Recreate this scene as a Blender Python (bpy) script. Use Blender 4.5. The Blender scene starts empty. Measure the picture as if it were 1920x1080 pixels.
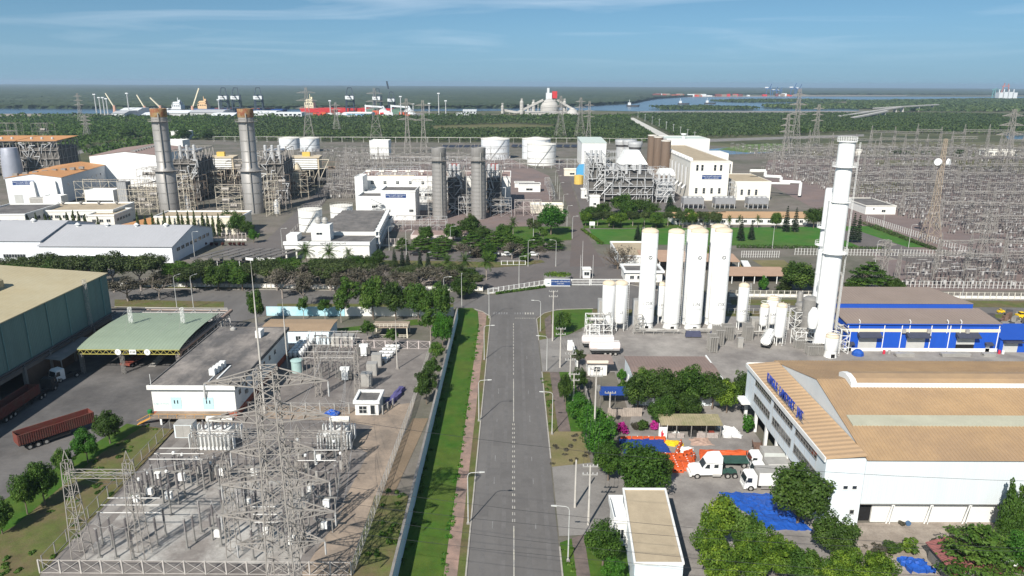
import bpy,math,random,bmesh
import numpy as np
from mathutils import Vector,Matrix
R=math.radians
random.seed(7);np.random.seed(7)
SC=bpy.context.scene
COL=SC.collection
# ------------------------------------------------------------------ camera
FPX,CAM_H=1370.0,62.0
PITCH,ROLL=math.atan(383/FPX),R(0.25)
cd=bpy.data.cameras.new('camera');cam=bpy.data.objects.new('camera',cd);COL.objects.link(cam)
cd.sensor_width=36;cd.lens=36*FPX/1920;cd.clip_start=0.5;cd.clip_end=60000
cam.location=(0,0,CAM_H)
cam.rotation_mode='XYZ'
cam.rotation_euler=(Matrix.Rotation(R(90)-PITCH,3,'X') @ Matrix.Rotation(ROLL,3,'Z')).to_euler()
SC.camera=cam
# ------------------------------------------------------------------ sky and sun
SUN_EL,SUN_DIR=R(40),(0.41,0.91)
w=bpy.data.worlds.new('World');SC.world=w;w.use_nodes=True
nt=w.node_tree;N=nt.nodes;L=nt.links
bg=N['Background'];bg.inputs[1].default_value=0.083
sky=N.new('ShaderNodeTexSky');sky.sky_type='NISHITA';sky.sun_disc=False
sky.sun_elevation=SUN_EL;sky.sun_rotation=math.atan2(-SUN_DIR[0],-SUN_DIR[1])
sky.air_density=1.0;sky.dust_density=0.6;sky.ozone_density=3.0
tc=N.new('ShaderNodeTexCoord');sx=N.new('ShaderNodeSeparateXYZ');L.new(tc.outputs['Generated'],sx.inputs[0])
ma=N.new('ShaderNodeMath');ma.operation='MULTIPLY_ADD';L.new(sx.outputs[2],ma.inputs[0]);ma.inputs[1].default_value=1.6;ma.inputs[2].default_value=0.12
cb=N.new('ShaderNodeCombineXYZ');L.new(sx.outputs[0],cb.inputs[0]);L.new(sx.outputs[1],cb.inputs[1]);L.new(ma.outputs[0],cb.inputs[2])
nz=N.new('ShaderNodeVectorMath');nz.operation='NORMALIZE';L.new(cb.outputs[0],nz.inputs[0]);L.new(nz.outputs[0],sky.inputs[0])
# thin cirrus: noise on a plane above the ground, stretched along one direction
dv=N.new('ShaderNodeMath');dv.operation='ADD';L.new(sx.outputs[2],dv.inputs[0]);dv.inputs[1].default_value=0.03
pr=N.new('ShaderNodeVectorMath');pr.operation='DIVIDE';L.new(tc.outputs['Generated'],pr.inputs[0])
cb2=N.new('ShaderNodeCombineXYZ')
for i in range(3):L.new(dv.outputs[0],cb2.inputs[i])
L.new(cb2.outputs[0],pr.inputs[1])
mp=N.new('ShaderNodeMapping');mp.inputs['Rotation'].default_value=(0,0,R(18));mp.inputs['Scale'].default_value=(0.30,0.36,1);L.new(pr.outputs[0],mp.inputs[0])
cn=N.new('ShaderNodeTexNoise');cn.inputs['Scale'].default_value=1.0;cn.inputs['Detail'].default_value=6;cn.inputs['Roughness'].default_value=0.5;cn.inputs['Distortion'].default_value=0.9
L.new(mp.outputs[0],cn.inputs[0])
rp=N.new('ShaderNodeMapRange');rp.inputs[1].default_value=0.48;rp.inputs[2].default_value=0.82;rp.inputs[3].default_value=0;rp.inputs[4].default_value=0.42
L.new(cn.outputs[0],rp.inputs[0])
ez=N.new('ShaderNodeMapRange');ez.inputs[1].default_value=0.015;ez.inputs[2].default_value=0.12;L.new(sx.outputs[2],ez.inputs[0])
cm=N.new('ShaderNodeMath');cm.operation='MULTIPLY';L.new(rp.outputs[0],cm.inputs[0]);L.new(ez.outputs[0],cm.inputs[1])
tint=N.new('ShaderNodeMixRGB');tint.blend_type='MULTIPLY';tint.inputs[0].default_value=1;tint.inputs[2].default_value=(0.80,1.0,0.93,1);L.new(sky.outputs[0],tint.inputs[1])
cx=N.new('ShaderNodeMixRGB');
hzr=N.new('ShaderNodeMapRange');hzr.interpolation_type='SMOOTHSTEP';hzr.inputs[1].default_value=-0.01;hzr.inputs[2].default_value=0.10;hzr.inputs[3].default_value=0.85;hzr.inputs[4].default_value=0.0;L.new(sx.outputs[2],hzr.inputs[0])
hm=N.new('ShaderNodeMixRGB');L.new(hzr.outputs[0],hm.inputs[0]);L.new(tint.outputs[0],hm.inputs[1]);hm.inputs[2].default_value=(2.0,3.2,4.25,1)
L.new(cm.outputs[0],cx.inputs[0]);L.new(hm.outputs[0],cx.inputs[1]);cx.inputs[2].default_value=(10,10.4,11,1)
L.new(cx.outputs[0],bg.inputs[0])
sd=bpy.data.lights.new('sun','SUN');sd.energy=4.7;sd.angle=R(0.53);sd.color=(1,0.95,0.87)
so=bpy.data.objects.new('sun',sd);COL.objects.link(so)
sl=Vector((SUN_DIR[0],SUN_DIR[1],0)).normalized()*math.cos(SUN_EL);sl.z=-math.sin(SUN_EL)
so.rotation_euler=sl.to_track_quat('-Z','Y').to_euler();so.location=(-40,-90,120)
VS=SC.view_settings
VS.view_transform='Standard';VS.look='None';VS.gamma=1;VS.exposure=0.6;VS.use_curve_mapping=False
SC.cycles.max_bounces=5;SC.cycles.diffuse_bounces=2;SC.cycles.glossy_bounces=2;SC.cycles.transmission_bounces=3;SC.cycles.volume_bounces=0;SC.cycles.transparent_max_bounces=6
# ------------------------------------------------------------------ measuring: photo pixel -> point of the place
_c,_s,_cr,_sr=math.cos(PITCH),math.sin(PITCH),math.cos(ROLL),math.sin(ROLL)
def g(px,py,z=0.0):
    """ground point (x, y) at height z that was measured at photo pixel px, py"""
    u=(px-960)/FPX;v=-(py-540)/FPX
    u,v=u*_cr-v*_sr,u*_sr+v*_cr
    d=(u,_c+v*_s,v*_c-_s);t=(z-CAM_H)/d[2]
    return (d[0]*t,d[1]*t)
def proj(x,y,z):
    z -= CAM_H;d=y*_c-z*_s;v=(y*_s+z*_c)/d;u=x/d
    return (960+FPX*(u*_cr+v*_sr),540-FPX*(-u*_sr+v*_cr))
def ht(x,y,py):
    """height above ground point x, y of what was measured at photo row py"""
    lo,hi=-5.0,300.0
    for _ in range(40):
        m=(lo+hi)/2
        if proj(x,y,m)[1]>py:lo=m
        else:hi=m
    return lo
def mpp(x,y):return (y*_c+CAM_H*_s)/FPX
# ------------------------------------------------------------------ materials
MATS={}
def mat(name,col,rough=0.8,var=0.12,scale=0.6,metal=0.0,bump=0.0,bscale=None,streak=False,wave=None,spec=0.3,col2=None,c2amt=0.5,c2scale=0.1,stretch=None,rnd=0.0):
    if name in MATS:return MATS[name]
    m=bpy.data.materials.new(name);m.use_nodes=True;t=m.node_tree;n=t.nodes;l=t.links
    b=n['Principled BSDF'];b.inputs['Roughness'].default_value=rough;b.inputs['Metallic'].default_value=metal
    b.inputs['Specular IOR Level'].default_value=spec
    tc=n.new('ShaderNodeTexCoord');geo=n.new('ShaderNodeNewGeometry');P=geo.outputs['Position']
    out=None
    def rgb(c):return (c[0],c[1],c[2],1)
    base=n.new('ShaderNodeRGB');base.outputs[0].default_value=rgb(col);out=base.outputs[0]
    def noise(sc,det=4,vec=None,rough_=0.6):
        q=n.new('ShaderNodeTexNoise');q.inputs['Scale'].default_value=sc;q.inputs['Detail'].default_value=det;q.inputs['Roughness'].default_value=rough_
        l.new(vec or P,q.inputs['Vector']);return q.outputs[0]
    def mapped(s):
        q=n.new('ShaderNodeMapping');q.inputs['Scale'].default_value=s;l.new(P,q.inputs[0]);return q.outputs[0]
    if col2:
        r=n.new('ShaderNodeMapRange');r.inputs[1].default_value=0.5-0.22*c2amt;r.inputs[2].default_value=0.72-0.22*c2amt
        l.new(noise(c2scale,6,mapped(stretch) if stretch else None,0.7),r.inputs[0])
        mx=n.new('ShaderNodeMixRGB');l.new(r.outputs[0],mx.inputs[0]);l.new(out,mx.inputs[1]);mx.inputs[2].default_value=rgb(col2);out=mx.outputs[0]
    if var:
        for sc,amt in ((scale,var),(scale*9,var*0.6)):
            r=n.new('ShaderNodeMapRange');r.inputs[1].default_value=0.25;r.inputs[2].default_value=0.75;r.inputs[3].default_value=1-amt;r.inputs[4].default_value=1+amt
            vec=mapped((3,3,0.25)) if streak else None
            l.new(noise(sc,5,vec),r.inputs[0])
            mx=n.new('ShaderNodeVectorMath');mx.operation='SCALE';l.new(out,mx.inputs[0]);l.new(r.outputs[0],mx.inputs['Scale']);out=mx.outputs[0]
    if rnd:
        oi=n.new('ShaderNodeObjectInfo');r=n.new('ShaderNodeMapRange');r.inputs[3].default_value=1-rnd;r.inputs[4].default_value=1+rnd;l.new(oi.outputs['Random'],r.inputs[0])
        mx=n.new('ShaderNodeVectorMath');mx.operation='SCALE';l.new(out,mx.inputs[0]);l.new(r.outputs[0],mx.inputs['Scale']);out=mx.outputs[0]
    l.new(out,b.inputs['Base Color'])
    h=None
    if wave:
        ax,per,dep=wave
        dp=n.new('ShaderNodeVectorMath');dp.operation='DOT_PRODUCT';l.new(P,dp.inputs[0]);dp.inputs[1].default_value=ax
        mm=n.new('ShaderNodeMath');mm.operation='MULTIPLY';l.new(dp.outputs['Value'],mm.inputs[0]);mm.inputs[1].default_value=2*math.pi/per
        sn=n.new('ShaderNodeMath');sn.operation='SINE';l.new(mm.outputs[0],sn.inputs[0]);h=sn.outputs[0]
        bp=n.new('ShaderNodeBump');bp.inputs['Strength'].default_value=0.6;bp.inputs['Distance'].default_value=dep;l.new(h,bp.inputs['Height']);l.new(bp.outputs[0],b.inputs['Normal'])
    elif bump:
        bp=n.new('ShaderNodeBump');bp.inputs['Strength'].default_value=0.7;bp.inputs['Distance'].default_value=bump;l.new(noise(bscale or scale*6,4),bp.inputs['Height']);l.new(bp.outputs[0],b.inputs['Normal'])
    MATS[name]=m;return m
def leafmat(name,c1,c2,c3=None,trans=0.25):
    """foliage: two greens by leaf tone, a little varied from plant to plant"""
    m=bpy.data.materials.new(name);m.use_nodes=True;t=m.node_tree;n=t.nodes;l=t.links
    b=n['Principled BSDF'];b.inputs['Roughness'].default_value=0.6;b.inputs['Specular IOR Level'].default_value=0.25
    at=n.new('ShaderNodeAttribute');at.attribute_name='tone'
    oi=n.new('ShaderNodeObjectInfo')
    ad=n.new('ShaderNodeMath');ad.operation='MULTIPLY_ADD';l.new(oi.outputs['Random'],ad.inputs[0]);ad.inputs[1].default_value=0.3;l.new(at.outputs['Fac'],ad.inputs[2])
    cr=n.new('ShaderNodeValToRGB');e=cr.color_ramp.elements
    e[0].position=0.05;e[0].color=(*c1,1);e[1].position=1.15 if False else 1.0;e[1].color=(*(c3 or c2),1)
    q=cr.color_ramp.elements.new(0.62);q.color=(*c2,1)
    l.new(ad.outputs[0],cr.inputs[0]);l.new(cr.outputs[0],b.inputs['Base Color'])
    tr=n.new('ShaderNodeBsdfTranslucent');l.new(cr.outputs[0],tr.inputs[0])
    ms=n.new('ShaderNodeMixShader');ms.inputs[0].default_value=trans;l.new(b.outputs[0],ms.inputs[1]);l.new(tr.outputs[0],ms.inputs[2])
    l.new(ms.outputs[0],n['Material Output'].inputs[0]);MATS[name]=m;return m
# ------------------------------------------------------------------ mesh building
class MB:
    def __init__(s):s.v=[];s.f=[];s.m=[]
    def face(s,pts,m=0):
        i=len(s.v);s.v+=[tuple(p) for p in pts];s.f.append(tuple(range(i,i+len(pts))));s.m.append(m);return s
    def hexa(s,b,t,m=0):
        i=len(s.v);s.v+=[tuple(p) for p in b]+[tuple(p) for p in t];n=len(b)
        s.f.append(tuple(i+k for k in reversed(range(n))));s.f.append(tuple(i+n+k for k in range(n)))
        for k in range(n):s.f.append((i+k,i+(k+1) % n,i+n+(k+1) % n,i+n+k))
        s.m+=[m]*(n+2);return s
    def box(s,x0,x1,y0,y1,z0,z1,m=0):
        return s.hexa([(x0,y0,z0),(x1,y0,z0),(x1,y1,z0),(x0,y1,z0)],[(x0,y0,z1),(x1,y0,z1),(x1,y1,z1),(x0,y1,z1)],m)
    def cbox(s,x,y,z,sx,sy,sz,m=0,rz=0):
        c,q=math.cos(rz),math.sin(rz)
        P=[(x+a*sx/2*c-b*sy/2*q,y+a*sx/2*q+b*sy/2*c) for a,b in ((-1,-1),(1,-1),(1,1),(-1,1))]
        return s.hexa([(*p,z) for p in P],[(*p,z+sz) for p in P],m)
    def prism(s,poly,z0,z1,m=0):return s.hexa([(*p,z0) for p in poly],[(*p,z1) for p in poly],m)
    def tube(s,a,b,r,n=6,r2=None,m=0,cap=True):
        a=Vector(a);b=Vector(b);d=(b-a)
        if d.length<1e-6:return s
        d.normalize();u=d.orthogonal().normalized();v=d.cross(u);r2=r if r2 is None else r2
        i=len(s.v)
        for c,rr in ((a,r),(b,r2)):
            for k in range(n):
                t=2*math.pi*k/n;s.v.append(tuple(c+(u*math.cos(t)+v*math.sin(t))*rr))
        for k in range(n):s.f.append((i+k,i+(k+1) % n,i+n+(k+1) % n,i+n+k));s.m.append(m)
        if cap:
            s.f.append(tuple(i+k for k in reversed(range(n))));s.f.append(tuple(i+n+k for k in range(n)));s.m+=[m,m]
        return s
    def bar(s,a,b,w,m=0):return s.tube(a,b,w*0.6,4,m=m)
    def lathe(s,x,y,prof,n=16,m=0,cap=True):
        """prof: list of (r, z)"""
        i=len(s.v)
        for r,z in prof:
            for k in range(n):
                t=2*math.pi*k/n;s.v.append((x+r*math.cos(t),y+r*math.sin(t),z))
        for j in range(len(prof)-1):
            for k in range(n):
                s.f.append((i+j*n+k,i+j*n+(k+1) % n,i+(j+1)*n+(k+1) % n,i+(j+1)*n+k));s.m.append(m)
        if cap:
            s.f.append(tuple(i+k for k in reversed(range(n))));j=i+(len(prof)-1)*n;s.f.append(tuple(j+k for k in range(n)));s.m+=[m,m]
        return s
    def cyl(s,x,y,z0,z1,r,r2=None,n=14,m=0):return s.lathe(x,y,[(r,z0),(r if r2 is None else r2,z1)],n,m)
    def path(s,pts,r,n=6,m=0):
        for a,b in zip(pts,pts[1:]):s.tube(a,b,r,n,m=m)
        return s
    def build(s,name,mats,parent=None,smooth=False,world=False,kind=None):
        me=bpy.data.meshes.new(name)
        v=s.v
        if world and parent is not None:
            inv=MW(parent).inverted();v=[tuple(inv @ Vector(p)) for p in s.v]
        me.from_pydata(v,[],s.f)
        if not isinstance(mats,(list,tuple)):mats=[mats]
        for q in mats:me.materials.append(q)
        if len(mats)>1:me.polygons.foreach_set('material_index',s.m)
        if smooth:me.polygons.foreach_set('use_smooth',[True]*len(s.f));
        me.update()
        o=bpy.data.objects.new(name,me);COL.objects.link(o)
        if smooth:
            try:me.set_sharp_from_angle(angle=R(40))
            except Exception:pass
        if parent is not None:o.parent=parent
        if kind:o['kind']=kind
        return o
def MW(o):
    m=Matrix.Translation(o.location) @ o.rotation_euler.to_matrix().to_4x4() @ Matrix.Diagonal((*o.scale,1))
    return MW(o.parent) @ m if o.parent else m
def thing(name,label,cat,loc=(0,0,0),rz=0,group=None):
    o=bpy.data.objects.new(name,None);COL.objects.link(o);o.empty_display_size=0.5
    o.location=loc if len(loc)==3 else (*loc,0);o.rotation_euler=(0,0,rz);tag(o,label,cat,group);return o
def tag(o,label,cat,group=None):
    o['label']=label;o['category']=cat
    if group:o['group']=group
    return o
KIDS={}
def kids(o):return [c for c in bpy.data.objects if c.parent==o]
def snapshot(o):
    """the tree of a thing, read once so that copying stays cheap"""
    return (o,[snapshot(c) for c in o.children])
def copy_tree(sn,parent=None):
    o,ch=sn;c=o.copy();COL.objects.link(c)
    if parent is not None:c.parent=parent
    for q in ch:copy_tree(q,c)
    return c
def place(sn,loc,rz=0,label=None,sc=None,first=[None]):
    c=copy_tree(sn);c.location=loc if len(loc)==3 else (*loc,0);c.rotation_euler=(0,0,rz)
    if label:c['label']=label
    if sc is not None:c.scale=(sc,sc,sc) if not isinstance(sc,tuple) else sc
    return c
class Kind:
    """one thing with its parts; the first use moves the original, later ones copy it"""
    def __init__(s,root):s.root=root;s.sn=None;s.used=False
    def at(s,loc,rz=0,label=None,sc=None,group=None):
        if s.sn is None:s.sn=(s.root,[(c,[(d,[]) for d in CH.get(c.name,[])]) for c in CH.get(s.root.name,[])])
        if not s.used:
            s.used=True;c=s.root;c.location=loc if len(loc)==3 else (*loc,0);c.rotation_euler=(0,0,rz)
            if label:c['label']=label
            if sc is not None:c.scale=(sc,sc,sc) if not isinstance(sc,tuple) else sc
        else:c=place(s.sn,loc,rz,label,sc)
        if group:c['group']=group
        return c
class _CH:
    def get(s,name,d):
        o=bpy.data.objects[name];return list(o.children)
CH=_CH()
ORD=['first','second','third','fourth','fifth','sixth','seventh','eighth','ninth','tenth','eleventh','twelfth','thirteenth','fourteenth','fifteenth','sixteenth','seventeenth','eighteenth','nineteenth','twentieth']
TENS=['','','twenty','thirty','forty','fifty','sixty','seventy','eighty','ninety']
def nth(i):
    if i<20:return ORD[i]
    t,u=divmod(i+1,10)
    if t >= 10:
        h,r=divmod(i+1,100);return ('hundred' if h==1 else ('two hundred' if h==2 else 'three hundred'))+(' and '+nth(r-1) if r else 'th')
    return TENS[t][:-1]+'ieth' if u==0 else TENS[t]+' '+ORD[u-1]
def struct(name,poly,z,m):
    """a flat sheet of the setting; poly in world x, y"""
    b=MB();b.face([(x,y,z) for x,y in poly]);o=b.build(name,m);o['kind']='structure';return o
def gp(*pts):return [g(*p) for p in pts]
def text(body,size,m,parent,loc,rot,name='lettering',depth=0.02,align='CENTER',bold=0.0,sx=1.0):
    """flat print or cut letters; loc, rot local to parent"""
    c=bpy.data.curves.new('t','FONT');c.body=body;c.size=size;c.extrude=depth;c.align_x=align;c.align_y='CENTER';c.offset=bold
    o=bpy.data.objects.new('t',c);COL.objects.link(o)
    bpy.context.view_layer.update()
    me=bpy.data.meshes.new_from_object(o.evaluated_get(bpy.context.evaluated_depsgraph_get()))
    bpy.data.objects.remove(o);bpy.data.curves.remove(c)
    me.name=name;me.materials.clear();me.materials.append(m)
    q=bpy.data.objects.new(name,me);COL.objects.link(q);q.parent=parent;q.location=loc;q.rotation_euler=rot;q.scale=(sx,1,1);return q
# ------------------------------------------------------------------ colours of the place
asphalt=mat('asphalt',(0.142,0.134,0.128),0.9,0.10,0.12,bump=0.01,bscale=6,col2=(0.108,0.101,0.097),c2scale=0.06,stretch=(1,0.16,1))
asphalt2=mat('yard_asphalt',(0.135,0.127,0.122),0.9,0.14,0.15,bump=0.01,bscale=5,col2=(0.082,0.078,0.077),c2scale=0.07)
plaza_m=mat('plaza_asphalt',(0.115,0.103,0.098),0.9,0.12,0.1,col2=(0.13,0.115,0.108),c2scale=0.03)
brownroad=mat('brown_asphalt',(0.13,0.105,0.095),0.9,0.12,0.1,col2=(0.10,0.085,0.08),c2scale=0.05)
concrete=mat('concrete',(0.27,0.25,0.23),0.9,0.14,0.3,bump=0.01,col2=(0.175,0.16,0.15),c2scale=0.09)
concrete_d=mat('old_concrete',(0.235,0.22,0.205),0.9,0.15,0.3,bump=0.01,col2=(0.15,0.14,0.13),c2scale=0.15)
tanslab=mat('tan_concrete',(0.30,0.235,0.18),0.9,0.16,0.3,bump=0.01,col2=(0.19,0.155,0.125),c2scale=0.16)
gravel=mat('gravel',(0.20,0.18,0.165),0.95,0.2,0.5,bump=0.04,bscale=9,col2=(0.135,0.12,0.112),c2scale=0.09)
gravel2=mat('light_gravel',(0.37,0.355,0.33),0.95,0.22,0.5,bump=0.04,bscale=9,col2=(0.2,0.18,0.165),c2scale=0.12)
yardsoil=mat('yard_soil',(0.155,0.135,0.118),0.95,0.2,0.15,bump=0.04,col2=(0.10,0.098,0.072),c2scale=0.03)
redsoil=mat('red_gravel',(0.19,0.14,0.125),0.95,0.18,0.2,col2=(0.15,0.12,0.115),c2scale=0.05)
brownsoil=mat('brown_soil',(0.21,0.155,0.105),0.95,0.2,0.4,bump=0.03,col2=(0.14,0.105,0.07),c2scale=0.2)
sandy=mat('sandy_dirt',(0.33,0.285,0.24),0.95,0.18,0.4,bump=0.04,col2=(0.21,0.175,0.145),c2scale=0.14)
grass=mat('lawn_grass',(0.034,0.095,0.006),0.9,0.22,0.5,bump=0.06,bscale=5,col2=(0.062,0.098,0.012),c2scale=0.12)
grass_b=mat('bright_lawn',(0.032,0.13,0.010),0.9,0.18,0.2,bump=0.05,bscale=5,col2=(0.06,0.115,0.02),c2scale=0.05)
grass_d=mat('worn_grass',(0.085,0.105,0.026),0.95,0.22,0.5,bump=0.06,bscale=5,col2=(0.125,0.095,0.05),c2scale=0.14)
drygrass=mat('dry_grass',(0.20,0.165,0.085),0.95,0.22,0.4,bump=0.06,bscale=5,col2=(0.12,0.115,0.045),c2scale=0.2)
paver=mat('brick_pavement',(0.30,0.20,0.16),0.9,0.18,0.8,bump=0.01,col2=(0.20,0.145,0.12),c2scale=0.3)
paver_d=mat('dark_pavement',(0.16,0.125,0.11),0.9,0.18,0.8,bump=0.01,col2=(0.11,0.09,0.082),c2scale=0.3)
kerbm=mat('kerb_concrete',(0.34,0.315,0.28),0.9,0.15,0.8)
paint=mat('road_paint',(0.47,0.44,0.36),0.8,0.2,1.5,col2=(0.3,0.29,0.28),c2scale=1.2)
paint_f=mat('worn_paint',(0.25,0.245,0.24),0.9,0.2,1.5,col2=(0.15,0.147,0.147),c2scale=0.8)
white=mat('white_paint',(0.70,0.70,0.68),0.6,0.05,0.3)
whitew=mat('white_wall',(0.67,0.66,0.63),0.85,0.06,0.15,streak=True)
cream=mat('cream_wall',(0.66,0.61,0.50),0.85,0.07,0.15,streak=True)
offw=mat('offwhite_wall',(0.68,0.65,0.59),0.85,0.07,0.15,streak=True)
dark=mat('dark_opening',(0.012,0.012,0.013),0.9,0)
glass=mat('window_glass',(0.02,0.026,0.03),0.08,0,spec=0.6)
steel=mat('galvanised_steel',(0.38,0.365,0.34),0.55,0.12,1.0,metal=0.25)
steel_d=mat('dull_steel',(0.25,0.24,0.225),0.6,0.15,1.0,metal=0.2)
steel_k=mat('dark_steel',(0.085,0.08,0.08),0.6,0.15,1.0,metal=0.2)
steel_r=mat('dusty_steel',(0.30,0.275,0.25),0.65,0.15,1.0,metal=0.15)
rubber=mat('black_rubber',(0.018,0.018,0.018),0.8,0.1,2)
porc=mat('grey_porcelain',(0.11,0.10,0.10),0.3,0.1,2)
porcl=mat('pale_porcelain',(0.42,0.41,0.40),0.35,0.08,2)
poleconc=mat('concrete_pole',(0.45,0.42,0.38),0.85,0.12,1.0)
# ------------------------------------------------------------------ ground sheets (z grows 1-2 cm per layer)
terr=mat('terrain_soil',(0.075,0.085,0.038),0.95,0.25,0.02,col2=(0.13,0.115,0.07),c2scale=0.006)
FAR=15000
struct('terrain',[(-FAR,-300),(FAR,-300),(FAR,FAR),(-FAR,FAR)],0,terr)
# whole industrial estate, out to the pipe rack in front of the forest
struct('estate_ground',[(-420,20),(420,20),g(2300,420),g(2300,300),g(1960,300),g(1520,292),g(1290,268),g(640,266),g(330,262),g(200,300),g(-200,330),g(-400,420)],0.02,yardsoil)
# main road and cross road
RX0,RX1=-5.75,6.65
road=struct('road',[(RX0,20),(RX1,20),(RX1,200),(RX0,200)],0.12-0.12+0.06,asphalt)
struct('cross_road',gp((-500,560),(215,541),(860,548),(925,554),(1040,536),(1180,533),(1205,538),(1275,553),(1330,560),(1370,571),(1640,573),(2200,580),(2200,596),(1500,587),(1110,579),(1090,583),(1066,597),(RX1,0)[:0] or (1003,593),(919,593),(895,584),(855,577),(520,586),(440,606),(400,590),(215,575),(-500,590)),0.075,asphalt)
mk=MB()
def dash(x,y0,y1,wd,m=0,z=0.085):mk.face([(x-wd/2,y0,z),(x+wd/2,y0,z),(x+wd/2,y1,z),(x-wd/2,y1,z)],m)
CX=0.42
dash(CX,20,93,0.16)
y=94.0
while y<126:dash(CX-0.17,y,y+0.75,0.15);dash(CX+0.13,y,y+0.75,0.13);y+=1.75
dash(CX,127,148,0.16)
while y<186:
    if y>149:dash(CX,y,y+1.6,0.15)
    y+=2.3
for xx in (-2.7,3.55):
    for y in (61,77,92.3,104.6,112,127,140,160):dash(xx+random.uniform(-.05,.05),y,y+random.uniform(1.2,3),0.12,1)
for k in range(9):dash(1.1+k*0.62,190.6,191.0,0.42)
for k in range(8):dash(0.9+k*0.72,194.2,196.0,0.34,1 if k<4 else 0)
for k in range(6):dash(-5.0+k*0.72,194.2,196.0,0.34,1)
pt=mat('darker_asphalt',(0.118,0.111,0.107),0.9,0.12,0.4);pb=MB();rr=random.Random(31)
for k in range(9):x=rr.uniform(-5,4);yy=rr.uniform(84,185);w_=rr.uniform(.9,2.4);l_=rr.uniform(1.5,7);pb.face([(x,yy,.074),(x+w_,yy,.074),(x+w_+rr.uniform(-.1,.1),yy+l_,.074),(x,yy+l_,.074)])  # slightly darker rectangles at random spots on the road
for yy in (172.5,141,118.4):pb.face([(RX0+.2,yy,.077),(RX1-.2,yy+.3,.077),(RX1-.2,yy+.48,.077),(RX0+.2,yy+.2,.077)])
for x in (-4.2,-1.4,2.2,4.9):pb.face([(x,30,.07),(x+.7,30,.07),(x+.6,190,.07),(x,190,.07)],1)
po=pb.build('road_patch',[pt,mat('tyre_track',(.128,.121,.117),.9,.15,.5)],road);po['kind']='structure'
mo=mk.build('road_marking',[paint,paint_f],road);mo['kind']='structure'
# kerbs and verges
kb=MB()
def kerb(pts,wd=0.22,z0=0.05,z1=0.19):
    for a,b in zip(pts,pts[1:]):
        a=Vector((*a,0));b=Vector((*b,0));d=(b-a).normalized();q=Vector((-d.y,d.x,0))*wd/2
        kb.hexa([(a-q+Vector((0,0,z0))),(b-q+Vector((0,0,z0))),(b+q+Vector((0,0,z0))),(a+q+Vector((0,0,z0)))],[(a-q+Vector((0,0,z1))),(b-q+Vector((0,0,z1))),(b+q+Vector((0,0,z1))),(a+q+Vector((0,0,z1)))])
kerb([(RX0-.12,20),(RX0-.12,150),(RX0-.15,192),g(905,585),g(890,580)])
kerb([(RX1+.12,20),(RX1+.12,88)]);kerb([(RX1+.12,113),(RX1+.12,152)]);kerb([(RX1+.12,173),(RX1+.12,190),g(1020,588),g(1045,581),g(1112,579.5)])
kerb(gp((925,551),(1043,533.5)));kerb(gp((1180,534),(1204,538.5),(1275,554),(1330,561),(1372,571)));kerb(gp((215,540.5),(860,547.5),(925,551)))
kerb(gp((215,576),(330,578)))
ko=kb.build('kerb',kerbm);ko['kind']='structure'
S=struct
S('verge',[(RX0-.2,20),(RX0-.2,193),(-7.0,193),(-7.0,20)],0.10,grass_d)
S('pavement',[(-7.0,20),(-7.0,193),g(905,585),g(896,584),(-8.75,185),(-8.75,20)],0.12,paver)
S('grass_strip',[(-8.75,20),(-8.75,185),g(896,585),g(886,578),g(853,579),(-15.3,188),(-15.6,20)],0.10,grass)
S('verge',[(RX1+.2,20),(RX1+.2,89),(8.6,90),(8.6,20)],0.10,grass)
S('pavement',[(8.6,20),(8.6,90),(10.4,91),(10.4,20)],0.12,paver_d)
S('verge',[(10.4,20),(10.4,91),(17,91),(16,20)],0.10,grass)
S('driveway',[(RX1+.2,90.5),(RX1+.2,110),(13.5,111.5),(20,108),(20,93),(12,91)],0.115,concrete_d)
S('bare_verge',[(RX1+.2,110),(RX1+.2,123),(13.2,123),(13.5,111.5)],0.11,drygrass)
S('verge',[(RX1+.2,123),(RX1+.2,152),(8.7,152),(8.9,123)],0.10,grass_d)
S('pavement',[(8.7,123),(8.5,152),(10.6,152),(11.0,123)],0.12,paver_d)
S('verge',[(11.0,123),(10.6,152),(13.6,152),(14.2,123)],0.10,grass)
S('driveway',[(RX1+.2,152),(RX1+.2,173),(13.0,176),(18.5,180),(19,152)],0.115,concrete_d)
S('verge',[(RX1+.3,173),(RX1+.3,190),g(1020,587),g(1045,582),(11.2,197),(10.8,174)],0.10,grass_d)
S('pavement',[(8.7,174),(8.9,190),(10.8,194),(10.8,175)],0.125,paver_d)
S('grass_corner',[(10.8,175),(11.2,197),g(1062,580),g(1110,580),g(1112,605),g(1062,630),(13,176)],0.10,grass)
S('verge',gp((1110,580),(1900,590),(1900,598),(1112,592)),0.10,grass_d)
# left side
S('yard',gp((-300,640),(215,578),(330,580),(400,590),(440,606),(520,605),(500,640),(280,765),(330,800),(170,840),(0,950),(-500,1180)),0.05,asphalt2)
S('grass_bank',gp((-300,1090),(0,945),(172,838),(240,796),(330,806),(75,1078),(60,1200),(-300,1300)),0.07,grass_d)
S('grass_bank',gp((-300,1085),(0,943),(172,836),(238,795),(268,800),(190,850),(30,985),(-300,1180)),0.085,grass)
S('substation_ground',gp((72,1082),(330,803),(500,650),(640,622),(806,640),(772,778),(655,1090)),0.07,gravel)
S('gravel_bed',gp((150,1050),(300,880),(410,905),(620,900),(560,1060)),0.082,gravel2)
S('gravel_bed',gp((590,905),(650,860),(690,800),(715,815),(640,960),(560,1000)),0.084,gravel)
S('slab',gp((650,830),(700,800),(640,790),(500,785),(480,760),(700,765),(778,755),(652,1085),(560,1085),(615,1000),(690,850)),0.09,tanslab)
S('service_path',gp((165,985),(405,760),(425,762),(190,985)),0.095,concrete)
S('dirt_path',gp((775,785),(803,785),(735,935),(660,1090),(655,1000)),0.088,brownsoil)
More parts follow.
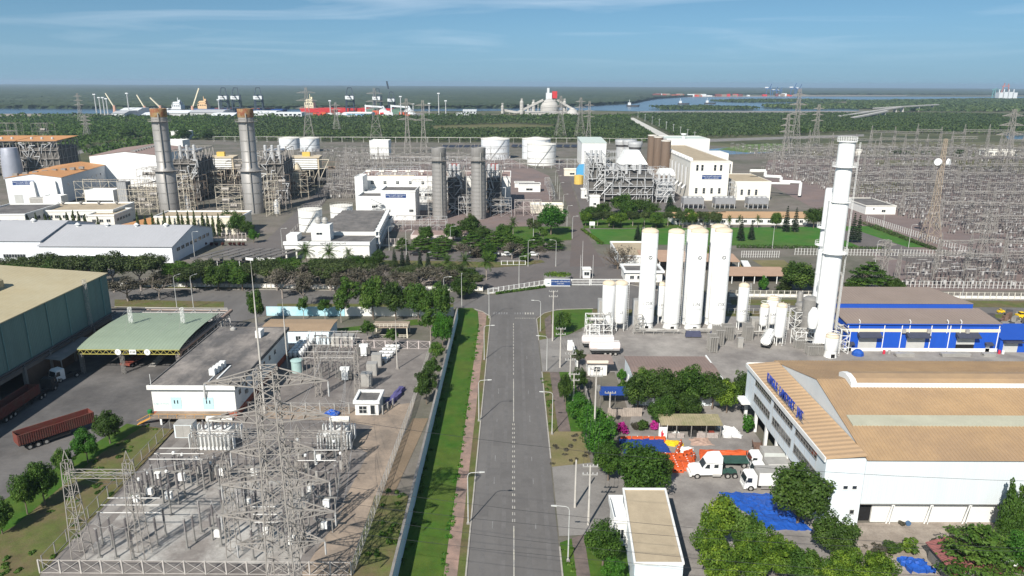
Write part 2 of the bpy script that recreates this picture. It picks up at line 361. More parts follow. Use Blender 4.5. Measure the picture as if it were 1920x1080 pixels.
S('grass_bank',gp((703,930),(766,930),(733,1090),(648,1090)),0.098,grass_d)
S('grass_patch',gp((600,620),(860,590),(850,604),(640,622)),0.06,grass)
S('grass_patch',gp((215,562),(420,566),(420,580),(215,578)),0.09,grass_d)
S('verge',gp((200,532),(470,534),(470,541),(200,540)),0.09,grass_d)
S('verge',gp((520,570),(850,570),(850,580),(520,588)),0.09,grass_d)
# plaza behind the gate and the road through the plant
S('plaza',gp((660,470),(1110,470),(1190,500),(1190,534),(1040,536),(925,545),(660,520)),0.04,plaza_m)
S('plant_road',gp((1038,300),(1058,300),(1100,440),(1135,500),(1068,500),(1074,420)),0.06,brownroad)
S('plant_road',gp((560,440),(640,340),(700,300),(690,300),(610,345),(500,450),(420,462),(420,476),(700,478),(700,468),(540,462)),0.055,plaza_m)
S('plant_ground',gp((650,430),(760,435),(970,425),(1040,420),(1030,330),(940,290),(700,320)),0.05,redsoil)
S('plant_ground',gp((1090,395),(1330,400),(1290,300),(1062,310)),0.05,plaza_m)
S('lawn',gp((1105,430),(1640,424),(1740,464),(1120,458)),0.07,grass_b)
S('lawn',gp((1085,398),(1260,398),(1280,428),(1095,428)),0.068,grass)
S('lawn',gp((930,425),(1070,425),(1072,450),(930,462)),0.068,grass)
S('traffic_island',gp((700,488),(950,492),(1015,488),(1022,492),(985,498),(930,502),(700,500)),0.10,grass_d)
S('dry_lawn',gp((1410,488),(1470,488),(1500,510),(1480,530),(1450,512)),0.08,drygrass)
S('service_road',gp((1600,430),(1720,470),(1800,500),(1740,500),(1640,475),(1560,440)),0.082,plaza_m)
S('verge',gp((1370,562),(2200,566),(2200,580),(1370,572)),0.09,grass_d)
S('tank_yard',[(18.5,152),(18.5,198),g(1910,598),(160,150),(160,133),(23,133),(23,152)],0.09,concrete)
S('loading_yard',[(19,93),(19,112),(24,133),(45,133),(45,80),(22,70)],0.08,concrete)
S('dirt_yard',[(44,70),(44,94),(120,96),(120,60)],0.06,sandy)
S('switchyard_ground',gp((1440,300),(1960,292),(2300,420),(2300,545),(1690,545),(1600,430),(1430,340)),0.05,redsoil)
S('pond',gp((1290,286),(1330,280),(1400,273),(1470,281),(1440,287),(1310,292)),0.08,mat('shallow_water',(0.05,0.085,0.13),0.15,0.1,0.02))
S('meadow',gp((1345,280),(1400,271),(1475,268),(1480,283),(1400,286)),0.11,mat('meadow_grass',(0.09,0.14,0.035),0.95,0.25,0.05))
# ------------------------------------------------------------------ plants
bark=mat('bark',(0.14,0.11,0.085),0.9,0.2,2)
bark_p=mat('pale_bark',(0.27,0.23,0.20),0.9,0.2,2)
LF=dict(
 deep=leafmat('leaf_deep_green',(0.018,0.040,0.006),(0.046,0.088,0.013),(0.09,0.145,0.024)),
 mid=leafmat('leaf_mid_green',(0.022,0.056,0.006),(0.055,0.115,0.014),(0.11,0.175,0.028)),
 lime=leafmat('leaf_yellow_green',(0.032,0.075,0.007),(0.088,0.155,0.013),(0.19,0.265,0.025)),
 bright=leafmat('leaf_bright_green',(0.018,0.066,0.006),(0.042,0.135,0.012),(0.09,0.20,0.02)),
 dusk=leafmat('leaf_dull_green',(0.026,0.040,0.011),(0.060,0.086,0.025),(0.10,0.13,0.038)),
 brown=leafmat('leaf_brown_green',(0.045,0.042,0.03),(0.085,0.078,0.055),(0.13,0.115,0.08)),
 conif=leafmat('needle_dark',(0.01,0.02,0.010),(0.022,0.040,0.02),(0.045,0.062,0.032)),
 pink=leafmat('petal_magenta',(0.20,0.008,0.11),(0.40,0.02,0.22),(0.55,0.05,0.32)),
 red=leafmat('leaf_dark_red',(0.05,0.012,0.012),(0.10,0.03,0.025),(0.14,0.06,0.04)))
def leaves(name,blobs,n,size,m,parent,rng,shell=0.55,flat=0.0,droop=0.0,jag=0.12):
    """many small leaf faces spread through the given blobs (x, y, z, rx, ry, rz)"""
    B=np.array(blobs,float);wts=(B[:,3]*B[:,4]*B[:,5])**(2/3);wts /= wts.sum()
    k=rng.choice(len(B),n,p=wts);d=rng.normal(size=(n,3));d /= np.linalg.norm(d,axis=1)[:,None]
    r=shell+(1-shell)*rng.random(n)**0.6+rng.normal(size=n)*jag*0.5
    p=B[k,:3]+d*B[k,3:]*r[:,None]
    nr=d+rng.normal(size=(n,3))*0.55+np.array([0,0,0.35+flat])
    nr /= np.linalg.norm(nr,axis=1)[:,None]
    t=np.cross(nr,rng.normal(size=(n,3)));t /= np.linalg.norm(t,axis=1)[:,None];b=np.cross(nr,t)
    if droop:t=t*(1-droop)+np.array([0,0,-1])*droop
    s=size*(0.6+0.8*rng.random(n))[:,None]
    q=np.stack([p-t*s*0.62,p+b*s*0.36,p+t*s*0.62,p-b*s*0.36],1).reshape(-1,3)
    tone=np.clip(0.36+rng.normal(size=len(B))[k]*0.17+rng.normal(size=n)*0.13,0,0.8)
    me=bpy.data.meshes.new(name);me.vertices.add(4*n);me.vertices.foreach_set('co',q.astype('f4').ravel())
    me.loops.add(4*n);me.loops.foreach_set('vertex_index',np.arange(4*n,dtype='i4'));me.polygons.add(n)
    me.polygons.foreach_set('loop_start',np.arange(0,4*n,4,dtype='i4'))
    a=me.attributes.new('tone','FLOAT','FACE');a.data.foreach_set('value',tone.astype('f4'))
    me.materials.append(LF[m]);me.update(calc_edges=True)
    o=bpy.data.objects.new(name,me);COL.objects.link(o);o.parent=parent;return o
def branchy(mb,p,d,ln,r,depth,rng,spread=0.6,up=0.25,n=2):
    q=p+d*ln;mb.tube(p,q,r,5 if depth>1 else 3,r*0.65,cap=False)
    if depth==0:return
    for i in range(n+(rng.random()<0.5)):
        e=(d+Vector(rng.normal(size=3))*spread+Vector((0,0,up))).normalized();branchy(mb,q,e,ln*(0.6+0.25*rng.random()),r*0.62,depth-1,rng,spread,up,n)
def rblobs(rng,n,rx,rz,z,cr,flat=1.0,low=-0.5):
    out=[]
    for i in range(n):
        d=rng.normal(size=3);d /= np.linalg.norm(d);d[2]=max(d[2],low);f=0.45+0.5*rng.random()
        c=cr*(0.7+0.6*rng.random());out.append((d[0]*rx*f,d[1]*rx*f,z+d[2]*rz*f,c,c,c*flat))
    return out
TREES={}
def mk_tree(key,name,make):
    root=thing(name,'tree','tree');make(root);TREES.setdefault(key,[]).append(Kind(root));return root
def trunk(root,h,r,rng,limbs=4,m=None,zt=None):
    mb=MB();mb.tube((0,0,-0.1),(0.05*h*rng.normal()*0.3,0.05*h*rng.normal()*.3,h),r,7,r*0.6)
    for i in range(limbs):
        a=rng.random()*6.28;e=Vector((math.cos(a)*0.8,math.sin(a)*0.8,0.9)).normalized()
        branchy(mb,Vector((0,0,h*0.92)),e,h*0.5,r*0.5,2,rng,0.4)
    return mb.build('trunk',m or bark,root)
SEED=[100]
def R_():SEED[0]+=1;return np.random.default_rng(SEED[0])
for v in range(3):
    for key,lm in (('deep','deep'),('mid','mid'),('lime','lime'),('bright','bright')):
        def f(root):
            r=R_();leaves('crown',rblobs(r,24,3.2,2.8,4.8,1.25)+rblobs(r,22,3.9,3.4,4.9,0.62),8200,0.31,lm,root,r,0.5);trunk(root,2.6,0.22,r)
        mk_tree(key,'broadleaf_tree',f)
for v in range(3):
    for key,lm in (('street','mid'),('streetdull','dusk')):
        def f(root):
            r=R_();leaves('crown',rblobs(r,18,2.1,2.4,5.5,0.8)+rblobs(r,12,2.5,2.9,5.5,0.45),3200,0.30,lm,root,r);trunk(root,3.2,0.14,r,4,bark_p)
        mk_tree(key,'street_tree',f)
for v in range(3):
    def f(root):
        r=R_();leaves('crown',rblobs(r,22,3.6,1.9,5.6,1.1,0.7,-0.3),1500,0.36,'brown',root,r,0.3)
        mb=MB();mb.tube((0,0,-.1),(0,0,2.6),0.2,7,0.15)
        for i in range(5):
            a=i*1.26+r.random();branchy(mb,Vector((0,0,2.5)),Vector((math.cos(a)*0.9,math.sin(a)*.9,0.9)).normalized(),2.0,0.11,3,r,0.45,0.2)
        mb.build('trunk',bark_p,root)
    mk_tree('feather','feathery_tree',f)
for v in range(2):
    def f(root):
        r=R_();leaves('crown',rblobs(r,26,4.0,1.7,5.6,1.2,0.75,-0.4)+rblobs(r,14,4.6,2.0,5.6,0.6,.8,-.3),5200,0.31,'dusk',root,r,0.35);trunk(root,3.2,0.22,r,5,bark_p)
    mk_tree('umbrella','umbrella_tree',f)
for v in range(2):
    def f(root):
        r=R_();bl=[(0.15*r.normal(),.15*r.normal(),z,1.15*(1-(z/10.6)**1.6)+0.12,1.15*(1-(z/10.6)**1.6)+0.12,0.75) for z in np.linspace(1.6,9.6,16)]
        leaves('crown',bl,4600,0.30,'mid',root,r,0.45,0,0.55);mb=MB();mb.tube((0,0,-.1),(0,0,3),0.12,6,0.08);mb.build('trunk',bark,root)
    mk_tree('column','column_tree',f)
    def f(root):
        r=R_();bl=[(0.1*r.normal(),.1*r.normal(),z,0.85*(1-(z/10.4)**2)+0.1,0.85*(1-(z/10.4)**2)+0.1,0.7) for z in np.linspace(1.0,9.6,14)]
        leaves('crown',bl,1400,0.45,'dusk',root,r,0.4,0,0.4);mb=MB();mb.tube((0,0,-.1),(0,0,2.5),0.1,6,0.07);mb.build('trunk',bark,root)
    mk_tree('cypress','cypress_tree',f)
    def f(root):
        r=R_();bl=[]
        for k,z in enumerate(np.linspace(1.2,9.4,13)):
            rr=2.0*(1-z/10.2)+0.15
            for j in range(5):a=j*1.256+k*0.6;bl.append((math.cos(a)*rr*0.6,math.sin(a)*rr*.6,z,rr*0.5,rr*.5,0.22))
        leaves('crown',bl,1900,0.36,'conif',root,r,0.3,0.3);mb=MB();mb.tube((0,0,-.1),(0,0,9.6),0.16,6,0.03);mb.build('trunk',bark,root)
    mk_tree('conifer','conifer_tree',f)
    def f(root):
        r=R_();bl=[]
        for k,(z,rr) in enumerate(((2.2,4.2),(3.4,4.3),(4.6,3.7),(5.7,2.9),(6.7,1.9),(7.5,0.9))):
            for j in range(9):a=j*0.698+k*.4+r.random()*.3;q=rr*(0.35+0.5*r.random());bl.append((math.cos(a)*q,math.sin(a)*q,z+r.normal()*.15,rr*0.34,rr*.34,0.3))
        leaves('crown',bl,7000,0.28,'mid',root,r,0.2,0.6);trunk(root,3,0.2,r,5)
    mk_tree('layered','layered_tree',f)
    def f(root):
        r=R_();mb=MB();mb.path([(0,0,-.1),(0.1,0.05,2.5),(0.12,0.1,5.4)],0.16,7);mb.build('trunk',bark_p,root)
        fr=[];tone=[]
        for i in range(26):
            a=i*2.4+r.random()*.3;el=R(78-i*4.6);ln=3.1*(0.85+.3*r.random());p=Vector((.12,.1,5.3));d=Vector((math.cos(a)*math.cos(el),math.sin(a)*math.cos(el),math.sin(el)))
            for sgm in range(6):
                q=p+d*ln/6;side=d.cross(Vector((0,0,1)));
                if side.length<.05:side=Vector((1,0,0))
                side.normalize();up=side.cross(d)
                for sg in (-1,1):
                    for h2 in (0,0.5):
                        b0=p.lerp(q,h2);tip=b0+(side*sg*0.75+d*0.45-up*0.12)*(0.85-abs(sgm-2)*0.12)
                        fr+=[b0,b0+d*0.16,tip,tip-d*0.1]
                p=q;d=(d+Vector((0,0,-0.17-0.02*sgm))).normalized()
        me=MB();
        for i in range(0,len(fr),4):me.face(fr[i:i+4])
        o=me.build('crown',LF['deep'],root);at=o.data.attributes.new('tone','FLOAT','FACE');at.data.foreach_set('value',np.clip(0.45+r.normal(size=len(fr)//4)*0.15,0,1).astype('f4'))
    mk_tree('palm','palm_tree',f)
def f(root):
    r=R_();mb=MB();mb.tube((0,0,-.1),(0,0,1.0),0.3,7,0.24)
    for i in range(16):
        a=i*0.393+r.random()*.3;e=0.35+0.9*r.random();branchy(mb,Vector((0,0,0.9)),Vector((math.cos(a)*(1.3-e*.6),math.sin(a)*(1.3-e*.6),e)).normalized(),1.75,0.12,4,r,0.28,0.05)
    mb.build('trunk',bark,root);leaves('crown',rblobs(r,20,3.8,2.6,4,1.2,.8,-0.3),500,0.3,'brown',root,r,0.2)
mk_tree('bare','bare_tree',f)
for key,lm,nm in (('shrub','mid','shrub'),('bushdark','deep','shrub'),('bushlime','lime','shrub'),('flower','pink','flowering_shrub'),('bushdull','brown','shrub'),('bushred','red','shrub'),('clipped','bright','clipped_shrub')):
    def f(root):
        r=R_();root['category']='shrub'
        leaves('foliage',rblobs(r,14,0.75,0.7,0.95,0.36,1,-0.9),900,0.24,lm,root,r);mb=MB();mb.tube((0,0,-.05),(0,0,.9),0.05,5,.03)
        for i in range(4):a=i*1.57;mb.tube((0,0,.3),(math.cos(a)*.4,math.sin(a)*.4,1.0),0.03,4,.015)
        mb.build('stem',bark,root)
    mk_tree(key,nm,f)
NOM=dict(deep=(8,8.6),mid=(8,8.6),lime=(8,8.6),bright=(8,8.6),street=(8.2,5.4),streetdull=(8.2,5.4),feather=(7.8,8.6),umbrella=(7.6,9.6),column=(10.4,2.5),cypress=(10.2,1.9),conifer=(9.8,4),layered=(7.9,9),palm=(8,6.4),bare=(6.6,8.5),shrub=(2,2),bushdark=(2,2),bushlime=(2,2),flower=(2,2),bushdull=(2,2),bushred=(2,2),clipped=(2,2))
TI=[0]
def tree(key,px,py,top,wpx,label,group=None,var=None):
    """a tree whose foot stands at photo pixel px, py, its top at row `top`, its crown wpx pixels wide"""
    x,y=g(px,py);k=TREES[key];TI[0]+=1;kd=k[(TI[0] if var is None else var) % len(k)]
    h=ht(x,y,top);wd=wpx*mpp(x,y);H0,W0=NOM[key]
    h=max(0.3,h);o=kd.at((x,y),random.random()*6.28,label,(wd/W0,wd/W0*random.uniform(.92,1.08),h/H0))
    if group:o['group']=group
    elif 'group' in o:del o['group']
    return o
def grove(key,items,fmt,group,order=True,keys=None):
    """countable trees of one kind, told apart by their order from the left: fmt holds one %s for first, second..."""
    items=sorted(items,key=lambda q:q[0])
    for i,it in enumerate(items):
        tree(it[4] if len(it)>4 else key,it[0],it[1],it[2],it[3],fmt % nth(i),group)
# ------------------------------------------------------------------ shared builders for buildings
def window_mesh(wd,h,nx,ny,fm=None,depth=0.10,bar=0.06):
    """window in the x-z plane facing -y: frame, mullions and dark pane set back in the frame"""
    key=(round(wd,2),round(h,2),nx,ny,fm.name if fm else '')
    if key in WM:return WM[key]
    b=MB();b.box(-wd/2,wd/2,-0.03,0.02,0,h,1)
    b.box(-wd/2-bar,wd/2+bar,-depth,0.015,h,h+bar,0);b.box(-wd/2-bar,wd/2+bar,-depth-.04,0.015,-bar,0,0)
    for i in range(nx+1):
        x=-wd/2+wd*i/nx;b.box(x-bar/2,x+bar/2,-depth+.02,-0.032,0,h,0)
    for j in range(1,ny):z=h*j/ny;b.box(-wd/2,wd/2,-depth+.03,-0.034,z-bar/2,z+bar/2,0)
    o=b.build('window',[fm or white,glass]);me=o.data;bpy.data.objects.remove(o);WM[key]=me;return me
WM={}
def add_mesh(me,name,parent,loc,rz=0,kind=None):
    o=bpy.data.objects.new(name,me);COL.objects.link(o);o.parent=parent;o.location=loc;o.rotation_euler=(0,0,rz)
    if kind:o['kind']=kind
    return o
def window(parent,loc,wd,h,nx=2,ny=1,rz=0,fm=None,name='window'):
    return add_mesh(window_mesh(wd,h,nx,ny,fm),name,parent,loc,rz)
def flat_building(name,label,cat,x0,x1,y0,y1,h,wallm,roofm,par=0.5,wins=(),lip=0.0,lipm=None,cop=None):
    """box building with a flat roof behind a parapet; thing at its front left corner. wins: (face, u, z, w, h, nx, ny)"""
    t=thing(name,label,cat,(x0,y0,0));W,D=x1-x0,y1-y0
    b=MB();b.box(0,W,0,D,0,h-0.15);b.build('wall',wallm,t)
    b=MB();b.box(0.2,W-.2,.2,D-.2,h-0.148,h);b.build('roof',roofm,t)
    b=MB();q=lip
    for a in ((-q,W+q,-q,0.2),(-q,W+q,D-.2,D+q),(-q,0.2,0.2,D-.2),(W-.2,W+q,.2,D-.2)):b.box(*a,h-0.145,h+par)
    b.build('parapet',lipm or wallm,t)
    wall_windows(t,W,D,wins);return t
def wall_windows(t,W,D,wins):
    for wn in wins:
        f,u,z,ww,hh,nx,ny=wn[:7];nm=wn[7] if len(wn)>7 else 'window'
        if f=='S':window(t,(u,-0.004,z),ww,hh,nx,ny,0,name=nm)
        elif f=='E':window(t,(W+.004,u,z),ww,hh,nx,ny,R(90),name=nm)
        elif f=='W':window(t,(-.004,u,z),ww,hh,nx,ny,R(-90),name=nm)
def gable_building(name,label,cat,x0,x1,y0,y1,eave,ridge,axis,wallm,roofm,over=0.4,wins=(),trim=None):
    """ridge along axis 'x' or 'y'"""
    t=thing(name,label,cat,(x0,y0,0));W,D=x1-x0,y1-y0;b=MB();th=0.16
    if axis=='x':
        b.hexa([(0,0,0),(0,0,eave),(0,D/2,ridge),(0,D,eave),(0,D,0)],[(W,0,0),(W,0,eave),(W,D/2,ridge),(W,D,eave),(W,D,0)])
        b.build('wall',wallm,t);k=(ridge-eave)/(D/2)
        for s in (0,1):
            b=MB();ye=-over if s==0 else D+over;ze=eave-over*k
            b.hexa([(-over,ye,ze+.02),(W+over,ye,ze+.02),(W+over,D/2,ridge+.02),(-over,D/2,ridge+.02)],[(-over,ye,ze+th),(W+over,ye,ze+th),(W+over,D/2,ridge+th),(-over,D/2,ridge+th)]);b.build('roof',roofm,t)
    else:
        b.hexa([(0,0,0),(W,0,0),(W,0,eave),(W/2,0,ridge),(0,0,eave)],[(0,D,0),(W,D,0),(W,D,eave),(W/2,D,ridge),(0,D,eave)])
        b.build('wall',wallm,t);k=(ridge-eave)/(W/2)
        for s in (0,1):
            b=MB();xe=-over if s==0 else W+over;ze=eave-over*k
            b.hexa([(xe,-over,ze+.02),(W/2,-over,ridge+.02),(W/2,D+over,ridge+.02),(xe,D+over,ze+.02)],[(xe,-over,ze+th),(W/2,-over,ridge+th),(W/2,D+over,ridge+th),(xe,D+over,ze+th)]);b.build('roof',roofm,t)
    wall_windows(t,W,D,wins);return t
def add_part(t,name,fn,m,kind=None,smooth=False):
    b=MB();fn(b);return b.build(name,m,t,kind=kind,smooth=smooth)
# ------------------------------------------------------------------ the white warehouse with the tan roof, right foreground
ochre=mat('ochre_roof',(0.37,0.25,0.14),0.6,0.08,0.2,col2=(0.30,0.205,0.125),c2scale=0.08)
ochre2=mat('tan_tin',(0.42,0.285,0.17),0.6,0.08,0.2,wave=((0,1,0),1.25,0.06))
skyl=mat('pale_skylight',(0.36,0.35,0.27),0.5,0.1,0.4)
bluew=mat('blue_letter',(0.02,0.05,0.30),0.5,0.05)
navy=mat('navy_cloth',(0.015,0.05,0.22),0.7,0.15,1)
pale=mat('pale_cladding',(0.56,0.60,0.62),0.6,0.05,0.1,streak=True,wave=((1,0,0),0.35,0.006))
palef=mat('pale_facade',(0.60,0.65,0.68),0.7,0.05,0.15,streak=True)
beige=mat('beige_roof',(0.40,0.325,0.225),0.7,0.1,0.3,col2=(0.34,0.275,0.19),c2scale=0.2)
maroon=mat('taupe_roof',(0.20,0.145,0.125),0.7,0.08,0.2,wave=((1,0,0),0.7,0.04))
greyroof=mat('grey_tin_roof',(0.36,0.36,0.375),0.6,0.05,0.1,wave=((1,0,0),1.2,0.03))
brownroof=mat('brown_tin_roof',(0.235,0.185,0.155),0.7,0.08,0.2,wave=((1,0,0),0.8,0.05))
flatroof=mat('stained_flat_roof',(0.105,0.098,0.095),0.95,0.2,0.3,col2=(0.27,0.24,0.215),c2amt=0.35,c2scale=0.13,stretch=(1,0.5,1))
felt=mat('dark_roof_felt',(0.10,0.095,0.092),0.95,0.2,0.3,col2=(0.16,0.148,0.14),c2scale=0.2)
def warehouse():
    X0,X1,Y0,Y1,E,RZ=50.6,112.0,93.6,131.5,10.8,15.0
    t=thing('tan_roofed_warehouse','white warehouse with a wide ribbed tan roof and blue letters along its office front','warehouse',(44.9,93.6,0))
    Ym=(Y0+Y1)/2
    b=MB();b.hexa([(X0,Y0,3.6),(X0,Y0,E),(X0,Ym,RZ),(X0,Y1,E),(X0,Y1,3.6)],[(X1,Y0,3.6),(X1,Y0,E),(X1,Ym,RZ),(X1,Y1,E),(X1,Y1,3.6)]);b.build('wall',pale,t,world=True)
    b=MB();b.box(X0,X0+.3,Y0+.9,Y1,0,3.598)
    b.box(52.9,X1,Y0+0.9,Y0+1.2,0,3.595);b.box(X0+.3,52.9,Y0+.9,Y0+1.2,2.95,3.59);b.box(X0+.3,X1,Y1-.3,Y1,0,3.59);b.build('lower_wall',whitew,t,world=True)
    b=MB();b.box(X0+.35,52.85,Y0+1.25,Y0+1.3,0,2.9);b.build('doorway',dark,t,world=True)
    b=MB();b.box(X0,X1,Y0-.06,Y0+.02,3.5,3.62);b.build('eave_trim',steel_d,t,world=True)
    for x in (55.4,61.0,66.6,72.2,77.8):
        b=MB();b.box(x-.12,x+.12,Y0-.02,Y0+.9,3.3,3.5);b.tube((x,Y0+.05,3.5),(x-.35,Y0+.5,0),0.11,6);b.tube((x+.3,Y0+.1,3.5),(x+.05,Y0+.35,0),0.07,6);b.build('column',white,t,world=True)
    k=(RZ-E)/(Ym-Y0)
    for s in (0,1):
        b=MB();ye=Y0-.35 if s==0 else Y1+.35;ze=E-.35*k
        b.hexa([(X0-.1,ye,ze+.02),(X1,ye,ze+.02),(X1,Ym,RZ+.02),(X0-.1,Ym,RZ+.02)],[(X0-.1,ye,ze+.14),(X1,ye,ze+.14),(X1,Ym,RZ+.14),(X0-.1,Ym,RZ+.14)])
        ro=b.build('roof',ochre,t,world=True)
        b=MB();x=X0+.1;n=0
        while x<X1:
            b.hexa([(x,ye,ze+.14),(x+.16,ye,ze+.14),(x+.16,Ym,RZ+.14),(x,Ym,RZ+.14)],[(x+.05,ye,ze+.25),(x+.11,ye,ze+.25),(x+.11,Ym,RZ+.25),(x+.05,Ym,RZ+.25)]);x+=0.55
        b.build('roof_rib',ochre,ro,kind='stuff',world=True)
        if s==0:
            b=MB();ya,yb=100.6,103.0
            b.hexa([(51.5,ya,E+(ya-Y0)*k+.145),(X1,ya,E+(ya-Y0)*k+.145),(X1,yb,E+(yb-Y0)*k+.145),(51.5,yb,E+(yb-Y0)*k+.145)],[(51.5,ya,E+(ya-Y0)*k+.312),(X1,ya,E+(ya-Y0)*k+.312),(X1,yb,E+(yb-Y0)*k+.312),(51.5,yb,E+(yb-Y0)*k+.312)])
            b.build('skylight',skyl,t,world=True)
    # ridge vent: a raised curved cap
    b=MB();xs,n=55.2,6
    pr=[(-2.3,-0.35),(-2.3,0.45),(-1.5,0.9),(0,1.15),(1.5,0.9),(2.3,0.45),(2.3,-0.35)]
    b.hexa([(xs,Ym+u,RZ+v) for u,v in pr],[(X1,Ym+u,RZ+v) for u,v in pr]);b.build('ridge_vent',white,t,world=True)
    b=MB();pr2=[(-2.34,.47),(-1.53,.93),(0,1.19),(1.53,.93),(2.34,.47)]
    for (u0,v0),(u1,v1) in zip(pr2,pr2[1:]):b.face([(xs+.9,Ym+u0,RZ+v0),(X1,Ym+u0,RZ+v0),(X1,Ym+u1,RZ+v1),(xs+.9,Ym+u1,RZ+v1)])
    b.build('ridge_cap',ochre,t,world=True)
    # office block along the west side
    OX0,OX1,OY1=44.9,50.55,129.8
    b=MB();b.box(OX0,OX1,Y0,OY1,3.9,10.75);b.box(OX0+2.2,OX1,96.02,OY1,0,3.9);b.box(OX0,OX1,Y0,96,0,3.898);b.build('office_wall',palef,t,world=True)
    b=MB();b.hexa([(OX0-.15,Y0-.1,10.75),(OX1-.05,Y0-.1,11.25),(OX1-.05,OY1,11.25),(OX0-.15,OY1,10.75)],[(OX0-.15,Y0-.1,10.95),(OX1-.05,Y0-.1,11.5),(OX1-.05,OY1,11.5),(OX0-.15,OY1,10.95)]);b.build('office_roof',ochre2,t,world=True)
    b=MB();b.box(OX0-.35,OX0-.15,Y0-.1,OY1+.2,10.3,11.05);b.box(OX0-.15,OX1,OY1,OY1+.2,10.3,11.2);b.build('fascia',whitew,t,world=True)
    for y in (97.2,102.4,107.5,112.7,117.8,123.5,129.3):
        b=MB();b.box(OX0,OX0+.5,y-.25,y+.25,0,3.9);b.build('column',white,t,world=True)
    b=MB();b.box(OX0+2.1,OX0+2.19,96.1,129,0.05,3.7);b.build('loading_bay',dark,t,world=True)
    for y0,y1 in ((116.4,124.7),(106.4,114.9),(96.7,105.0)):
        for z,h in ((8.95,1.15),(5.9,1.3)):
            window(t,(OX0-44.9-.004,(y0+y1)/2-93.6,z),y1-y0,h,8,2,R(-90),steel_d)
    window(t,(3.2,-.004,6.0),.7,.55,1,1,0);window(t,(4.5,-.004,6.0),.7,.55,1,1,0);window(t,(4.6,-.004,2.0),.6,.6,1,1,0,steel)
    b=MB();b.box(OX0-1.6,OX0,126.6,130.2,4.0,4.25);b.build('entrance_canopy',white,t,world=True)
    b=MB();y=96.9
    while y<129:b.box(OX0-.03,OX0,y-.02,y+.02,4.0,10.3);y+=2.05
    b.build('panel_joint',steel,t,world=True,kind='stuff')
    # letters on a rail: stand on the roof edge, read from the yard
    lt=MB();lt.box(OX0+.45,OX0+.52,103.8,120.6,11.2,11.28);lt.box(OX0+.45,OX0+.52,103.8,120.6,12.8,12.86)
    y=104.2
    while y<120.6:lt.bar((OX0+.5,y,11.0),(OX0+.5,y,12.9),.05);lt.bar((OX0+.5,y,12.6),(OX0+1.6,y,11.1),.04);y+=1.6
    lt.build('letter_rail',steel_d,t,world=True)
    body='KINGLE LAMTPERT JNT';n=len(body);adv=16.4/n
    for i,ch in enumerate(body):
        if ch != ' ':text(ch,2.1,bluew,t,(0.35,120.4-adv*(i+.5)-93.6,12.28),(R(90),0,R(-90)),'letter',0.06,bold=0.025,sx=0.62)
    return t
warehouse()
# ------------------------------------------------------------------ vehicles (front towards -x; origin under the middle of the vehicle)
redpaint=mat('rust_red_paint',(0.22,0.045,0.03),0.7,0.2,0.6,col2=(0.13,0.05,0.035),c2scale=0.5)
orange=mat('orange_plastic',(0.50,0.085,0.022),0.55,0.15,1.0)
yellow=mat('yellow_paint',(0.72,0.48,0.02),0.5,0.08,1)
tarpblue=mat('blue_tarpaulin',(0.014,0.075,0.34),0.5,0.2,0.8,bump=0.15,bscale=1.5)
chassis=mat('chassis_black',(0.03,0.03,0.03),0.7,0.2,1)
chassisg=mat('chassis_green',(0.03,0.075,0.06),0.7,0.2,1)
lampg=mat('lamp_glass',(0.6,0.6,0.58),0.2,0)
lampr=mat('red_lamp',(0.35,0.01,0.01),0.3,0)
def wheel(t,x,y,r=0.5,wd=0.28):
    b=MB();b.tube((0,-wd/2,0),(0,wd/2,0),r,14);o=b.build('wheel',rubber,t);o.location=(x,y,r)
    q=MB();q.tube((0,-wd/2-.015,0),(0,wd/2+.015,0),r*.55,10);q.build('rim',steel,o);return o
def wheels(t,xs,y=1.0,r=0.5,wd=0.3):
    for x in xs:wheel(t,x,-y,r,wd);wheel(t,x,y,r,wd)
def cab_over(t,x0,h=2.75,L=1.9,m=white,half=1.15):
    b=MB();zb=.55
    pr=[(x0,zb),(x0-.02,1.5),(x0+.28,h-.25),(x0+.6,h),(x0+L,h),(x0+L,zb)]
    b.hexa([(u,-half,v) for u,v in pr],[(u,half,v) for u,v in pr]);b.build('cab',m,t)
    b=MB();b.face([(x0-.03,-half+.12,1.55),(x0+.24,-half+.12,h-.32),(x0+.24,half-.12,h-.32),(x0-.03,half-.12,1.55)]);b.build('windscreen',glass,t)
    for s in (-1,1):
        b=MB();y=s*(half+.012);pts=[(x0+.2,y,1.6),(x0+1.1,y,1.55),(x0+1.1,y,h-.4),(x0+.42,y,h-.35)];b.face(pts if s<0 else pts[::-1]);b.build('side_window',glass,t)
        b=MB();b.cbox(x0-.05,s*(half-.25),.8,.08,.34,.22);b.build('headlight',lampg,t)
        b=MB();b.bar((x0+.2,s*half,2.0),(x0+.05,s*(half+.28),2.1),.04);b.cbox(x0+.02,s*(half+.3),1.7,.1,.12,.5);b.build('mirror',chassis,t)
    b=MB();b.box(x0-.1,x0+.25,-half+.05,half-.05,.4,.75);b.build('bumper',m,t)
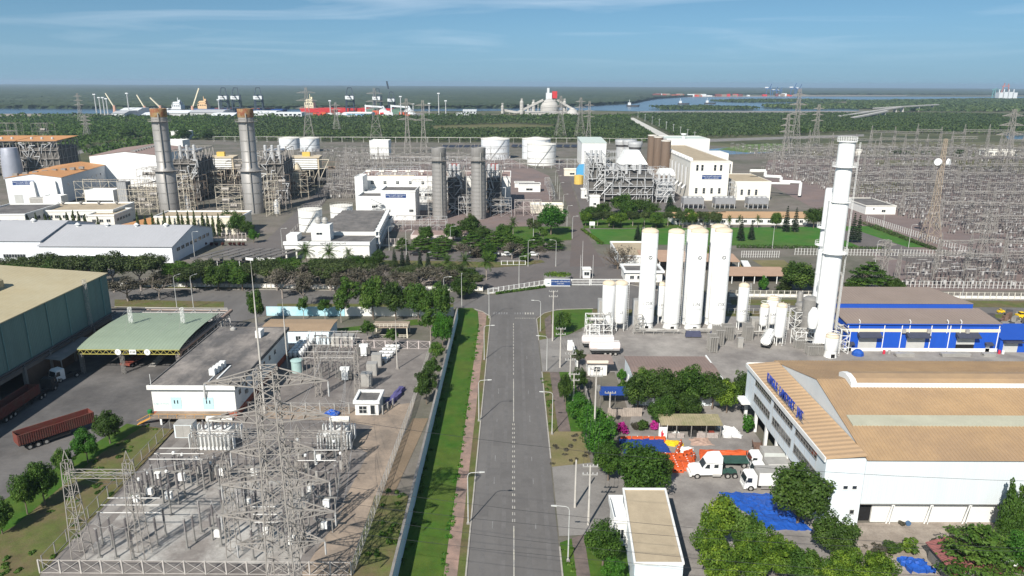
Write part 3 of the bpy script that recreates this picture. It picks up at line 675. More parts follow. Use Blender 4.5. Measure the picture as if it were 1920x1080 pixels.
def box_truck(label,x,y,rz,L=8.6,bh=3.3,bm=white,grp=None):
    t=thing('box_truck',label,'truck',(x,y,0),rz,grp);x0=-L/2
    cab_over(t,x0);wheels(t,(x0+1.0,L/2-1.9,) if L<9 else (x0+1.0,L/2-3.0,L/2-1.8))
    b=MB();b.box(x0+2.1,L/2,-1.2,1.2,1.05,bh);b.build('cargo_box',bm,t)
    b=MB();b.box(x0+2.06,L/2+.02,-1.22,1.22,bh,bh+.05);b.box(x0+2.06,x0+2.14,-1.22,1.22,1.04,bh);b.build('box_trim',steel,t)
    b=MB();b.box(x0+.6,L/2-.1,-.45,.45,.6,1.0);b.build('chassis',chassis,t)
    b=MB();b.box(x0+2.6,L/2-2.7,-1.15,-1.05,.5,.62);b.box(x0+2.6,L/2-2.7,-1.15,-1.05,.75,.85);b.build('side_guard',steel,t)
    b=MB();b.cbox(x0+2.15,0,bh-.9,.25,1.4,.7);b.build('cooling_unit',steel,t)
    return t
box_truck('white box truck parked nearest the round tree, its cab facing left',41.6,103.9,0,9.4)
box_truck('white box truck with a grey boxed body, parked farthest of the box trucks',44.3,110.2,R(-2),9.0,3.4,mat('grey_box_body',(0.50,0.52,0.50),0.6,0.06,0.4))
box_truck('white box truck squeezed between two other box trucks, only its roof in view',43.9,106.6,0,9.4)
def semi_tractor(label,x,y,rz):
    t=thing('semi_tractor',label,'truck',(x,y,0),rz);b=MB()
    pr=[(-4.1,.7),(-4.2,1.35),(-3.9,1.7),(-2.35,1.95),(-1.75,2.85),(-1.1,3.75),(-.2,3.9),(0.9,3.9),(0.9,.75)]
    b.hexa([(u,-1.12,v) for u,v in pr],[(u,1.12,v) for u,v in pr]);b.build('cab',white,t)
    b=MB();b.face([(-2.37,-1.0,2.0),(-2.37,1.0,2.0),(-1.78,1.0,2.84),(-1.78,-1.0,2.84)][::-1]);b.build('windscreen',glass,t)
    for s in (-1,1):
        b=MB();y_=s*1.132;pts=[(-2.0,y_,1.95),(-1.15,y_,1.9),(-1.15,y_,2.65),(-1.6,y_,2.65)];b.face(pts if s<0 else pts[::-1]);b.build('side_window',glass,t)
        b=MB();pts=[(-.45,y_,2.0),(.25,y_,2.0),(.25,y_,2.6),(-.45,y_,2.6)];b.face(pts if s<0 else pts[::-1]);b.build('sleeper_window',glass,t)
        b=MB();b.cbox(-4.12,s*.8,1.0,.2,.4,.28);b.build('headlight',lampg,t)
        b=MB();b.tube((-.6,s*1.0,.65),(.7,s*1.0,.65),.3,10);b.build('fuel_tank',steel,t)
    b=MB();b.box(-4.35,-4.0,-1.1,1.1,.45,.85);b.build('bumper',white,t)
    b=MB();b.box(-3.8,3.6,-.45,.45,.6,.95);b.cbox(2.4,0,.95,1.0,.9,.2);b.build('chassis',chassisg,t)
    wheels(t,(-3.1,1.9,3.1));return t
semi_tractor('white long nosed truck tractor without a trailer, its bonnet facing left',33.4,107.6,R(1))
# lowered flatbed loaded with orange barriers behind the tractor
t=thing('flatbed_trailer','green flatbed trailer beside the white truck tractor','trailer',(37.4,111.0,0))
b=MB();b.box(-4.6,4.6,-1.2,1.2,1.0,1.25);b.build('deck',chassisg,t);b=MB();b.box(-4,4.2,-.5,.5,.55,.99);b.build('chassis',chassis,t);wheels(t,(1.6,2.8,4.0))
def lump_sheet(name,label,cat,poly,z,m,amp=0.25,n=14,seed=1,base=0.05):
    """a cloth draped on the ground: uneven upper face with its own thickness"""
    r=np.random.default_rng(seed);c=np.mean(poly,0);t=tag(None or bpy.data.objects.new(name,None),label,cat) if False else None
    p=[np.array(q) for q in poly];b=MB();idx={}
    H={}
    def pt(i,j):
        u,v=i/n,j/n;q=(p[0]*(1-u)+p[1]*u)*(1-v)+(p[3]*(1-u)+p[2]*u)*v
        e=min(i,j,n-i,n-j);key=(i,j)
        if key not in H:H[key]=(z+base if e==0 else z+base+amp*r.random()*min(1,e/2));
        if e==0 and ('o',i,j) not in H:H[('o',i,j)]=r.normal(size=2)*0.18
        o=H.get(('o',i,j),(0,0));return (q[0]+o[0],q[1]+o[1],H[key])
    b=MB();V=[[None]*(n+1) for _ in range(n+1)]
    for i in range(n+1):
        for j in range(n+1):V[i][j]=len(b.v);b.v.append(pt(i,j))
    for i in range(n):
        for j in range(n):b.f.append((V[i][j],V[i+1][j],V[i+1][j+1],V[i][j+1]));b.m.append(0)
    per=[(i,0) for i in range(n)]+[(n,j) for j in range(n)]+[(i,n) for i in range(n,0,-1)]+[(0,j) for j in range(n,0,-1)]
    for a,c2 in zip(per,per[1:]+per[:1]):
        k=len(b.v);A=b.v[V[a[0]][a[1]]];B=b.v[V[c2[0]][c2[1]]];b.v+=[(A[0],A[1],0.02),(B[0],B[1],.02)];b.f.append((V[a[0]][a[1]],k,k+1,V[c2[0]][c2[1]]));b.m.append(0)
    o=b.build(name,m);o['label']=label;o['category']=cat;return o
lump_sheet('tarpaulin','orange tarpaulin strip behind the white truck tractor','tarpaulin',[(32.8,112.2),(42.5,112.2),(42.5,114.0),(32.6,114.2)],1.1,orange,.3,10,3)
lump_sheet('tarpaulin','large bright blue tarpaulin on the ground between the round tree and the yellow green trees','tarpaulin',[(37.0,92.6),(43.6,92.0),(40.6,101.6),(33.0,102.0)],.25,tarpblue,.35,16,4)
lump_sheet('tarpaulin','dark blue tarpaulin over a stack ringed by orange barriers','tarpaulin',[(19.6,114.6),(27.6,114.2),(27.0,118.6),(19.6,118.8)],.8,navy,.12,14,5)
lump_sheet('tarpaulin','white plastic sheet crumpled on the yard beside the orange barriers','tarpaulin',[(28.6,114.6),(31.0,115.2),(32.2,116.8),(29.8,117.0)],.2,white,.5,9,6)
lump_sheet('tarpaulin','white and black sheet heaped at the right end of the open shed','tarpaulin',[(38.6,120.8),(42.0,120.9),(41.6,123.4),(38.8,124.8)],.5,mat('grubby_sheet',(.6,.6,.6),.6,.25,.5,col2=(.04,.04,.045),c2amt=-.2,c2scale=.5),.9,10,7)
lump_sheet('tarpaulin','yellow sheet lying at the far right corner of the barrier stack','tarpaulin',[(27.6,117.4),(30.4,117.6),(30.2,119.4),(27.4,119.3)],.25,yellow,.3,7,8)
# water filled barriers
def barrier_kind():
    t=thing('road_barrier','orange plastic road barrier','barrier');b=MB()
    pr=[(-.32,0),(-.32,.35),(-.12,.6),(-.1,1.0),(.1,1.0),(.12,.6),(.32,.35),(.32,0)]
    b.hexa([(-.95,u,v) for u,v in pr],[(.95,u,v) for u,v in pr]);b.build('body',orange,t)
    for x in (-.5,.5):
        b=MB();b.cbox(x,0,.3,.3,.68,.2);b.build('fork_slot',chassis,t)
    b=MB();b.cbox(0,0,1.0,.16,.16,.06);b.build('filler_cap',white,t);return Kind(t)
bk=barrier_kind();rr=random.Random(5);i=0
spots=[(28.4+.5*k,113.4+1.3*k,.9+rr.uniform(-.3,.3)) for k in range(4)]+[(22.5+2.0*k,113.2,rr.uniform(-.06,.06)) for k in range(4)]+[(27.6,112.2-.72*k,rr.uniform(-.08,.08)) for k in range(6)]+[(29.7,112.0-.75*k,rr.uniform(-.3,.3)) for k in range(5)]+[(20.6+2.05*k,119.3,rr.uniform(-.05,.05)) for k in range(4)]+[(30.6,114.3,.5),(31.2,112.6,1.2)]
for k,(x,y,a) in enumerate(spots):
    bk.at((x,y,0.08),a,'orange road barrier at the dark blue tarpaulin, '+('%s of the slanting right row' % nth(k) if k<4 else '%s of the front row' % nth(k-4) if k<8 else '%s of the near stack' % nth(k-8) if k<14 else '%s of the tumbled right stack' % nth(k-14) if k<19 else '%s of the rear row' % nth(k-19) if k<23 else '%s lying loose beside the white sheet' % nth(k-23)),None,'orange barriers around the dark blue tarpaulin')
# small cab-less pickup by the loading bay
t=thing('cargo_cart','old brown cargo cart parked at the loading bay of the tan roofed warehouse','cart',(43.4,116.6,0),R(80))
b=MB();b.box(-1.4,1.4,-.75,.75,.55,.7);b.build('deck',mat('rusty_brown',(.16,.10,.075),.8,.2,2),t)
for s in (-1,1):b=MB();b.box(-1.4,1.4,s*.75-.03,s*.75+.03,.7,1.2);b.build('side_board',MATS['rusty_brown'],t)
b=MB();b.box(-2.0,-1.42,-.6,.6,.5,1.35);b.build('hood',MATS['rusty_brown'],t);wheels(t,(-.9,.9),.7,.28,.18)
# ------------------------------------------------------------------ guard building with a tan roof by the road
t=thing('tan_roofed_office','long low white office with a flat tan roof, cut by the bottom edge','building',(15.9,77.7,0))
ang=0.0
b=MB();b.hexa([(-.6,0,0),(5.4,0,0),(6.6,17.3,0),(.5,17.3,0)],[(-.6,0,4.9),(5.4,0,4.9),(6.6,17.3,4.9),(.5,17.3,4.9)]);b.build('wall',palef,t)
b=MB();b.hexa([(-.5,.1,4.9),(5.3,.1,4.9),(6.5,17.2,4.9),(.55,17.2,4.9)],[(-.45,.15,5.0),(5.2,.15,5.0),(6.4,17.1,5.0),(.6,17.1,5.0)]);b.build('roof',beige,t)
b=MB()
for p,q in (((-.6,-.0),(.5,17.3)),((5.4,0),(6.6,17.3)),((.5,17.2),(6.6,17.2)),((-.6,.0),(5.4,.0))):b.bar((*p,5.05),(*q,5.05),.34)
b.build('parapet',whitew,t)
window(t,(-.12,9.0,1.2),1.2,1.4,2,1,R(-87.7))
t=thing('annex','small white annex with a flat roof on the left wall of the tan roofed office','building',(14.4,88.4,0))
b=MB();b.box(0,1.7,0,5.2,0,3.8);b.build('wall',whitew,t);b=MB();b.box(-.3,1.75,-.3,5.5,3.8,4.0);b.box(-.3,-.15,-.3,5.5,4.0,4.7);b.box(-.15,1.75,5.35,5.5,4.0,4.7);b.box(-.15,1.75,-.3,-.15,4,4.7);b.build('roof',white,t)
window(t,(.8,-.004,1.3),.9,1.4,2,1);window(t,(-.004,1.6,1.3),1.2,1.4,2,1,R(-90))
# ------------------------------------------------------------------ open shed
tanshed=mat('mossy_tan_roof',(0.30,0.25,0.16),0.85,0.15,0.5,col2=(0.2,.19,.10),c2scale=.3,wave=((1,0,0),.45,.03))
t=thing('open_shed','low open shed with a mossy tan roof before the dark tree clump','shed',(27.2,120.4,0))
b=MB();b.hexa([(-.2,0,2.7),(11.0,0,2.7),(11.0,3.6,3.2),(-.2,3.6,3.2)],[(-.2,0,2.82),(11.0,0,2.82),(11.0,3.6,3.32),(-.2,3.6,3.32)]);b.build('roof',tanshed,t)
for x in (0,2.7,5.4,8.1,10.7):
    b=MB();b.cbox(x,.15,0,.14,.14,2.7);b.build('post',steel_d,t);b=MB();b.cbox(x,3.4,0,.14,.14,3.15);b.build('post',steel_d,t)
b=MB();b.box(0,10.8,3.45,3.5,0,3.1);b.build('rear_wall',mat('shed_board',(.14,.12,.11),.9,.25,.6),t)
b=MB();b.box(1.2,4.2,.3,.35,0,1.0);b.box(6.5,10.4,.3,.35,0,1.1);b.build('fence_panel',mat('mesh_panel',(.33,.29,.27),.8,.3,3),t)
for k,(x,m,s) in enumerate(((2.2,'white_paint',.9),(5.3,'chassis_black',1.2),(6.6,'mesh_panel',.9),(8.6,'rust_red_paint',1.0))):
    o=MB().cbox(0,0,0,1.5*s,.9,.5*s).cbox(0,.1,.5*s,.9*s,.5,.35*s).build('machine',MATS[m]);o.location=(28.0+x,121.6,.08)
    tag(o,('white','black','grey','dark red')[k]+' machine standing under the open shed','machine')
lump_sheet('sand_heap','heap of pale pink sand in front of the open shed','sand heap',[(32.0,117.6),(36.0,117.8),(35.6,120.6),(32.2,120.5)],.1,mat('pink_sand',(.36,.25,.20),.95,.15,2),.35,8,11)
t=thing('flag_banner','white banner with a red emblem hung at the left end of the open shed','banner',(26.6,119.9,0))
b=MB();b.cyl(0,0,0,3.4,.05,n=6);b.cyl(1.5,0.1,0,3.0,.05,n=6);b.build('pole',white,t)
b=MB();b.hexa([(0.02,0,.5),(1.5,.1,.5),(1.5,.14,.5),(.02,.04,.5)],[(.02,0,2.6),(1.5,.1,2.6),(1.5,.14,2.6),(.02,.04,2.6)]);c=b.build('cloth',white,t)
b=MB();b.face([(.45,-.0,.9),(.8,.02,.8),(.95,.03,1.4),(.7,.02,1.5),(.65,.02,2.1),(.4,-.0,1.6)]);b.build('emblem',mat('red_print',(.5,.03,.06),.8,.05),t).location=(0,-.02,0)
# ------------------------------------------------------------------ taupe roofed building and gate things
t=gable_building('taupe_roofed_building','white building with a broad taupe roof behind the dark hedge trees','building',24.9,42.4,134.6,150.2,4.4,5.0,'x',palef,maroon,.25,[('W',4,1.2,1.0,1.2,2,1),('W',10,1.2,1.0,1.2,2,1)])
b=MB();b.box(17.5,17.8,-.3,15.8,4.3,4.9);b.build('gutter',white,t);b=MB();b.cbox(-.35,2.0,3.6,.6,.9,.7);b.build('air_conditioner',white,t)
t=thing('blue_roofed_shelter','shelter with a dark blue sheet roof beside the wooden yard fence','shelter',(17.6,134.4,0))
b=MB();b.hexa([(0,0,2.3),(6.3,0,2.3),(6.3,3.4,2.7),(0,3.4,2.7)],[(0,0,2.38),(6.3,0,2.38),(6.3,3.4,2.78),(0,3.4,2.78)]);b.build('roof',navy,t)
for x in (.1,3.1,6.2):
    for y in (.1,3.3):b=MB();b.cyl(x,y,0,2.3,.05,n=6);b.build('post',steel_d,t)
t=thing('guard_house','white guard house with a flat brown roof just inside the yard gate','building',(16.8,150.2,0))
b=MB();b.box(0,4.2,0,4.6,0,2.9);b.build('wall',whitew,t);b=MB();b.box(-.4,5.6,-.5,5,2.9,3.1);b.build('roof',mat('brown_slab',(.25,.19,.165),.9,.12,.6),t);b=MB();b.box(-.3,4.4,-.45,-.3,3.1,3.7);b.build('sign_board',cream,t)
window(t,(2,-.004,1),1.4,1.1,2,1);window(t,(4.204,2,1),1.2,1.1,2,1,R(90))
t=thing('gate_wall','white boundary wall stub at the tank yard gate','wall',(14.6,153.5,0));b=MB();b.box(0,.3,0,12.5,0,2.1);b.build('wall',whitew,t);b=MB();b.box(-1.2,.0,12.2,12.7,0,2.6);b.build('pillar',white,t)
fw=mat('bleached_board',(.33,.28,.24),.9,.2,1)
t=thing('board_fence','bleached board fence across the yard below the blue roofed shelter','fence',(18.6,129.6,0))
for k in range(18):o=MB().box(0,.34,0,.05,0,1.8+.1*random.random()).build('board',fw,t);o.location=(k*.37,0,0)
b=MB();b.box(0,6.7,.055,.12,.4,.5);b.box(0,6.7,.055,.12,1.3,1.4);b.build('rail',fw,t)
# boundary wall right of the grass
t=thing('boundary_wall','grey boundary wall behind the hedge right of the road','wall',(15.2,112.5,0));b=MB();b.box(0,.2,0,40,0,1.7);b.build('wall',concrete_d,t)
for k in range(10):b=MB();b.box(-.08,.28,k*4.3,k*4.3+.3,0,1.95);b.build('pillar',concrete,t)
# ------------------------------------------------------------------ tank farm
tankw=mat('tank_white',(0.76,0.76,0.745),0.45,0.03,0.2,streak=True)
tankc=mat('tank_top_dust',(0.60,0.50,0.37),0.7,0.1,0.5)
ink=mat('black_print',(0.03,0.03,0.035),0.7,0);inkg=mat('grey_print',(.35,.35,.35),.7,0)
def face_rz(x,y):return math.atan2(x,y)*-1.0
def tank(px,py,top,r,label,word='',sub='',skirt=True,badge=False,legs=False):
    x,y=g(px,py);H=ht(x,y,top);y+=r
    t=thing('storage_tank',label,'tank',(x,y,0));z0=2.3 if legs else 1.6
    b=MB();b.lathe(0,0,[(r*.35,z0-.5),(r*.8,z0-.2),(r,z0+.25),(r,H-.75),(r*.93,H-.45),(r*.6,H-.12),(r*.2,H)],28);b.build('shell',tankw,t,True)
    b=MB();b.lathe(0,0,[(r*1.015,H-.95),(r*1.02,H-.7),(r*.95,H-.42),(r*.62,H-.08),(r*.2,H+.03)],28);b.build('top_head',tankc,t,True)
    if legs:
        for k in range(4):a=k*1.571+.785;b=MB();b.tube((math.cos(a)*r*.8,math.sin(a)*r*.8,0),(math.cos(a)*r*.85,math.sin(a)*r*.85,z0+.3),.12,6);b.build('leg',white,t)
    else:b=MB();b.lathe(0,0,[(r*1.02,0),(r*.92,.9),(r*.9,z0+.2)],20);b.build('skirt',white,t);b=MB();b.cbox(0,-r*.98,.2,.9,.1,.9);b.build('manhole',dark,t)
    for k in range(3):b=MB();b.lathe(0,0,[(r+.02,z0+H*.25*(k+1)),(r+.025,z0+H*.25*(k+1)+.12)],28,cap=False);b.build('weld_band',tankw,t)
    b=MB();a=-.35 if not badge else 2.2;cx,cy=math.cos(a)*(r+.25),math.sin(a)*(r+.25);b.bar((cx-.2,cy,.3),(cx-.2,cy,H),.05);b.bar((cx+.2,cy,.3),(cx+.2,cy,H),.05)
    z=.5
    while z<H:b.bar((cx-.2,cy,z),(cx+.2,cy,z),.035);z+=.6
    b.build('ladder',white,t)
    b=MB();b.path([(r*.5,-r*.6,.3),(r*.7,-r*.9,1.0),(r*.75,-r*.95,z0)],.07,6);b.cyl(.3,.2,H,H+.3,.1,n=6);b.build('pipe',steel,t)
    def curved(body,zc,size,m,nm):
        o=text(body,size,m,t,(0,0,0),(0,0,0),nm,0.0);q=o.data
        for vv in q.vertices:
            a=-math.pi/2+vv.co.x/r+.02;zz=vv.co.y+zc;vv.co=(math.cos(a)*(r+.03),math.sin(a)*(r+.03),zz)
    zc=z0+(5.6 if H>20 else 3.0 if H>11 else 2.6);s=1.25 if H>20 else .85
    if word:curved(word,zc,s,ink,'lettering')
    if sub:curved(sub,zc-s*1.05,s*.55,inkg,'lettering')
    if badge:
        zb=H*.73;b=MB()
        for k in range(20):
            a0,a1=k*math.pi/10,(k+1)*math.pi/10
            f=lambda a,q:(math.cos(-math.pi/2+math.cos(a)*q/r)*(r+.03),math.sin(-math.pi/2+math.cos(a)*q/r)*(r+.03),zb+math.sin(a)*q)
            b.face([f(a0,.36),f(a0,.52),f(a1,.52),f(a1,.36)])
        f2=lambda u,v:(math.cos(-math.pi/2+u/r)*(r+.03),math.sin(-math.pi/2+u/r)*(r+.03),zb+v)
        b.face([f2(-.3,-.2),f2(-.15,-.2),f2(.1,.3),f2(-.05,.3)]);b.face([f2(.0,-.2),f2(.32,-.2),f2(.28,-.08),f2(0.02,-.08)])
        b.build('emblem',ink,t)
    return t
tank(1140,624,529,1.62,'short white tank on legs, left one of the pair nearest the road','LIN','',legs=True)
tank(1163,623,529,1.62,'short white tank on legs, right one of the pair nearest the road','L2','',legs=True)
tank(1212,619,431,2.12,'tall white cylinder tank lettered LOX, leftmost of the tall tanks','LOX','TANK01',badge=True)
tank(1238,608,530,.95,'thin white tank lettered LIN in the gap between the two left tall tanks','LIN','TANK',legs=True)
tank(1260,620,432,2.05,'tall white cylinder tank without lettering, second of the tall tanks from the road')
tank(1295,611,425,2.1,'tall white tank half hidden behind the LIN lettered one','LIN','TANK02')
tank(1302,621,431,2.2,'tall white cylinder tank lettered LIN with a round emblem near its top','LIN','TANK03',badge=True)
tank(1338,611,423,2.1,'tall white tank half hidden behind the rightmost LOX lettered one','LOX','TANK04')
tank(1346,621,430,2.2,'tall white cylinder tank lettered LOX, rightmost of the tall tanks, round emblem above','LOX','TANK05',badge=True)
tank(1391,620,533,1.35,'medium white tank lettered LOX standing alone right of the tall tanks','LOX','TANK',legs=True)
tank(1432,627,571,1.1,'small white tank lettered LAR behind the parked tanker','LAR','TANK',legs=True)
tank(1447,624,558,1.45,'medium white tank lettered LAR, tallest of the three beside the parked tanker','LAR','TANK',legs=True)
tank(1462,650,571,1.25,'plain white tank on legs at the front right of the parked tanker','','',legs=True)
tank(1561,673,629,1.5,'stubby white tank behind the tan roof at the foot of the white tower','','')
# navy equipment screens below two tanks
for px in (1296,1342):
    x,y=g(px,632);o=MB().hexa([(-2,-.3,.0+.2),(2,-.3,.2),(2,.3,.2),(-2,.3,.2)],[(-1.8,-.2,1.6),(1.8,-.2,1.6),(1.8,.5,1.6),(-1.8,.5,1.6)]).build('pump_cover',mat('slate_blue_cloth',(.06,.065,.11),.8,.15,1));o.location=(x+.2,y-1,0.3)
    tag(o,'slate blue pump cover at the foot of the tall tank lettered '+('LIN' if px==1296 else 'LOX'),'pump cover')
# vaporiser finned banks: dense bundles of upright tubes
def fin_bank(x0,y0,nx,ny,h,label,sp=.55,grp='finned vaporiser banks in the tank yard'):
    t=thing('vaporiser',label,'vaporiser',(x0,y0,0),0,grp);b=MB();c=MB()
    for i in range(nx):
        for j in range(ny):
            x,y=i*sp,j*sp;b.cbox(x,y,.3,.34,.05,h-.3);b.cbox(x,y,.3,.05,.34,h-.3)
    b.build('finned_tube',steel_d,t,kind='stuff')
    for j in (0,ny-1):
        c.bar((-.3,j*sp,h),(nx*sp-.2,j*sp,h),.12);c.bar((-.3,j*sp,.3),(nx*sp-.2,j*sp,.3),.12)
    for i in (0,nx-1):
        for j in (0,ny-1):c.bar((i*sp,j*sp,0),(i*sp,j*sp,h+.1),.14)
    c.build('frame',steel,t);return t
for px,py,nx,ny,h,lb in ((1343,650,4,9,4.2,'finned tube bank left of the front row, below the tall tanks'),(1331,662,4,6,4.0,'finned tube bank nearest the taupe roof in the tank yard'),(1358,640,5,6,3.8,'finned tube bank close under the rightmost tall tank'),(1398,640,4,7,3.8,'finned tube bank beside the lone LOX tank'),(1515,668,8,5,2.4,'wide finned tube bank at the left foot of the white tower'),(1492,655,5,4,2.2,'small finned tube bank among the pipes left of the white tower'),(1418,622,4,4,2.4,'finned tube bank behind the white tanker')):
    x,y=g(px,py);fin_bank(x,y,nx,ny,h,lb)
def cabinet(px,py,sx,sy,h,m,label,name='cabinet',z=0.09):
    x,y=g(px,py);t=thing(name,label,'cabinet',(x,y,0));b=MB();b.cbox(0,sy/2,z,sx,sy,h);b.build('housing',m,t)
    b=MB();b.cbox(0,sy/2,z+h,sx+.1,sy+.1,.06);b.build('lid',steel,t);b=MB();b.box(-sx*.42,sx*.42,-.04,-.004,z+.15,z+h-.15);b.box(-.02,.02,-.07,-.042,z+.15,z+h-.15);b.build('door',steel,t);return t
greyb=mat('grey_panel',(.36,.37,.38),.6,.08,.5,wave=((1,0,0),.4,.02))
cabinet(1130,611,2.6,2,7.0,greyb,'tall grey panel box at the left of the short tank pair','cooling_box');cabinet(1196,611,2.8,2,7.0,greyb,'tall grey panel box between the short tanks and the first tall tank','cooling_box')
cabinet(1388,653,1.3,1,2.4,steel,'grey valve cabinet in front of the lone LOX tank');cabinet(1416,619,2.2,2,3.0,steel,'grey rounded equipment box behind the white tanker')
# pipe frames left of the short tanks and around the tower
def pipe_frame(name,label,x0,y0,sx,sy,h,nz,seed,nx=3,m=None,pm=None,npipe=10,drums=0,brace=True,group=None,pr=.08):
    """open steel frame with pipes, trays and drums inside"""
    r=random.Random(seed);t=thing(dict(pipe_frame='piping_unit',steel_frame='steelwork_unit',stair_frame='stair_tower',vent_frame='vent_unit').get(name,name),label,'pipe rack' if 'rack' in name else 'steelwork',(x0,y0,0),0,group);m=m or white;b=MB();w=.16
    xs=[sx*i/nx for i in range(nx+1)];ys=[0,sy];zs=[h*(k+1)/nz for k in range(nz)]
    far=y0>240
    for x in xs:
        for y in ys:
            b.bar((x,y,0),(x,y,h),w)
            if not far:b.build('column',m,t);b=MB()
    if far:b.build('column',m,t,kind='stuff')
    b=MB()
    for z in zs:
        for y in ys:b.bar((0,y,z),(sx,y,z),w*.9)
        for x in xs:b.bar((x,0,z),(x,sy,z),w*.8)
    b.build('beam',m,t);b=MB()
    if brace:
        for k,z in enumerate(zs):
            zl=zs[k-1] if k else 0
            for i in range(nx):
                if r.random()<.6:b.bar((xs[i],0,zl),(xs[i+1],0,z),w*.55) if r.random()<.5 else b.bar((xs[i+1],0,zl),(xs[i],0,z),w*.55)
        if b.v:b.build('brace',m,t,kind='stuff')
    b=MB()
    for k in range(npipe):
        z=r.choice(zs)+r.uniform(.1,.5);y=r.uniform(.1,sy-.1);x=r.uniform(0,sx);rr=pr*r.uniform(.6,1.6)
        if r.random()<.6:b.path([(r.uniform(0,sx*.3),y,z),(x,y,z),(x,y+r.uniform(-.3,.3),max(.2,z-r.uniform(.5,h*.5)))],rr,6)
        else:b.path([(x,0,z),(x,sy,z),(x,sy,max(0,z-h*.4))],rr,6)
    if npipe:b.build('pipe',pm or steel,t,kind='stuff' if npipe>6 else None)
    for k in range(drums):
        b=MB();z=r.choice(zs[:-1] or zs)+.1;L=min(sx*.5,3.5);x=r.uniform(.2,sx-L);q=min(.9,h/nz*.33);b.tube((x,sy*.5,z+q),(x+L,sy*.5,z+q),q,12);b.build('drum',pm or steel,t)
    return t
pipe_frame('pipe_frame','white open pipe frame between the boundary wall and the short tanks',19.0,176.0,6.5,4.0,5.0,3,3,3,None,None,16,1)
pipe_frame('pipe_frame','small white valve frame in front of the short tanks',19.6,173.2,2.4,1.6,3.6,3,4,1)
x,y=g(1190,625);pipe_frame('pipe_frame','valve frame between the short tanks and the first tall tank',x,y,2.2,2.0,4.4,3,5,1,steel)
x,y=g(1490,652);pipe_frame('pipe_frame','white two storey valve frame left of the white tower',x,y,5.0,3.0,4.0,2,6,2)
x,y=g(1488,628);pipe_frame('pipe_frame','white raised frame with pipes beside the grey vessels',x,y,6.0,4.0,6.0,3,7,3,None,None,14,1)
x,y=g(1572,664);pipe_frame('pipe_frame','white stair frame between the tower foot and the blue building',x,y,2.2,3.5,6.2,4,8,1)
for px,py,w_,lb in ((1235,628,13,'low pipe run in front of the first tall tanks'),(1320,628,10,'low pipe run in front of the last tall tanks'),(1415,633,9,'low pipe run behind the white tanker'),(1535,662,6,'low pipe run at the foot of the white tower')):
    x,y=g(px,py);pipe_frame('pipe_rack',lb,x-w_/2,y,w_,1.2,1.0,1,int(px),5,steel,steel,9,0,False)
# ------------------------------------------------------------------ white cold-box tower
def ring(b,x,y,z,r0,r1,h=1.1,n=24,m=0):
    b.lathe(x,y,[(r0,z),(r1,z),(r1,z+.08),(r0,z+.08),(r0,z)],n,m,cap=False)
    for zz in (z+h*.55,z+h):
        for k in range(n):a,c=k*2*math.pi/n,(k+1)*2*math.pi/n;b.bar((x+math.cos(a)*r1,y+math.sin(a)*r1,zz),(x+math.cos(c)*r1,y+math.sin(c)*r1,zz),.06,m)
    for k in range(n):a=k*2*math.pi/n;b.bar((x+math.cos(a)*r1,y+math.sin(a)*r1,z),(x+math.cos(a)*r1,y+math.sin(a)*r1,z+h),.05,m)
x,y=g(1546,662);TH=ht(x,y,267);y+=2
t=thing('separation_tower','very tall slim white tower with ring platforms, highest thing on the right','tower',(x,y,0))
r=2.0;b=MB();b.lathe(0,0,[(r+.35,0),(r+.3,1.5),(r,3),(r,23),(r-.05,24.5),(r-.05,36),(r-.22,37),(r-.22,TH-.6),(r-.3,TH)],28);b.build('shell',tankw,t,True)
b=MB();b.box(-r-.5,-r+.45,-.5,.5,12,36.5);b.build('service_duct',white,t)
for z,ro in ((24.3,3.0),(36.2,2.4),(TH-5.6,2.5),(TH,2.1)):b=MB();ring(b,0,0,z,1.6,ro);b.build('platform',white,t)
b=MB()
for z0,z1 in ((1,TH),):b.bar((r+.5,-.8,z0),(r+.5,-.8,z1),.07);b.bar((r+.5,-1.3,z0),(r+.5,-1.3,z1),.07)
z=1.0
while z<TH:b.bar((r+.5,-.8,z),(r+.5,-1.3,z),.04);z+=.45
b.build('ladder',white,t)
b=MB();b.path([(r+.9,.4,5.5),(r+.95,.4,18.5),(r+.4,.4,19.4),(r-.3,.4,18.9)],.3,10);b.path([(r+.9,.4,5.5),(r+2.6,.4,5.3),(r+2.7,.4,0)],.3,10);b.build('riser_pipe',steel,t,True)
b=MB();b.cbox(-.6,-r-.2,.9,.9,.12,1.5);b.build('manhole',dark,t)
b=MB();b.lathe(-r-1.2,-.8,[(.9,6),(1.25,7.5),(1.25,9.5),(.5,11)],14);b.build('side_vessel',tankw,t,True)
x,y=g(1529,618);H2=ht(x,y,354)
t=thing('column_tower','second white column standing close behind the very tall tower','tower',(x,y+1,0));b=MB();b.lathe(0,0,[(1.5,0),(1.35,3),(1.25,H2-.5),(1.1,H2)],22);b.build('shell',tankw,t,True)
for z in (22.5,27):b=MB();ring(b,0,0,z,1.15,2.2,n=18);b.build('platform',white,t)
for z in (9,15):b=MB();b.lathe(0,0,[(1.42,z),(1.42,z+.3)],22,cap=False);b.build('flange',white,t)
for px,py,tp,rr_,lb in ((1502,622,570,1.6,'grey metal vessel with a domed top left of the white tower'),(1518,632,560,1.9,'wide grey vessel nearest the white tower'),(1497,606,548,.8,'thin grey exhaust pipe among the grey vessels')):
    x,y=g(px,py);H=ht(x,y,tp);t=thing('process_vessel',lb,'vessel',(x,y+rr_,0));b=MB();b.lathe(0,0,[(rr_,0),(rr_,H-.6),(rr_*.7,H-.1),(rr_*.2,H)],18);b.build('shell',steel_d,t,True);b=MB();b.lathe(0,0,[(rr_+.04,H*.5),(rr_+.04,H*.5+.2)],18,cap=False);b.build('band',steel,t)
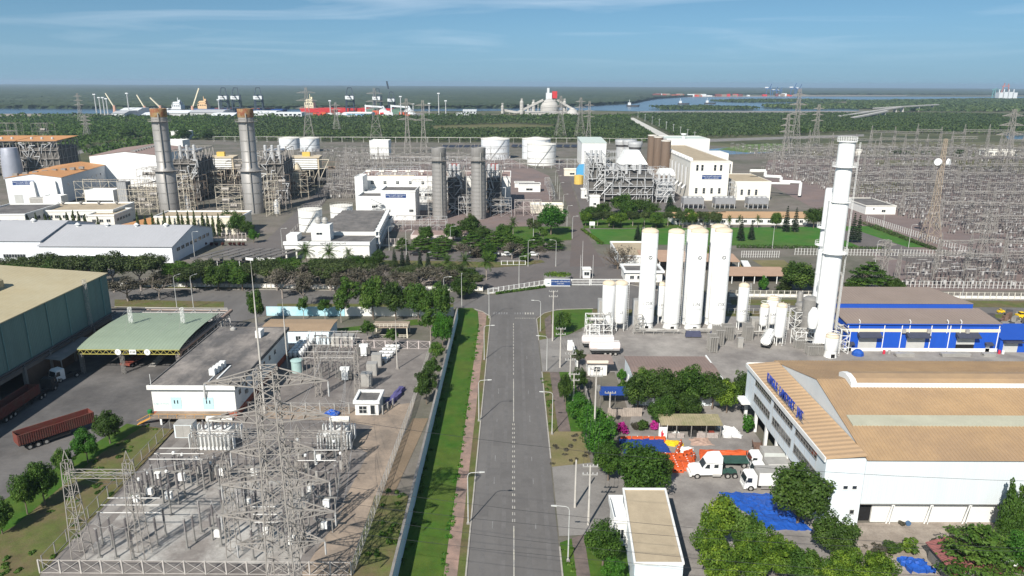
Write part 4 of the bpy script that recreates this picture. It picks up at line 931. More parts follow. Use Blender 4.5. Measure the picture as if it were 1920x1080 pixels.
x,y=g(1548,640);t=thing('process_vessel','white bulging vessel on a frame at the left flank of the white tower','vessel',(x-3.2,y,0));b=MB();b.lathe(0,0,[(.4,2.0),(1.3,3.0),(1.4,5.5),(.6,7)],16);b.build('shell',tankw,t,True)
for k in range(4):a=k*1.571+.7;b=MB();b.bar((math.cos(a)*1.1,math.sin(a)*1.1,0),(math.cos(a)*1.1,math.sin(a)*1.1,3.4),.14);b.build('leg',white,t)
# ------------------------------------------------------------------ tanker trailers
def tanker(label,x,y,rz,L=8.0,m=None,cabin=False,wtx=''):
    t=thing('tanker_trailer',label,'trailer',(x,y,0),rz);m=m or tankw;b=MB();pr=[]
    for k in range(14):a=k*2*math.pi/14;pr.append((math.cos(a)*1.18,math.sin(a)*1.05+2.15))
    b.hexa([(-L/2,u,v) for u,v in pr],[(L/2,u,v) for u,v in pr]);b.build('vessel',m,t)
    for s in (-1,1):b=MB();b.tube((s*L/2,0,2.15),(s*(L/2+.25),0,2.15),1.0,14,.6);b.build('end_cap',m,t)
    b=MB();b.box(-L/2,L/2,-1.1,1.1,.85,1.1);b.build('chassis',chassis,t)
    for s in (-1,1):
        b=MB();b.bar((-L/2,s*.7,3.25),(L/2,s*.7,3.25),.1);b.bar((-L/2+.1,s*1.19,2.75),(L/2-.1,s*1.19,2.75),.06);b.bar((-L/2+.1,s*1.19,1.5),(L/2-.1,s*1.19,1.5),.06);b.build('rail',white,t)
    b=MB();b.box(-1.8,1.8,-1.212,-1.2,1.75,2.5);b.build('panel',tankw,t)
    if wtx:text(wtx,.42,mat('faded_print',(.5,.35,.33),.7,0),t,(0,-1.22,2.12),(R(90),0,0),'lettering',0)
    wheels(t,(L/2-1.0,L/2-2.2,L/2-3.4),.95);b=MB();b.bar((-L/2+1.2,-.7,0.1),(-L/2+1.2,-.7,1),.18);b.bar((-L/2+1.2,.7,.1),(-L/2+1.2,.7,1),.18);b.build('landing_gear',chassis,t)
    return t
pinkw=mat('pale_pink_white',(.72,.64,.61),.5,.06,.4)
tanker('pale tanker trailer with a lettered side panel, nearer of two parked by the yard gate',22.1,163.4,0,6.9,pinkw,wtx='LIQUID OXYGEN');tanker('pale tanker trailer half hidden behind a lettered one by the yard gate',21.0,168.0,0,7.4,pinkw)
tanker('white tanker trailer parked end-on between the finned tube banks',63.3,170.5,R(62),7.5)
# ------------------------------------------------------------------ blue building
cobalt=mat('cobalt_cladding',(0.012,0.075,0.42),0.5,0.06,0.3,streak=True,wave=((1,0,0),.35,.02));cobd=mat('cobalt_trim',(0.015,0.07,0.36),.5,.04)
slate=mat('dark_awning',(.045,.05,.075),.7,.1,1);shut=mat('roller_shutter',(.47,.47,.45),.6,.06,.5,wave=((0,0,1),.12,.02));band=mat('cream_band',(.62,.56,.43),.7,.05)
def blue():
    x0,x1,y0,y1=80.3,117.2,166.2,184.5;t=thing('blue_building','cobalt blue industrial building with a cream band and roller shutters','building',(x0,y0,0));W,D=x1-x0,y1-y0;E=7.0
    b=MB();b.box(0,W,0,D,.9,E);b.build('wall',cobalt,t);b=MB();b.box(-.06,W+.06,-.06,D,0,.898);b.build('plinth',white,t)
    b=MB();b.hexa([(-.2,-.3,E),(W+.2,-.3,E),(W+.2,9.5,E+1.0),(-.2,9.5,E+1.0)],[(-.2,-.3,E+.15),(W+.2,-.3,E+.15),(W+.2,9.5,E+1.15),(-.2,9.5,E+1.15)]);b.build('roof',brownroof,t)
    b=MB();b.box(-.1,W-1.5,9.3,9.6,E+.9,E+2.3);b.build('upper_wall',cobd,t);b=MB();b.hexa([(-.2,9.2,E+2.3),(W-1.5,9.2,E+2.3),(W-6,D+3.0,E+3.2),(-.2,D+3.0,E+3.2)],[(-.2,9.2,E+2.45),(W-1.5,9.2,E+2.45),(W-6,D+3,E+3.35),(-.2,D+3,E+3.35)]);b.build('upper_roof',brownroof,t)
    b=MB();b.box(-.2,W+.2,-.42,-.3,E-.12,E+.16);b.build('gutter',cobd,t)
    b=MB();b.box(-.02,W+.02,-.03,0,E-2.0,E-1.2);b.box(-.03,0,0,D,E-2.0,E-1.2);b.build('band',band,t)
    for x in (.3,9.0,13.2,20.3,24.8,36.5):b=MB();b.cyl(x,-.12,.2,E-.1,.11,n=8);b.build('downpipe',white,t)
    for x in (2.9,15.0,24.0,27.2):
        b=MB();b.path([(x,-.2,E-2.2),(x,-.2,E+.7),(x,.4,E+1.0)],.09,6);b.build('vent_pipe',white,t)
    for k,x in enumerate((5.4,17.0,29.0)):
        b=MB();b.box(x-2.2,x+2.2,-.05,-.004,(1.9 if k==2 else .05),3.9);b.build('roller_shutter',shut,t)
        if k==2:b=MB();b.box(x-2.2,x+2.2,-.03,-.01,.05,1.9);b.build('doorway',dark,t)
        b=MB();b.hexa([(x-2.7,-1.7,3.95),(x+2.7,-1.7,3.95),(x+2.7,-.01,4.0),(x-2.7,-.01,4.0)],[(x-2.7,-1.7,4.2),(x+2.7,-1.7,4.2),(x+2.7,-.01,5.0),(x-2.7,-.01,5.0)]);b.build('awning',slate,t)
    for x in (1.2,34.6):
        b=MB();b.hexa([(x-.9,-1,1.9),(x+.9,-1,1.9),(x+.9,-.01,1.9),(x-.9,-.01,1.9)],[(x-.9,-1,2.1),(x+.9,-1,2.1),(x+.9,-.01,2.5),(x-.9,-.01,2.5)]);b.build('awning',slate,t);b=MB();b.box(x-.5,x+.5,-.06,-.004,.05,1.8);b.build('door',white,t)
    for x in (13.6,19.6,28.8):b=MB();b.cbox(x,-.4,4.9,.8,.5,.9);b.build('floodlight',steel,t)
    t2=thing('blue_lean_to','low blue lean-to with a grey shutter at the right end of the blue building','building',(117.4,165.8,0));b=MB();b.box(0.05,12,0,8,0,3.4);b.build('wall',cobalt,t2);b=MB();b.hexa([(0,-.4,3.4),(12,-.4,3.4),(12,8,4.6),(0.05,8,4.6)],[(0,-.4,3.55),(12,-.4,3.55),(12,8,4.75),(0.05,8,4.75)]);b.build('roof',cobd,t2);b=MB();b.box(.9,4.4,-.06,-.004,.1,2.6);b.build('roller_shutter',shut,t2);b=MB();b.box(.6,5,-1.3,-.01,2.8,3.1);b.build('awning',slate,t2)
    return t
blue()
def drum_kind(nm,label,m):o=MB().lathe(0,0,[(.3,0),(.3,.9)],10).build(nm,m);return tag(o,label,'drum')
x,y=g(1608,666);o=MB().lathe(0,0,[(1.4,0),(1.3,.7),(.7,1.3),(.1,1.4)],9).build('covered_heap',tarpblue);o.location=(x,y,.08);tag(o,'blue tarpaulin covered heap left of the first grey shutter','covered heap')
for px,wd,lb in ((1695,4.5,'flat stack of grey sheets between the first and second shutters'),(1790,7,'long grey pallet stack between the second shutter and the open one'),(1853,3,'heap of dark scrap right of the open shutter')):
    x,y=g(px,668);t=thing('sheet_stack',lb,'stack',(x,y,.09))
    for k in range(5):o=MB().cbox(random.uniform(-.1,.1),0,k*.16,wd*random.uniform(.9,1),1.2,.13).build('sheet',steel,t)
for px,lb,m in ((1657,'red and white drum beside the first grey shutter','red_print'),(1873,'red drum by the far right corner of the blue building','red_print'),(1667,'grey drum beside the first grey shutter','galvanised_steel'),(1880,'white round drum by the far right corner of the blue building','white_paint')):
    x,y=g(px,664);o=drum_kind('drum',lb,MATS[m]);o.location=(x,y,.09)
# yellow loaders and dark yard at the far right
for px,py,lb in ((1755,592,'small yellow loader behind the right corner of the blue building'),(1908,600,'big yellow excavator body behind the blue building, right edge')):
    x,y=g(px if px>1800 else 1872,py if px>1800 else 588);t=thing('loader',lb,'loader',(x,y,0));b=MB();b.box(0,5,0,2.4,.8,2.3);b.box(1.2,2.8,.3,2.1,2.3,3.4);b.build('body',yellow,t);b=MB();b.box(1.1,2.9,.25,2.15,2.5,3.2);b.build('cab_window',glass,t);wheels(t,(1.0,4.0),1.1,.7,.5);t.scale=(.36,)*3 if px<1800 else (.62,)*3
    for w_ in t.children:
        if w_.name.startswith('wheel'):w_.location.y+=1.2
t=thing('scrap_rack','dark rack of scrap and dismantled parts behind the right end of the blue building','scrap',(*g(1850,618),0));rr=random.Random(3)
for k in range(34):o=MB().cbox(rr.uniform(0,22),rr.uniform(0,12),0.05,rr.uniform(.8,2.6),rr.uniform(.6,1.6),rr.uniform(.5,2.2),rz=rr.random()).build('scrap_piece',[steel_k,steel_d,chassis,MATS['rusty_brown']][k % 4],t)
# ------------------------------------------------------------------ red shed, pale sheet at the lower right corner
t=gable_building('red_roofed_shed','small shed with a dull red tin roof in the lower right corner','shed',*[*g(1770,1085)][:1],g(1770,1085)[0]+5.5,g(1770,1085)[1]-2,g(1770,1085)[1]+4,2.4,3.3,'y',concrete_d,mat('dull_red_roof',(.23,.085,.08),.8,.15,.6,wave=((0,1,0),.3,.03)),.4)
x,y=g(1878,1078);o=MB().hexa([(-1.3,-.9,0),(1.3,-.9,0),(1.3,.9,0),(-1.3,.9,0)],[(-1.3,-.9,.1),(1.3,-.9,.1),(1.4,.9,.45),(-1.3,.9,.4)]).build('roof_sheet',white);o.location=(x,y,2.0);tag(o,'pale sheet roof of a lean-to in the trees at the lower right corner','roof sheet')
x,y=g(1712,1062);lump_sheet('tarpaulin','small crumpled blue tarpaulin near the red roofed shed','tarpaulin',[(x-1.5,y-1.2),(x+1.9,y-1.5),(x+1.4,y+.8),(x-1.6,y+1.4)],.6,tarpblue,.5,8,13)
x,y=g(1703,987);o=MB().tube((0,0,.35),(0,.3,.35),.38,14).build('drum',mat('blue_drum',(.06,.12,.22),.5,.1));o.location=(x,y,.08);tag(o,'blue drum lying against the wall under the tan roofed warehouse','drum')
# ------------------------------------------------------------------ trees and shrubs on the right
HG='trees behind the open shed'
for px,py,tp,w_,k,lb in ((1195,770,700,70,'deep','dark round tree at the left end of the clump behind the open shed'),(1245,768,690,85,'deep','broad dark tree second from the left behind the open shed'),(1290,765,686,85,'mid','tall tree in the middle of the clump behind the open shed'),(1285,788,735,70,'deep','low dark tree right above the roof of the open shed'),(1335,768,697,80,'deep','dark tree right of the middle in the clump behind the open shed'),(1362,775,712,60,'lime','yellowish tree at the right of the clump behind the open shed'),(1390,765,697,55,'deep','dark tree beside the entrance of the tan roofed warehouse'),(1240,800,742,60,'mid','low green tree left above the open shed'),(1210,748,690,60,'mid','green tree in front of the taupe roofed building corner')):
    tree(k,px,py,tp,w_,lb)
tree('clipped',1401,813,772,30,'narrow clipped hedge bush beside the steps of the tan roofed warehouse')
tree('clipped',1165,715,688,20,'egg shaped clipped bush at the left corner of the taupe roofed building');tree('shrub',1167,735,708,22,'low bush below the egg shaped clipped bush')
HW='street trees along the right side of the road'
for px,py,tp,w_,k,lb in ((1088,800,740,60,'bright','far end tree of the dense green row right of the road'),(1112,830,765,78,'bright','second tree of the dense green row right of the road'),(1128,868,790,88,'bright','third tree of the dense green row right of the road'),(1140,902,835,70,'mid','low tree at the near end of the dense green row right of the road'),(1196,928,838,125,'mid','broad tree between the driveway and the orange barriers'),(1235,912,850,70,'deep','darker tree touching the broad one beside the orange barriers'),(1130,1062,985,85,'mid','tree on the verge left of the tan roofed office'),(1085,690,655,30,'streetdull','small tree by the guard house at the yard gate'),(1086,735,690,35,'deep','dark tree on the verge behind the utility poles'),(1060,760,700,32,'deep','narrow dark tree on the verge beside the boundary wall'),(1055,625,583,45,'mid','tree on the grass corner at the crossroads'),(1150,1095,1050,60,'bright','bush-like tree at the lower edge below the verge tree')):
    tree(k,px,py,tp,w_,lb)
tree('flower',1165,812,790,30,'magenta flowering shrub at the left of the dark blue tarpaulin');tree('flower',1227,806,786,20,'smaller magenta flowering shrub left of the open shed');tree('bushdark',1205,806,785,26,'dark bush between the two magenta shrubs');tree('bushdull',1190,806,788,20,'dull bush right of the larger magenta shrub')
for px,py,tp,w_,k,lb in ((1495,985,868,140,'deep','large round dark tree in front of the white office facade'),(1560,1050,966,105,'deep','round dark dome tree right of the blue tarpaulin'),(1350,1030,925,95,'lime','yellow green tree at the left of the lower right grove'),(1330,1065,975,80,'lime','yellow green tree at the lower left of the grove'),(1400,1060,960,90,'mid','green tree in the middle of the lower right grove'),(1400,1095,1015,100,'lime','yellow green tree near the bottom edge of the grove'),(1455,1085,1005,90,'lime','bright yellow green tree left of the dome tree'),(1500,1100,1025,90,'mid','green tree below the dome tree'),(1345,1120,1025,90,'lime','yellow green tree at the bottom edge left of the grove'),(1590,1110,1030,90,'lime','bright yellow tree at the bottom edge below the dome tree'),(1650,1110,1040,80,'lime','yellow green tree left of the small blue tarpaulin'),(1545,1120,1045,80,'lime','low yellow tree at the bottom edge')):
    tree(k,px,py,tp,w_,lb)
for px,py,tp,w_,k,lb in ((1672,1038,1015,38,'bushdark','small dark round bush in the dirt yard'),(1700,1035,1008,42,'bushlime','small yellowish bush beside the dark round one'),(1648,1040,1020,30,'bushdull','scrubby bush left of the dark round one in the dirt yard'),(1757,1030,1008,30,'bushdull','dry bush left of the broad layered tree'),(1783,1000,985,18,'bushdull','first dry weed clump along the warehouse wall'),(1800,1000,986,16,'bushdull','second dry weed clump along the warehouse wall'),(1832,1002,985,22,'bushdull','third dry weed clump along the warehouse wall'),(1690,985,975,14,'bushdull','little weed at the foot of the warehouse column'),(1762,1058,1025,34,'bushred','dark red shrub beside the red roofed shed'),(1905,1075,1040,40,'bushred','dark red shrub at the right edge'),(1630,1052,1030,26,'bushlime','little green bush at the left of the dirt yard')):
    tree(k,px,py,tp,w_,lb)
tree('layered',1825,1085,985,160,'broad layered tree beside the red roofed shed');tree('bright',1900,1070,1000,75,'bright green tree at the lower right edge')
for i,(px,py,tp,w_) in enumerate(((1880,1008,897,34),(1899,1006,905,30),(1922,1006,915,32))):
    tree('column',px,py,tp,w_,('tallest','middle','rightmost')[i]+' of the three drooping column trees at the right edge')
# ------------------------------------------------------------------ lamps and poles
def lamp_kind(h=8.4,arm=1.7):
    t=thing('street_lamp','street lamp','street lamp');b=MB();b.lathe(0,0,[(.11,0),(.06,h-.6)],8);b.path([(0,0,h-.6),(.12,0,h-.2),(.45,0,h),(arm,0,h+.12)],.05,6);b.build('pole',mat('lamp_pole_paint',(.44,.44,.42),.6,.1,1),t)
    b=MB();b.hexa([(arm,-.13,h+.04),(arm+.75,-.1,h+.1),(arm+.75,.1,h+.1),(arm,.13,h+.04)],[(arm,-.1,h+.2),(arm+.75,-.07,h+.2),(arm+.75,.07,h+.2),(arm,.1,h+.2)]);b.build('lamp_head',MATS['lamp_pole_paint'],t);b=MB();b.cbox(0,0,0,.45,.45,.3);b.build('base',concrete,t);return Kind(t)
LK=lamp_kind();gl='street lamps along the main road'
for i,(px,py) in enumerate(((878,983),(898,790),(908,675),(917,597))):
    LK.at(g(px,py),0,'street lamp on the left verge of the main road, %s from the camera' % nth(i),None,gl)
for i,(px,py) in enumerate(((1065,1053),(1035,815),(1025,697),(1013,622))):
    LK.at(g(px,py),math.pi,'street lamp on the right verge of the main road, %s from the camera' % nth(i),None,gl)
def util_pole(label,x,y,h,arms=2,rz=0,lean=0):
    t=thing('utility_pole',label,'utility pole',(x,y,0),rz);b=MB();b.lathe(0,0,[(.19,0),(.12,h)],8);b.build('pole',poleconc,t)
    for k in range(arms):
        z=h-.3-k*1.3;b=MB();b.cbox(0,0,z,2.2,.14,.14);b.build('crossarm',steel,t);b=MB()
        for x_ in (-1,-.4,.4,1):b.lathe(x_,0,[(.07,z+.14),(.1,z+.25),(.05,z+.45)],6)
        b.build('insulator',porcl,t)
    return t
PO={}
for nm,px,py,tp,lb in (('a',1103,985,872,'nearest concrete utility pole at the driveway'),('b',1113,842,690,'tall utility pole with a transformer beside the hedge'),('c',1143,768,735,'short pale post with a floodlight by the board fence'),('d',1068,742,662,'utility pole on the verge, left one of the twin pair'),('e',1075,755,700,'utility pole on the verge, right one of the twin pair'),('f',1050,690,615,'utility pole beside the yard driveway'),('g',1036,640,545,'utility pole on the grass corner at the crossroads')):
    x,y=g(px,py);h=ht(x,y,tp);util_pole(lb,x,y,h,1 if nm=='c' else 2);PO[nm]=(x,y,h)
x,y,h=PO['b'];o=MB().lathe(0,0,[(.3,0),(.35,.5),(.3,1)],10).build('pole_transformer',steel_d);o.location=(x+.5,y,h-4.2);tag(o,'grey drum transformer hung on the tall utility pole beside the hedge','transformer')
x,y=g(1107,985);util_pole('leaning brace pole beside the nearest utility pole',x-1.9,y+4.5,ht(x,y,880)-1,0)
wirem=mat('cable',(.04,.04,.042),.6,0)
def wire(name,label,pts,r=.016,sag=.5,cat='cable',group=None):
    b=MB()
    for a,c in zip(pts,pts[1:]):
        a,c=Vector(a),Vector(c);L_=[a.lerp(c,k/8)+Vector((0,0,-4*sag*(k/8)*(1-k/8))) for k in range(9)];b.path(L_,r,3)
    o=b.build(name,wirem);tag(o,label,cat,group);return o
order=[PO[k] for k in ('a','b','d','f','g')]
for q_,s in enumerate((-1,-.4,.4,1)):wire('power_cable','thin power cable along the utility poles, %s from the road side' % nth(q_),[(x+s,y,h+.1) for x,y,h in order],.018,.6,'cable','cables along the utility poles')
# ------------------------------------------------------------------ lattice steelwork
def lattice(b,base,top,w0,w1,n,lw=.1,bw=.06,horiz=True,axis=None):
    """square lattice mast between two points; half widths w0, w1"""
    base,top=Vector(base),Vector(top);d=(top-base).normalized();u=Vector((1,0,0)) if abs(d.x)<.7 else Vector((0,1,0));v=d.cross(u).normalized();u=v.cross(d)
    P=[]
    for k in range(n+1):
        f=k/n;c=base.lerp(top,f);w_=w0*(1-f)+w1*f;P.append([c+u*a*w_+v*e*w_ for a,e in ((-1,-1),(1,-1),(1,1),(-1,1))])
    for q in range(4):b.bar(P[0][q],P[n][q],lw)
    for k in range(n):
        for q in range(4):
            r=(q+1) % 4
            if (k+q) % 2:b.bar(P[k][q],P[k+1][r],bw)
            else:b.bar(P[k][r],P[k+1][q],bw)
            if horiz:b.bar(P[k+1][q],P[k+1][r],bw)
def xlattice(b,zs,ws,lw,bw,x=0,y=0):
    """tower body: list of heights and half widths, crossed braces on every face"""
    P=[[(x+a*w_,y+e*w_,z) for a,e in ((-1,-1),(1,-1),(1,1),(-1,1))] for z,w_ in zip(zs,ws)]
    for k in range(len(zs)-1):
        for q in range(4):
            r=(q+1) % 4;b.bar(P[k][q],P[k+1][q],lw);b.bar(P[k][q],P[k+1][r],bw);b.bar(P[k][r],P[k+1][q],bw);b.bar(P[k+1][q],P[k+1][r],bw)
def pylon(name,label,x,y,H,wb,wt,arms,lw=.16,bw=.08,rz=0,npan=10,waist=None,m=None,ins=True,group=None):
    """transmission tower: body, each cross-arm, insulator strings; arms: (height, half length)"""
    t=thing(name,label,'pylon',(x,y,0),rz,group);m=m or steel
    zs=[H*(1-(1-k/npan)**1.35) for k in range(npan+1)];ws=[]
    for z in zs:
        if waist and z>waist[0]:ws.append(waist[1]+(wt-waist[1])*(z-waist[0])/(H-waist[0]))
        elif waist:ws.append(wb+(waist[1]-wb)*z/waist[0])
        else:ws.append(wb+(wt-wb)*z/H)
    b=MB();xlattice(b,zs,ws,lw,bw);b.build('body',m,t)
    for z,L_ in arms:
        w_=np.interp(z,zs,ws)
        for s in (-1,1):
            b=MB();tip=(s*L_,0,z+.15);hh=L_*.22
            for e in (-1,1):
                b.bar((s*w_,e*w_,z),tip,lw*.8);b.bar((s*w_*.95,e*w_*.95,z+hh),tip,lw*.8)
                for f in (.25,.5,.75):
                    p=Vector((s*w_,e*w_,z)).lerp(Vector(tip),f);q=Vector((s*w_,e*w_,z+hh)).lerp(Vector(tip),f);b.bar(p,q,bw);b.bar(p,Vector((s*w_,-e*w_,z)).lerp(Vector(tip),f),bw);b.bar(q,Vector((s*w_,e*w_,z)).lerp(Vector(tip),f-.25),bw)
            b.build('cross_arm',m,t)
            if ins:
                b=MB();b.lathe(s*L_,0,[(.09,z-1.7),(.12,z-1.2),(.09,z-.8),(.12,z-.4),(.05,z+.1)],6);b.build('insulator_string',porcl,t)
    return t
pylon('transmission_tower','very large lattice transmission tower rising over the near substation, reaching the bottom edge',-26.6,73.5,32.4,1.75,1.0,[(10.6,5.0),(14.4,6.4),(18.3,6.0),(22.4,4.6),(26.4,6.6),(30.6,6.6)],.15,.08,R(4),17,(20,1.15),steel_r)
def gantry_frame(name,label,pts,H,beams,w0=.75,w1=.35,peak=2.4,lw=.12,bw=.065,m=None,group=None,nseg=9):
    """portal: lattice columns at pts, lattice beams between neighbours at heights in beams"""
    c=np.mean(pts,0);t=thing(name,label,'gantry',(c[0],c[1],0),0,group);m=m or steel
    for x,y in pts:
        b=MB();lattice(b,(x-c[0],y-c[1],0),(x-c[0],y-c[1],H),w0,w1,nseg,lw,bw);
        for a in (-1,1):b.bar((x-c[0]+a*w1,y-c[1],H),(x-c[0],y-c[1],H+peak*.6),lw*.8)
        b.build('column',m,t)
    for (xa,ya),(xb,yb) in zip(pts,pts[1:]):
        for z in beams:
            L_=math.hypot(xb-xa,yb-ya);b=MB();lattice(b,(xa-c[0],ya-c[1],z),(xb-c[0],yb-c[1],z),.42,.42,max(3,int(L_/1.3)),lw*.8,bw,False);b.build('beam',m,t)
    return t
gantry_frame('line_gantry','front left lattice gantry of the near substation with its beam over the grass bank',[(-58.0,85.5),(-50.0,85.5)],14.4,[12.6],.95,.45,2.6,m=steel_r,lw=.11,bw=.055)
gantry_frame('line_gantry','slim lattice gantry beside the very large transmission tower',[(-37.6,86.0),(-29.0,87)],14.2,[12.4],.8,.42,2.6,m=steel_r)
gantry_frame('line_gantry','lattice gantry at the back of the near substation by the dense bus posts',[(-39.5,138.5),(-31.5,138.5)],9.5,[8.4],.6,.35,2.0,m=steel_r)
# ------------------------------------------------------------------ near substation equipment
def post_kind():
    t=thing('bus_post','bus post','insulator post');b=MB();b.cyl(0,0,0,2.6,.14,.12,8);b.cbox(0,0,0,.6,.6,.12);b.build('support',steel_d,t)
    b=MB();pr=[];z=2.6
    for k in range(9):pr+=[(.10,z),(.19,z+.07),(.10,z+.16)];z+=.22
    b.lathe(0,0,pr,8);b.build('insulator',porc,t);b=MB();b.cyl(0,0,z-.05,z+.15,.12,n=8);b.cbox(0,0,z+.1,.4,.12,.08);b.build('cap',steel,t);return Kind(t)
PK=post_kind();pg='bus posts of the near substation'
PP=[(480,870),(545,890),(460,955),(570,960),(655,895),(690,970),(850,880),(905,810),(1050,900),(1100,850),(1145,790),(700,745),(940,670),(1035,550),(1120,465),(1165,500),(1205,450),(1010,460),(920,470),(870,450),(830,530),(790,560),(1290,700),(1230,780),(1280,880)]
PP=[(60+u*.278,780+v*.278) for u,v in PP]+[(380+u*.278,780+v*.278) for u,v in ((300,660),(350,720),(300,540),(430,560),(520,900),(580,960),(690,880),(760,700),(860,560),(700,640),(560,640),(450,800),(800,760),(250,700),(180,480),(120,520),(560,480),(620,420),(500,380),(720,420),(345,970),(410,900),(330,800),(370,700),(920,470),(905,510),(835,480),(690,560),(400,560),(270,560),(740,560),(800,620),(640,840),(720,760),(610,700),(560,800),(480,640),(360,470),(250,440))]
for i,(px,py) in enumerate(sorted(PP)):PK.at((*g(px,py),.07),random.random(),'slim grey bus post on the light gravel, %s from the left' % nth(i),(1,1,random.uniform(.9,1.12)),pg)
tubm=mat('busbar_tube',(.60,.58,.55),.45,.05,1,metal=.3)
for i,((u0,u1,v),z) in enumerate((((510,865,553),5.2),((465,865,600),5.2),((460,870,652),5.2),((860,1180,217),5.0),((825,1160,254),5.0),((790,1150,291),5.0))):
    a=g(60+u0*.278,780+v*.278,z);c=g(60+u1*.278,780+v*.278,z);b=MB();b.tube((*a,z),(*c,z),.07,8);o=b.build('busbar',tubm)
    tag(o,'%s busbar tube across the bus posts, %s row' % (('rear','middle','front')[i % 3],'near' if i<3 else 'far'),'busbar','busbar tubes over the near substation')
for i,(u0,u1,v,z) in enumerate(((330,490,612,5.0),(340,500,663,5.0),(350,510,716,5.0),(640,900,300,6),(700,920,230,6))):
    a=g(380+u0*.278,780+v*.278,z);c=g(380+u1*.278,780+v*.278,z);b=MB();b.tube((*a,z),(*c,z),.07,8);o=b.build('busbar',tubm)
    tag(o,'%s short busbar tube beside the very large tower counted from the rear' % nth((2,3,4,1,0)[i]),'busbar','busbar tubes over the near substation')
def breaker_kind():
    t=thing('circuit_breaker','breaker','circuit breaker');b=MB()
    for x in (-1.1,1.1):b.cbox(x,0,0,.16,.16,2.2)
    b.cbox(0,0,2.2,3.0,.3,.2);b.build('stand',steel_d,t);b=MB();b.cbox(0,-.35,1.0,.9,.5,1.1);b.build('control_box',white,t)
    for x in (-1.2,0,1.2):
        b=MB();pr=[];z=2.4
        for k in range(10):pr+=[(.1,z),(.17,z+.07),(.1,z+.14)];z+=.19
        pr+=[(.14,z),(.14,z+.25)];b.lathe(x,0,pr,8);b.build('pole',porc,t)
    return Kind(t)
BK=breaker_kind();cg='circuit breakers of the near substation'
for i,(px,py) in enumerate(sorted(((300,905),(322,945),(258,950),(345,910),(285,935),(412,1015),(470,955),(480,900),(585,930),(600,870),(615,960),(420,900),(500,1010),(550,1030),(610,1000)))):
    BK.at((*g(px,py),.07),random.uniform(-.1,.1),'three pole circuit breaker with a white control box, %s from the left' % nth(i),random.uniform(.85,1.1),cg)
def ct_kind():
    t=thing('instrument_transformer','ct','transformer');b=MB();b.cbox(0,0,0,.5,.5,2.0);b.build('stand',steel,t);b=MB();pr=[];z=2.0
    for k in range(6):pr+=[(.12,z),(.2,z+.07),(.12,z+.15)];z+=.21
    b.lathe(0,0,pr,8);b.build('insulator',porc,t);b=MB();b.lathe(0,0,[(.1,z),(.28,z+.1),(.28,z+.45),(.1,z+.6)],10);b.build('head',white,t);return Kind(t)
CK=ct_kind()
for i,(px,py) in enumerate(sorted(((330,885),(265,935),(280,925),(316,915),(345,882),(398,902),(372,895),(405,890),(575,885),(595,900),(640,880),(628,858),(612,848),(560,860),(490,860)))):
    CK.at((*g(px,py),.07),0,'white headed instrument transformer, %s from the left in the near substation' % nth(i),random.uniform(.8,1),'instrument transformers of the near substation')
# dense bay at the back: rows of thin bus posts under a wire mesh
dm=0
for j,py in enumerate((655,668,682,696,708)):
    for k in range(8):
        x,y=g(582+k*12.5-j*4,py);x+=random.uniform(-.4,.4)
        PK.at((x,y,.07),random.random(),'bus post in the dense rear bay, %s of the %s row from the rear' % (nth(k),nth(j)),(.8,.8,random.uniform(.75,1.0)),'bus posts in the dense rear bay')
b=MB()
for j,py in enumerate((655,668,682,696,708)):
    a=g(580-j*4,py);c=g(680-j*4,py);b.tube((a[0],a[1],4.6),(c[0],c[1],4.6),.05,6)
for k in range(5):a=g(585+k*22,655);c=g(570+k*21,708);b.tube((a[0],a[1],4.9),(c[0],c[1],4.9),.04,6)
o=b.build('bus_grid',tubm);tag(o,'grid of thin tubes over the dense rear bay','busbar');o['kind']='stuff'
# droppers and thin conductors between posts, gantries and the tower arms
b=MB();rr=random.Random(77)
def sagw(a,c,s,r=.022):
    a,c=Vector(a),Vector(c);P=[a.lerp(c,k/6)-Vector((0,0,4*s*(k/6)*(1-k/6))) for k in range(7)];b.path(P,r,3)
WP=[(*g(px,py),5.2) for px,py in PP]
for k in range(54):
    i=rr.randrange(len(WP));near=sorted(WP,key=lambda q:math.dist(q[:2],WP[i][:2]))[1:4];sagw(WP[i],rr.choice(near),.5)
for x in (-57,-54.5,-51.5):sagw((x,85.5,12.4),(x+1,97,5.4),1.2);sagw((x,85.5,12.4),(-30-x*.05,76,18+rr.random()*8),1.5)
for x in (-36,-33.5,-31):
    sagw((x,86.3,12.2),(x-3,100,5.4),1);sagw((x,86.3,12.2),(x+5,74,14.4),1)
for s_ in (-1,1):
    for z,L_ in ((14.4,6.4),(18.3,6.0),(26.4,6.6)):sagw((-26.6+s_*L_,73.5,z),(-36+s_*2.5,138.5,8.2),3.5);sagw((-26.6+s_*L_,73.5,z-1.6),(-33+s_*7,104+rr.random()*8,5.3),2)
for k in range(16):sagw((rr.uniform(-48,-24),rr.uniform(98,128),rr.uniform(4.5,6)),(rr.uniform(-48,-24),rr.uniform(98,128),rr.uniform(4.5,6)),.7)
o=b.build('conductors',mat('aluminium_wire',(.42,.41,.40),.5,0,metal=.4));tag(o,'thin conductors strung between the posts of the near substation','wires');o['kind']='stuff'
gantry_frame('line_gantry','low lattice beam gantry in the middle of the near substation before the transformers',[(-52,108.5),(-43.5,108.5),(-35,108.5),(-27.5,108.5)],7.6,[6.8],.45,.3,1.4,m=steel_r,lw=.1,bw=.055)
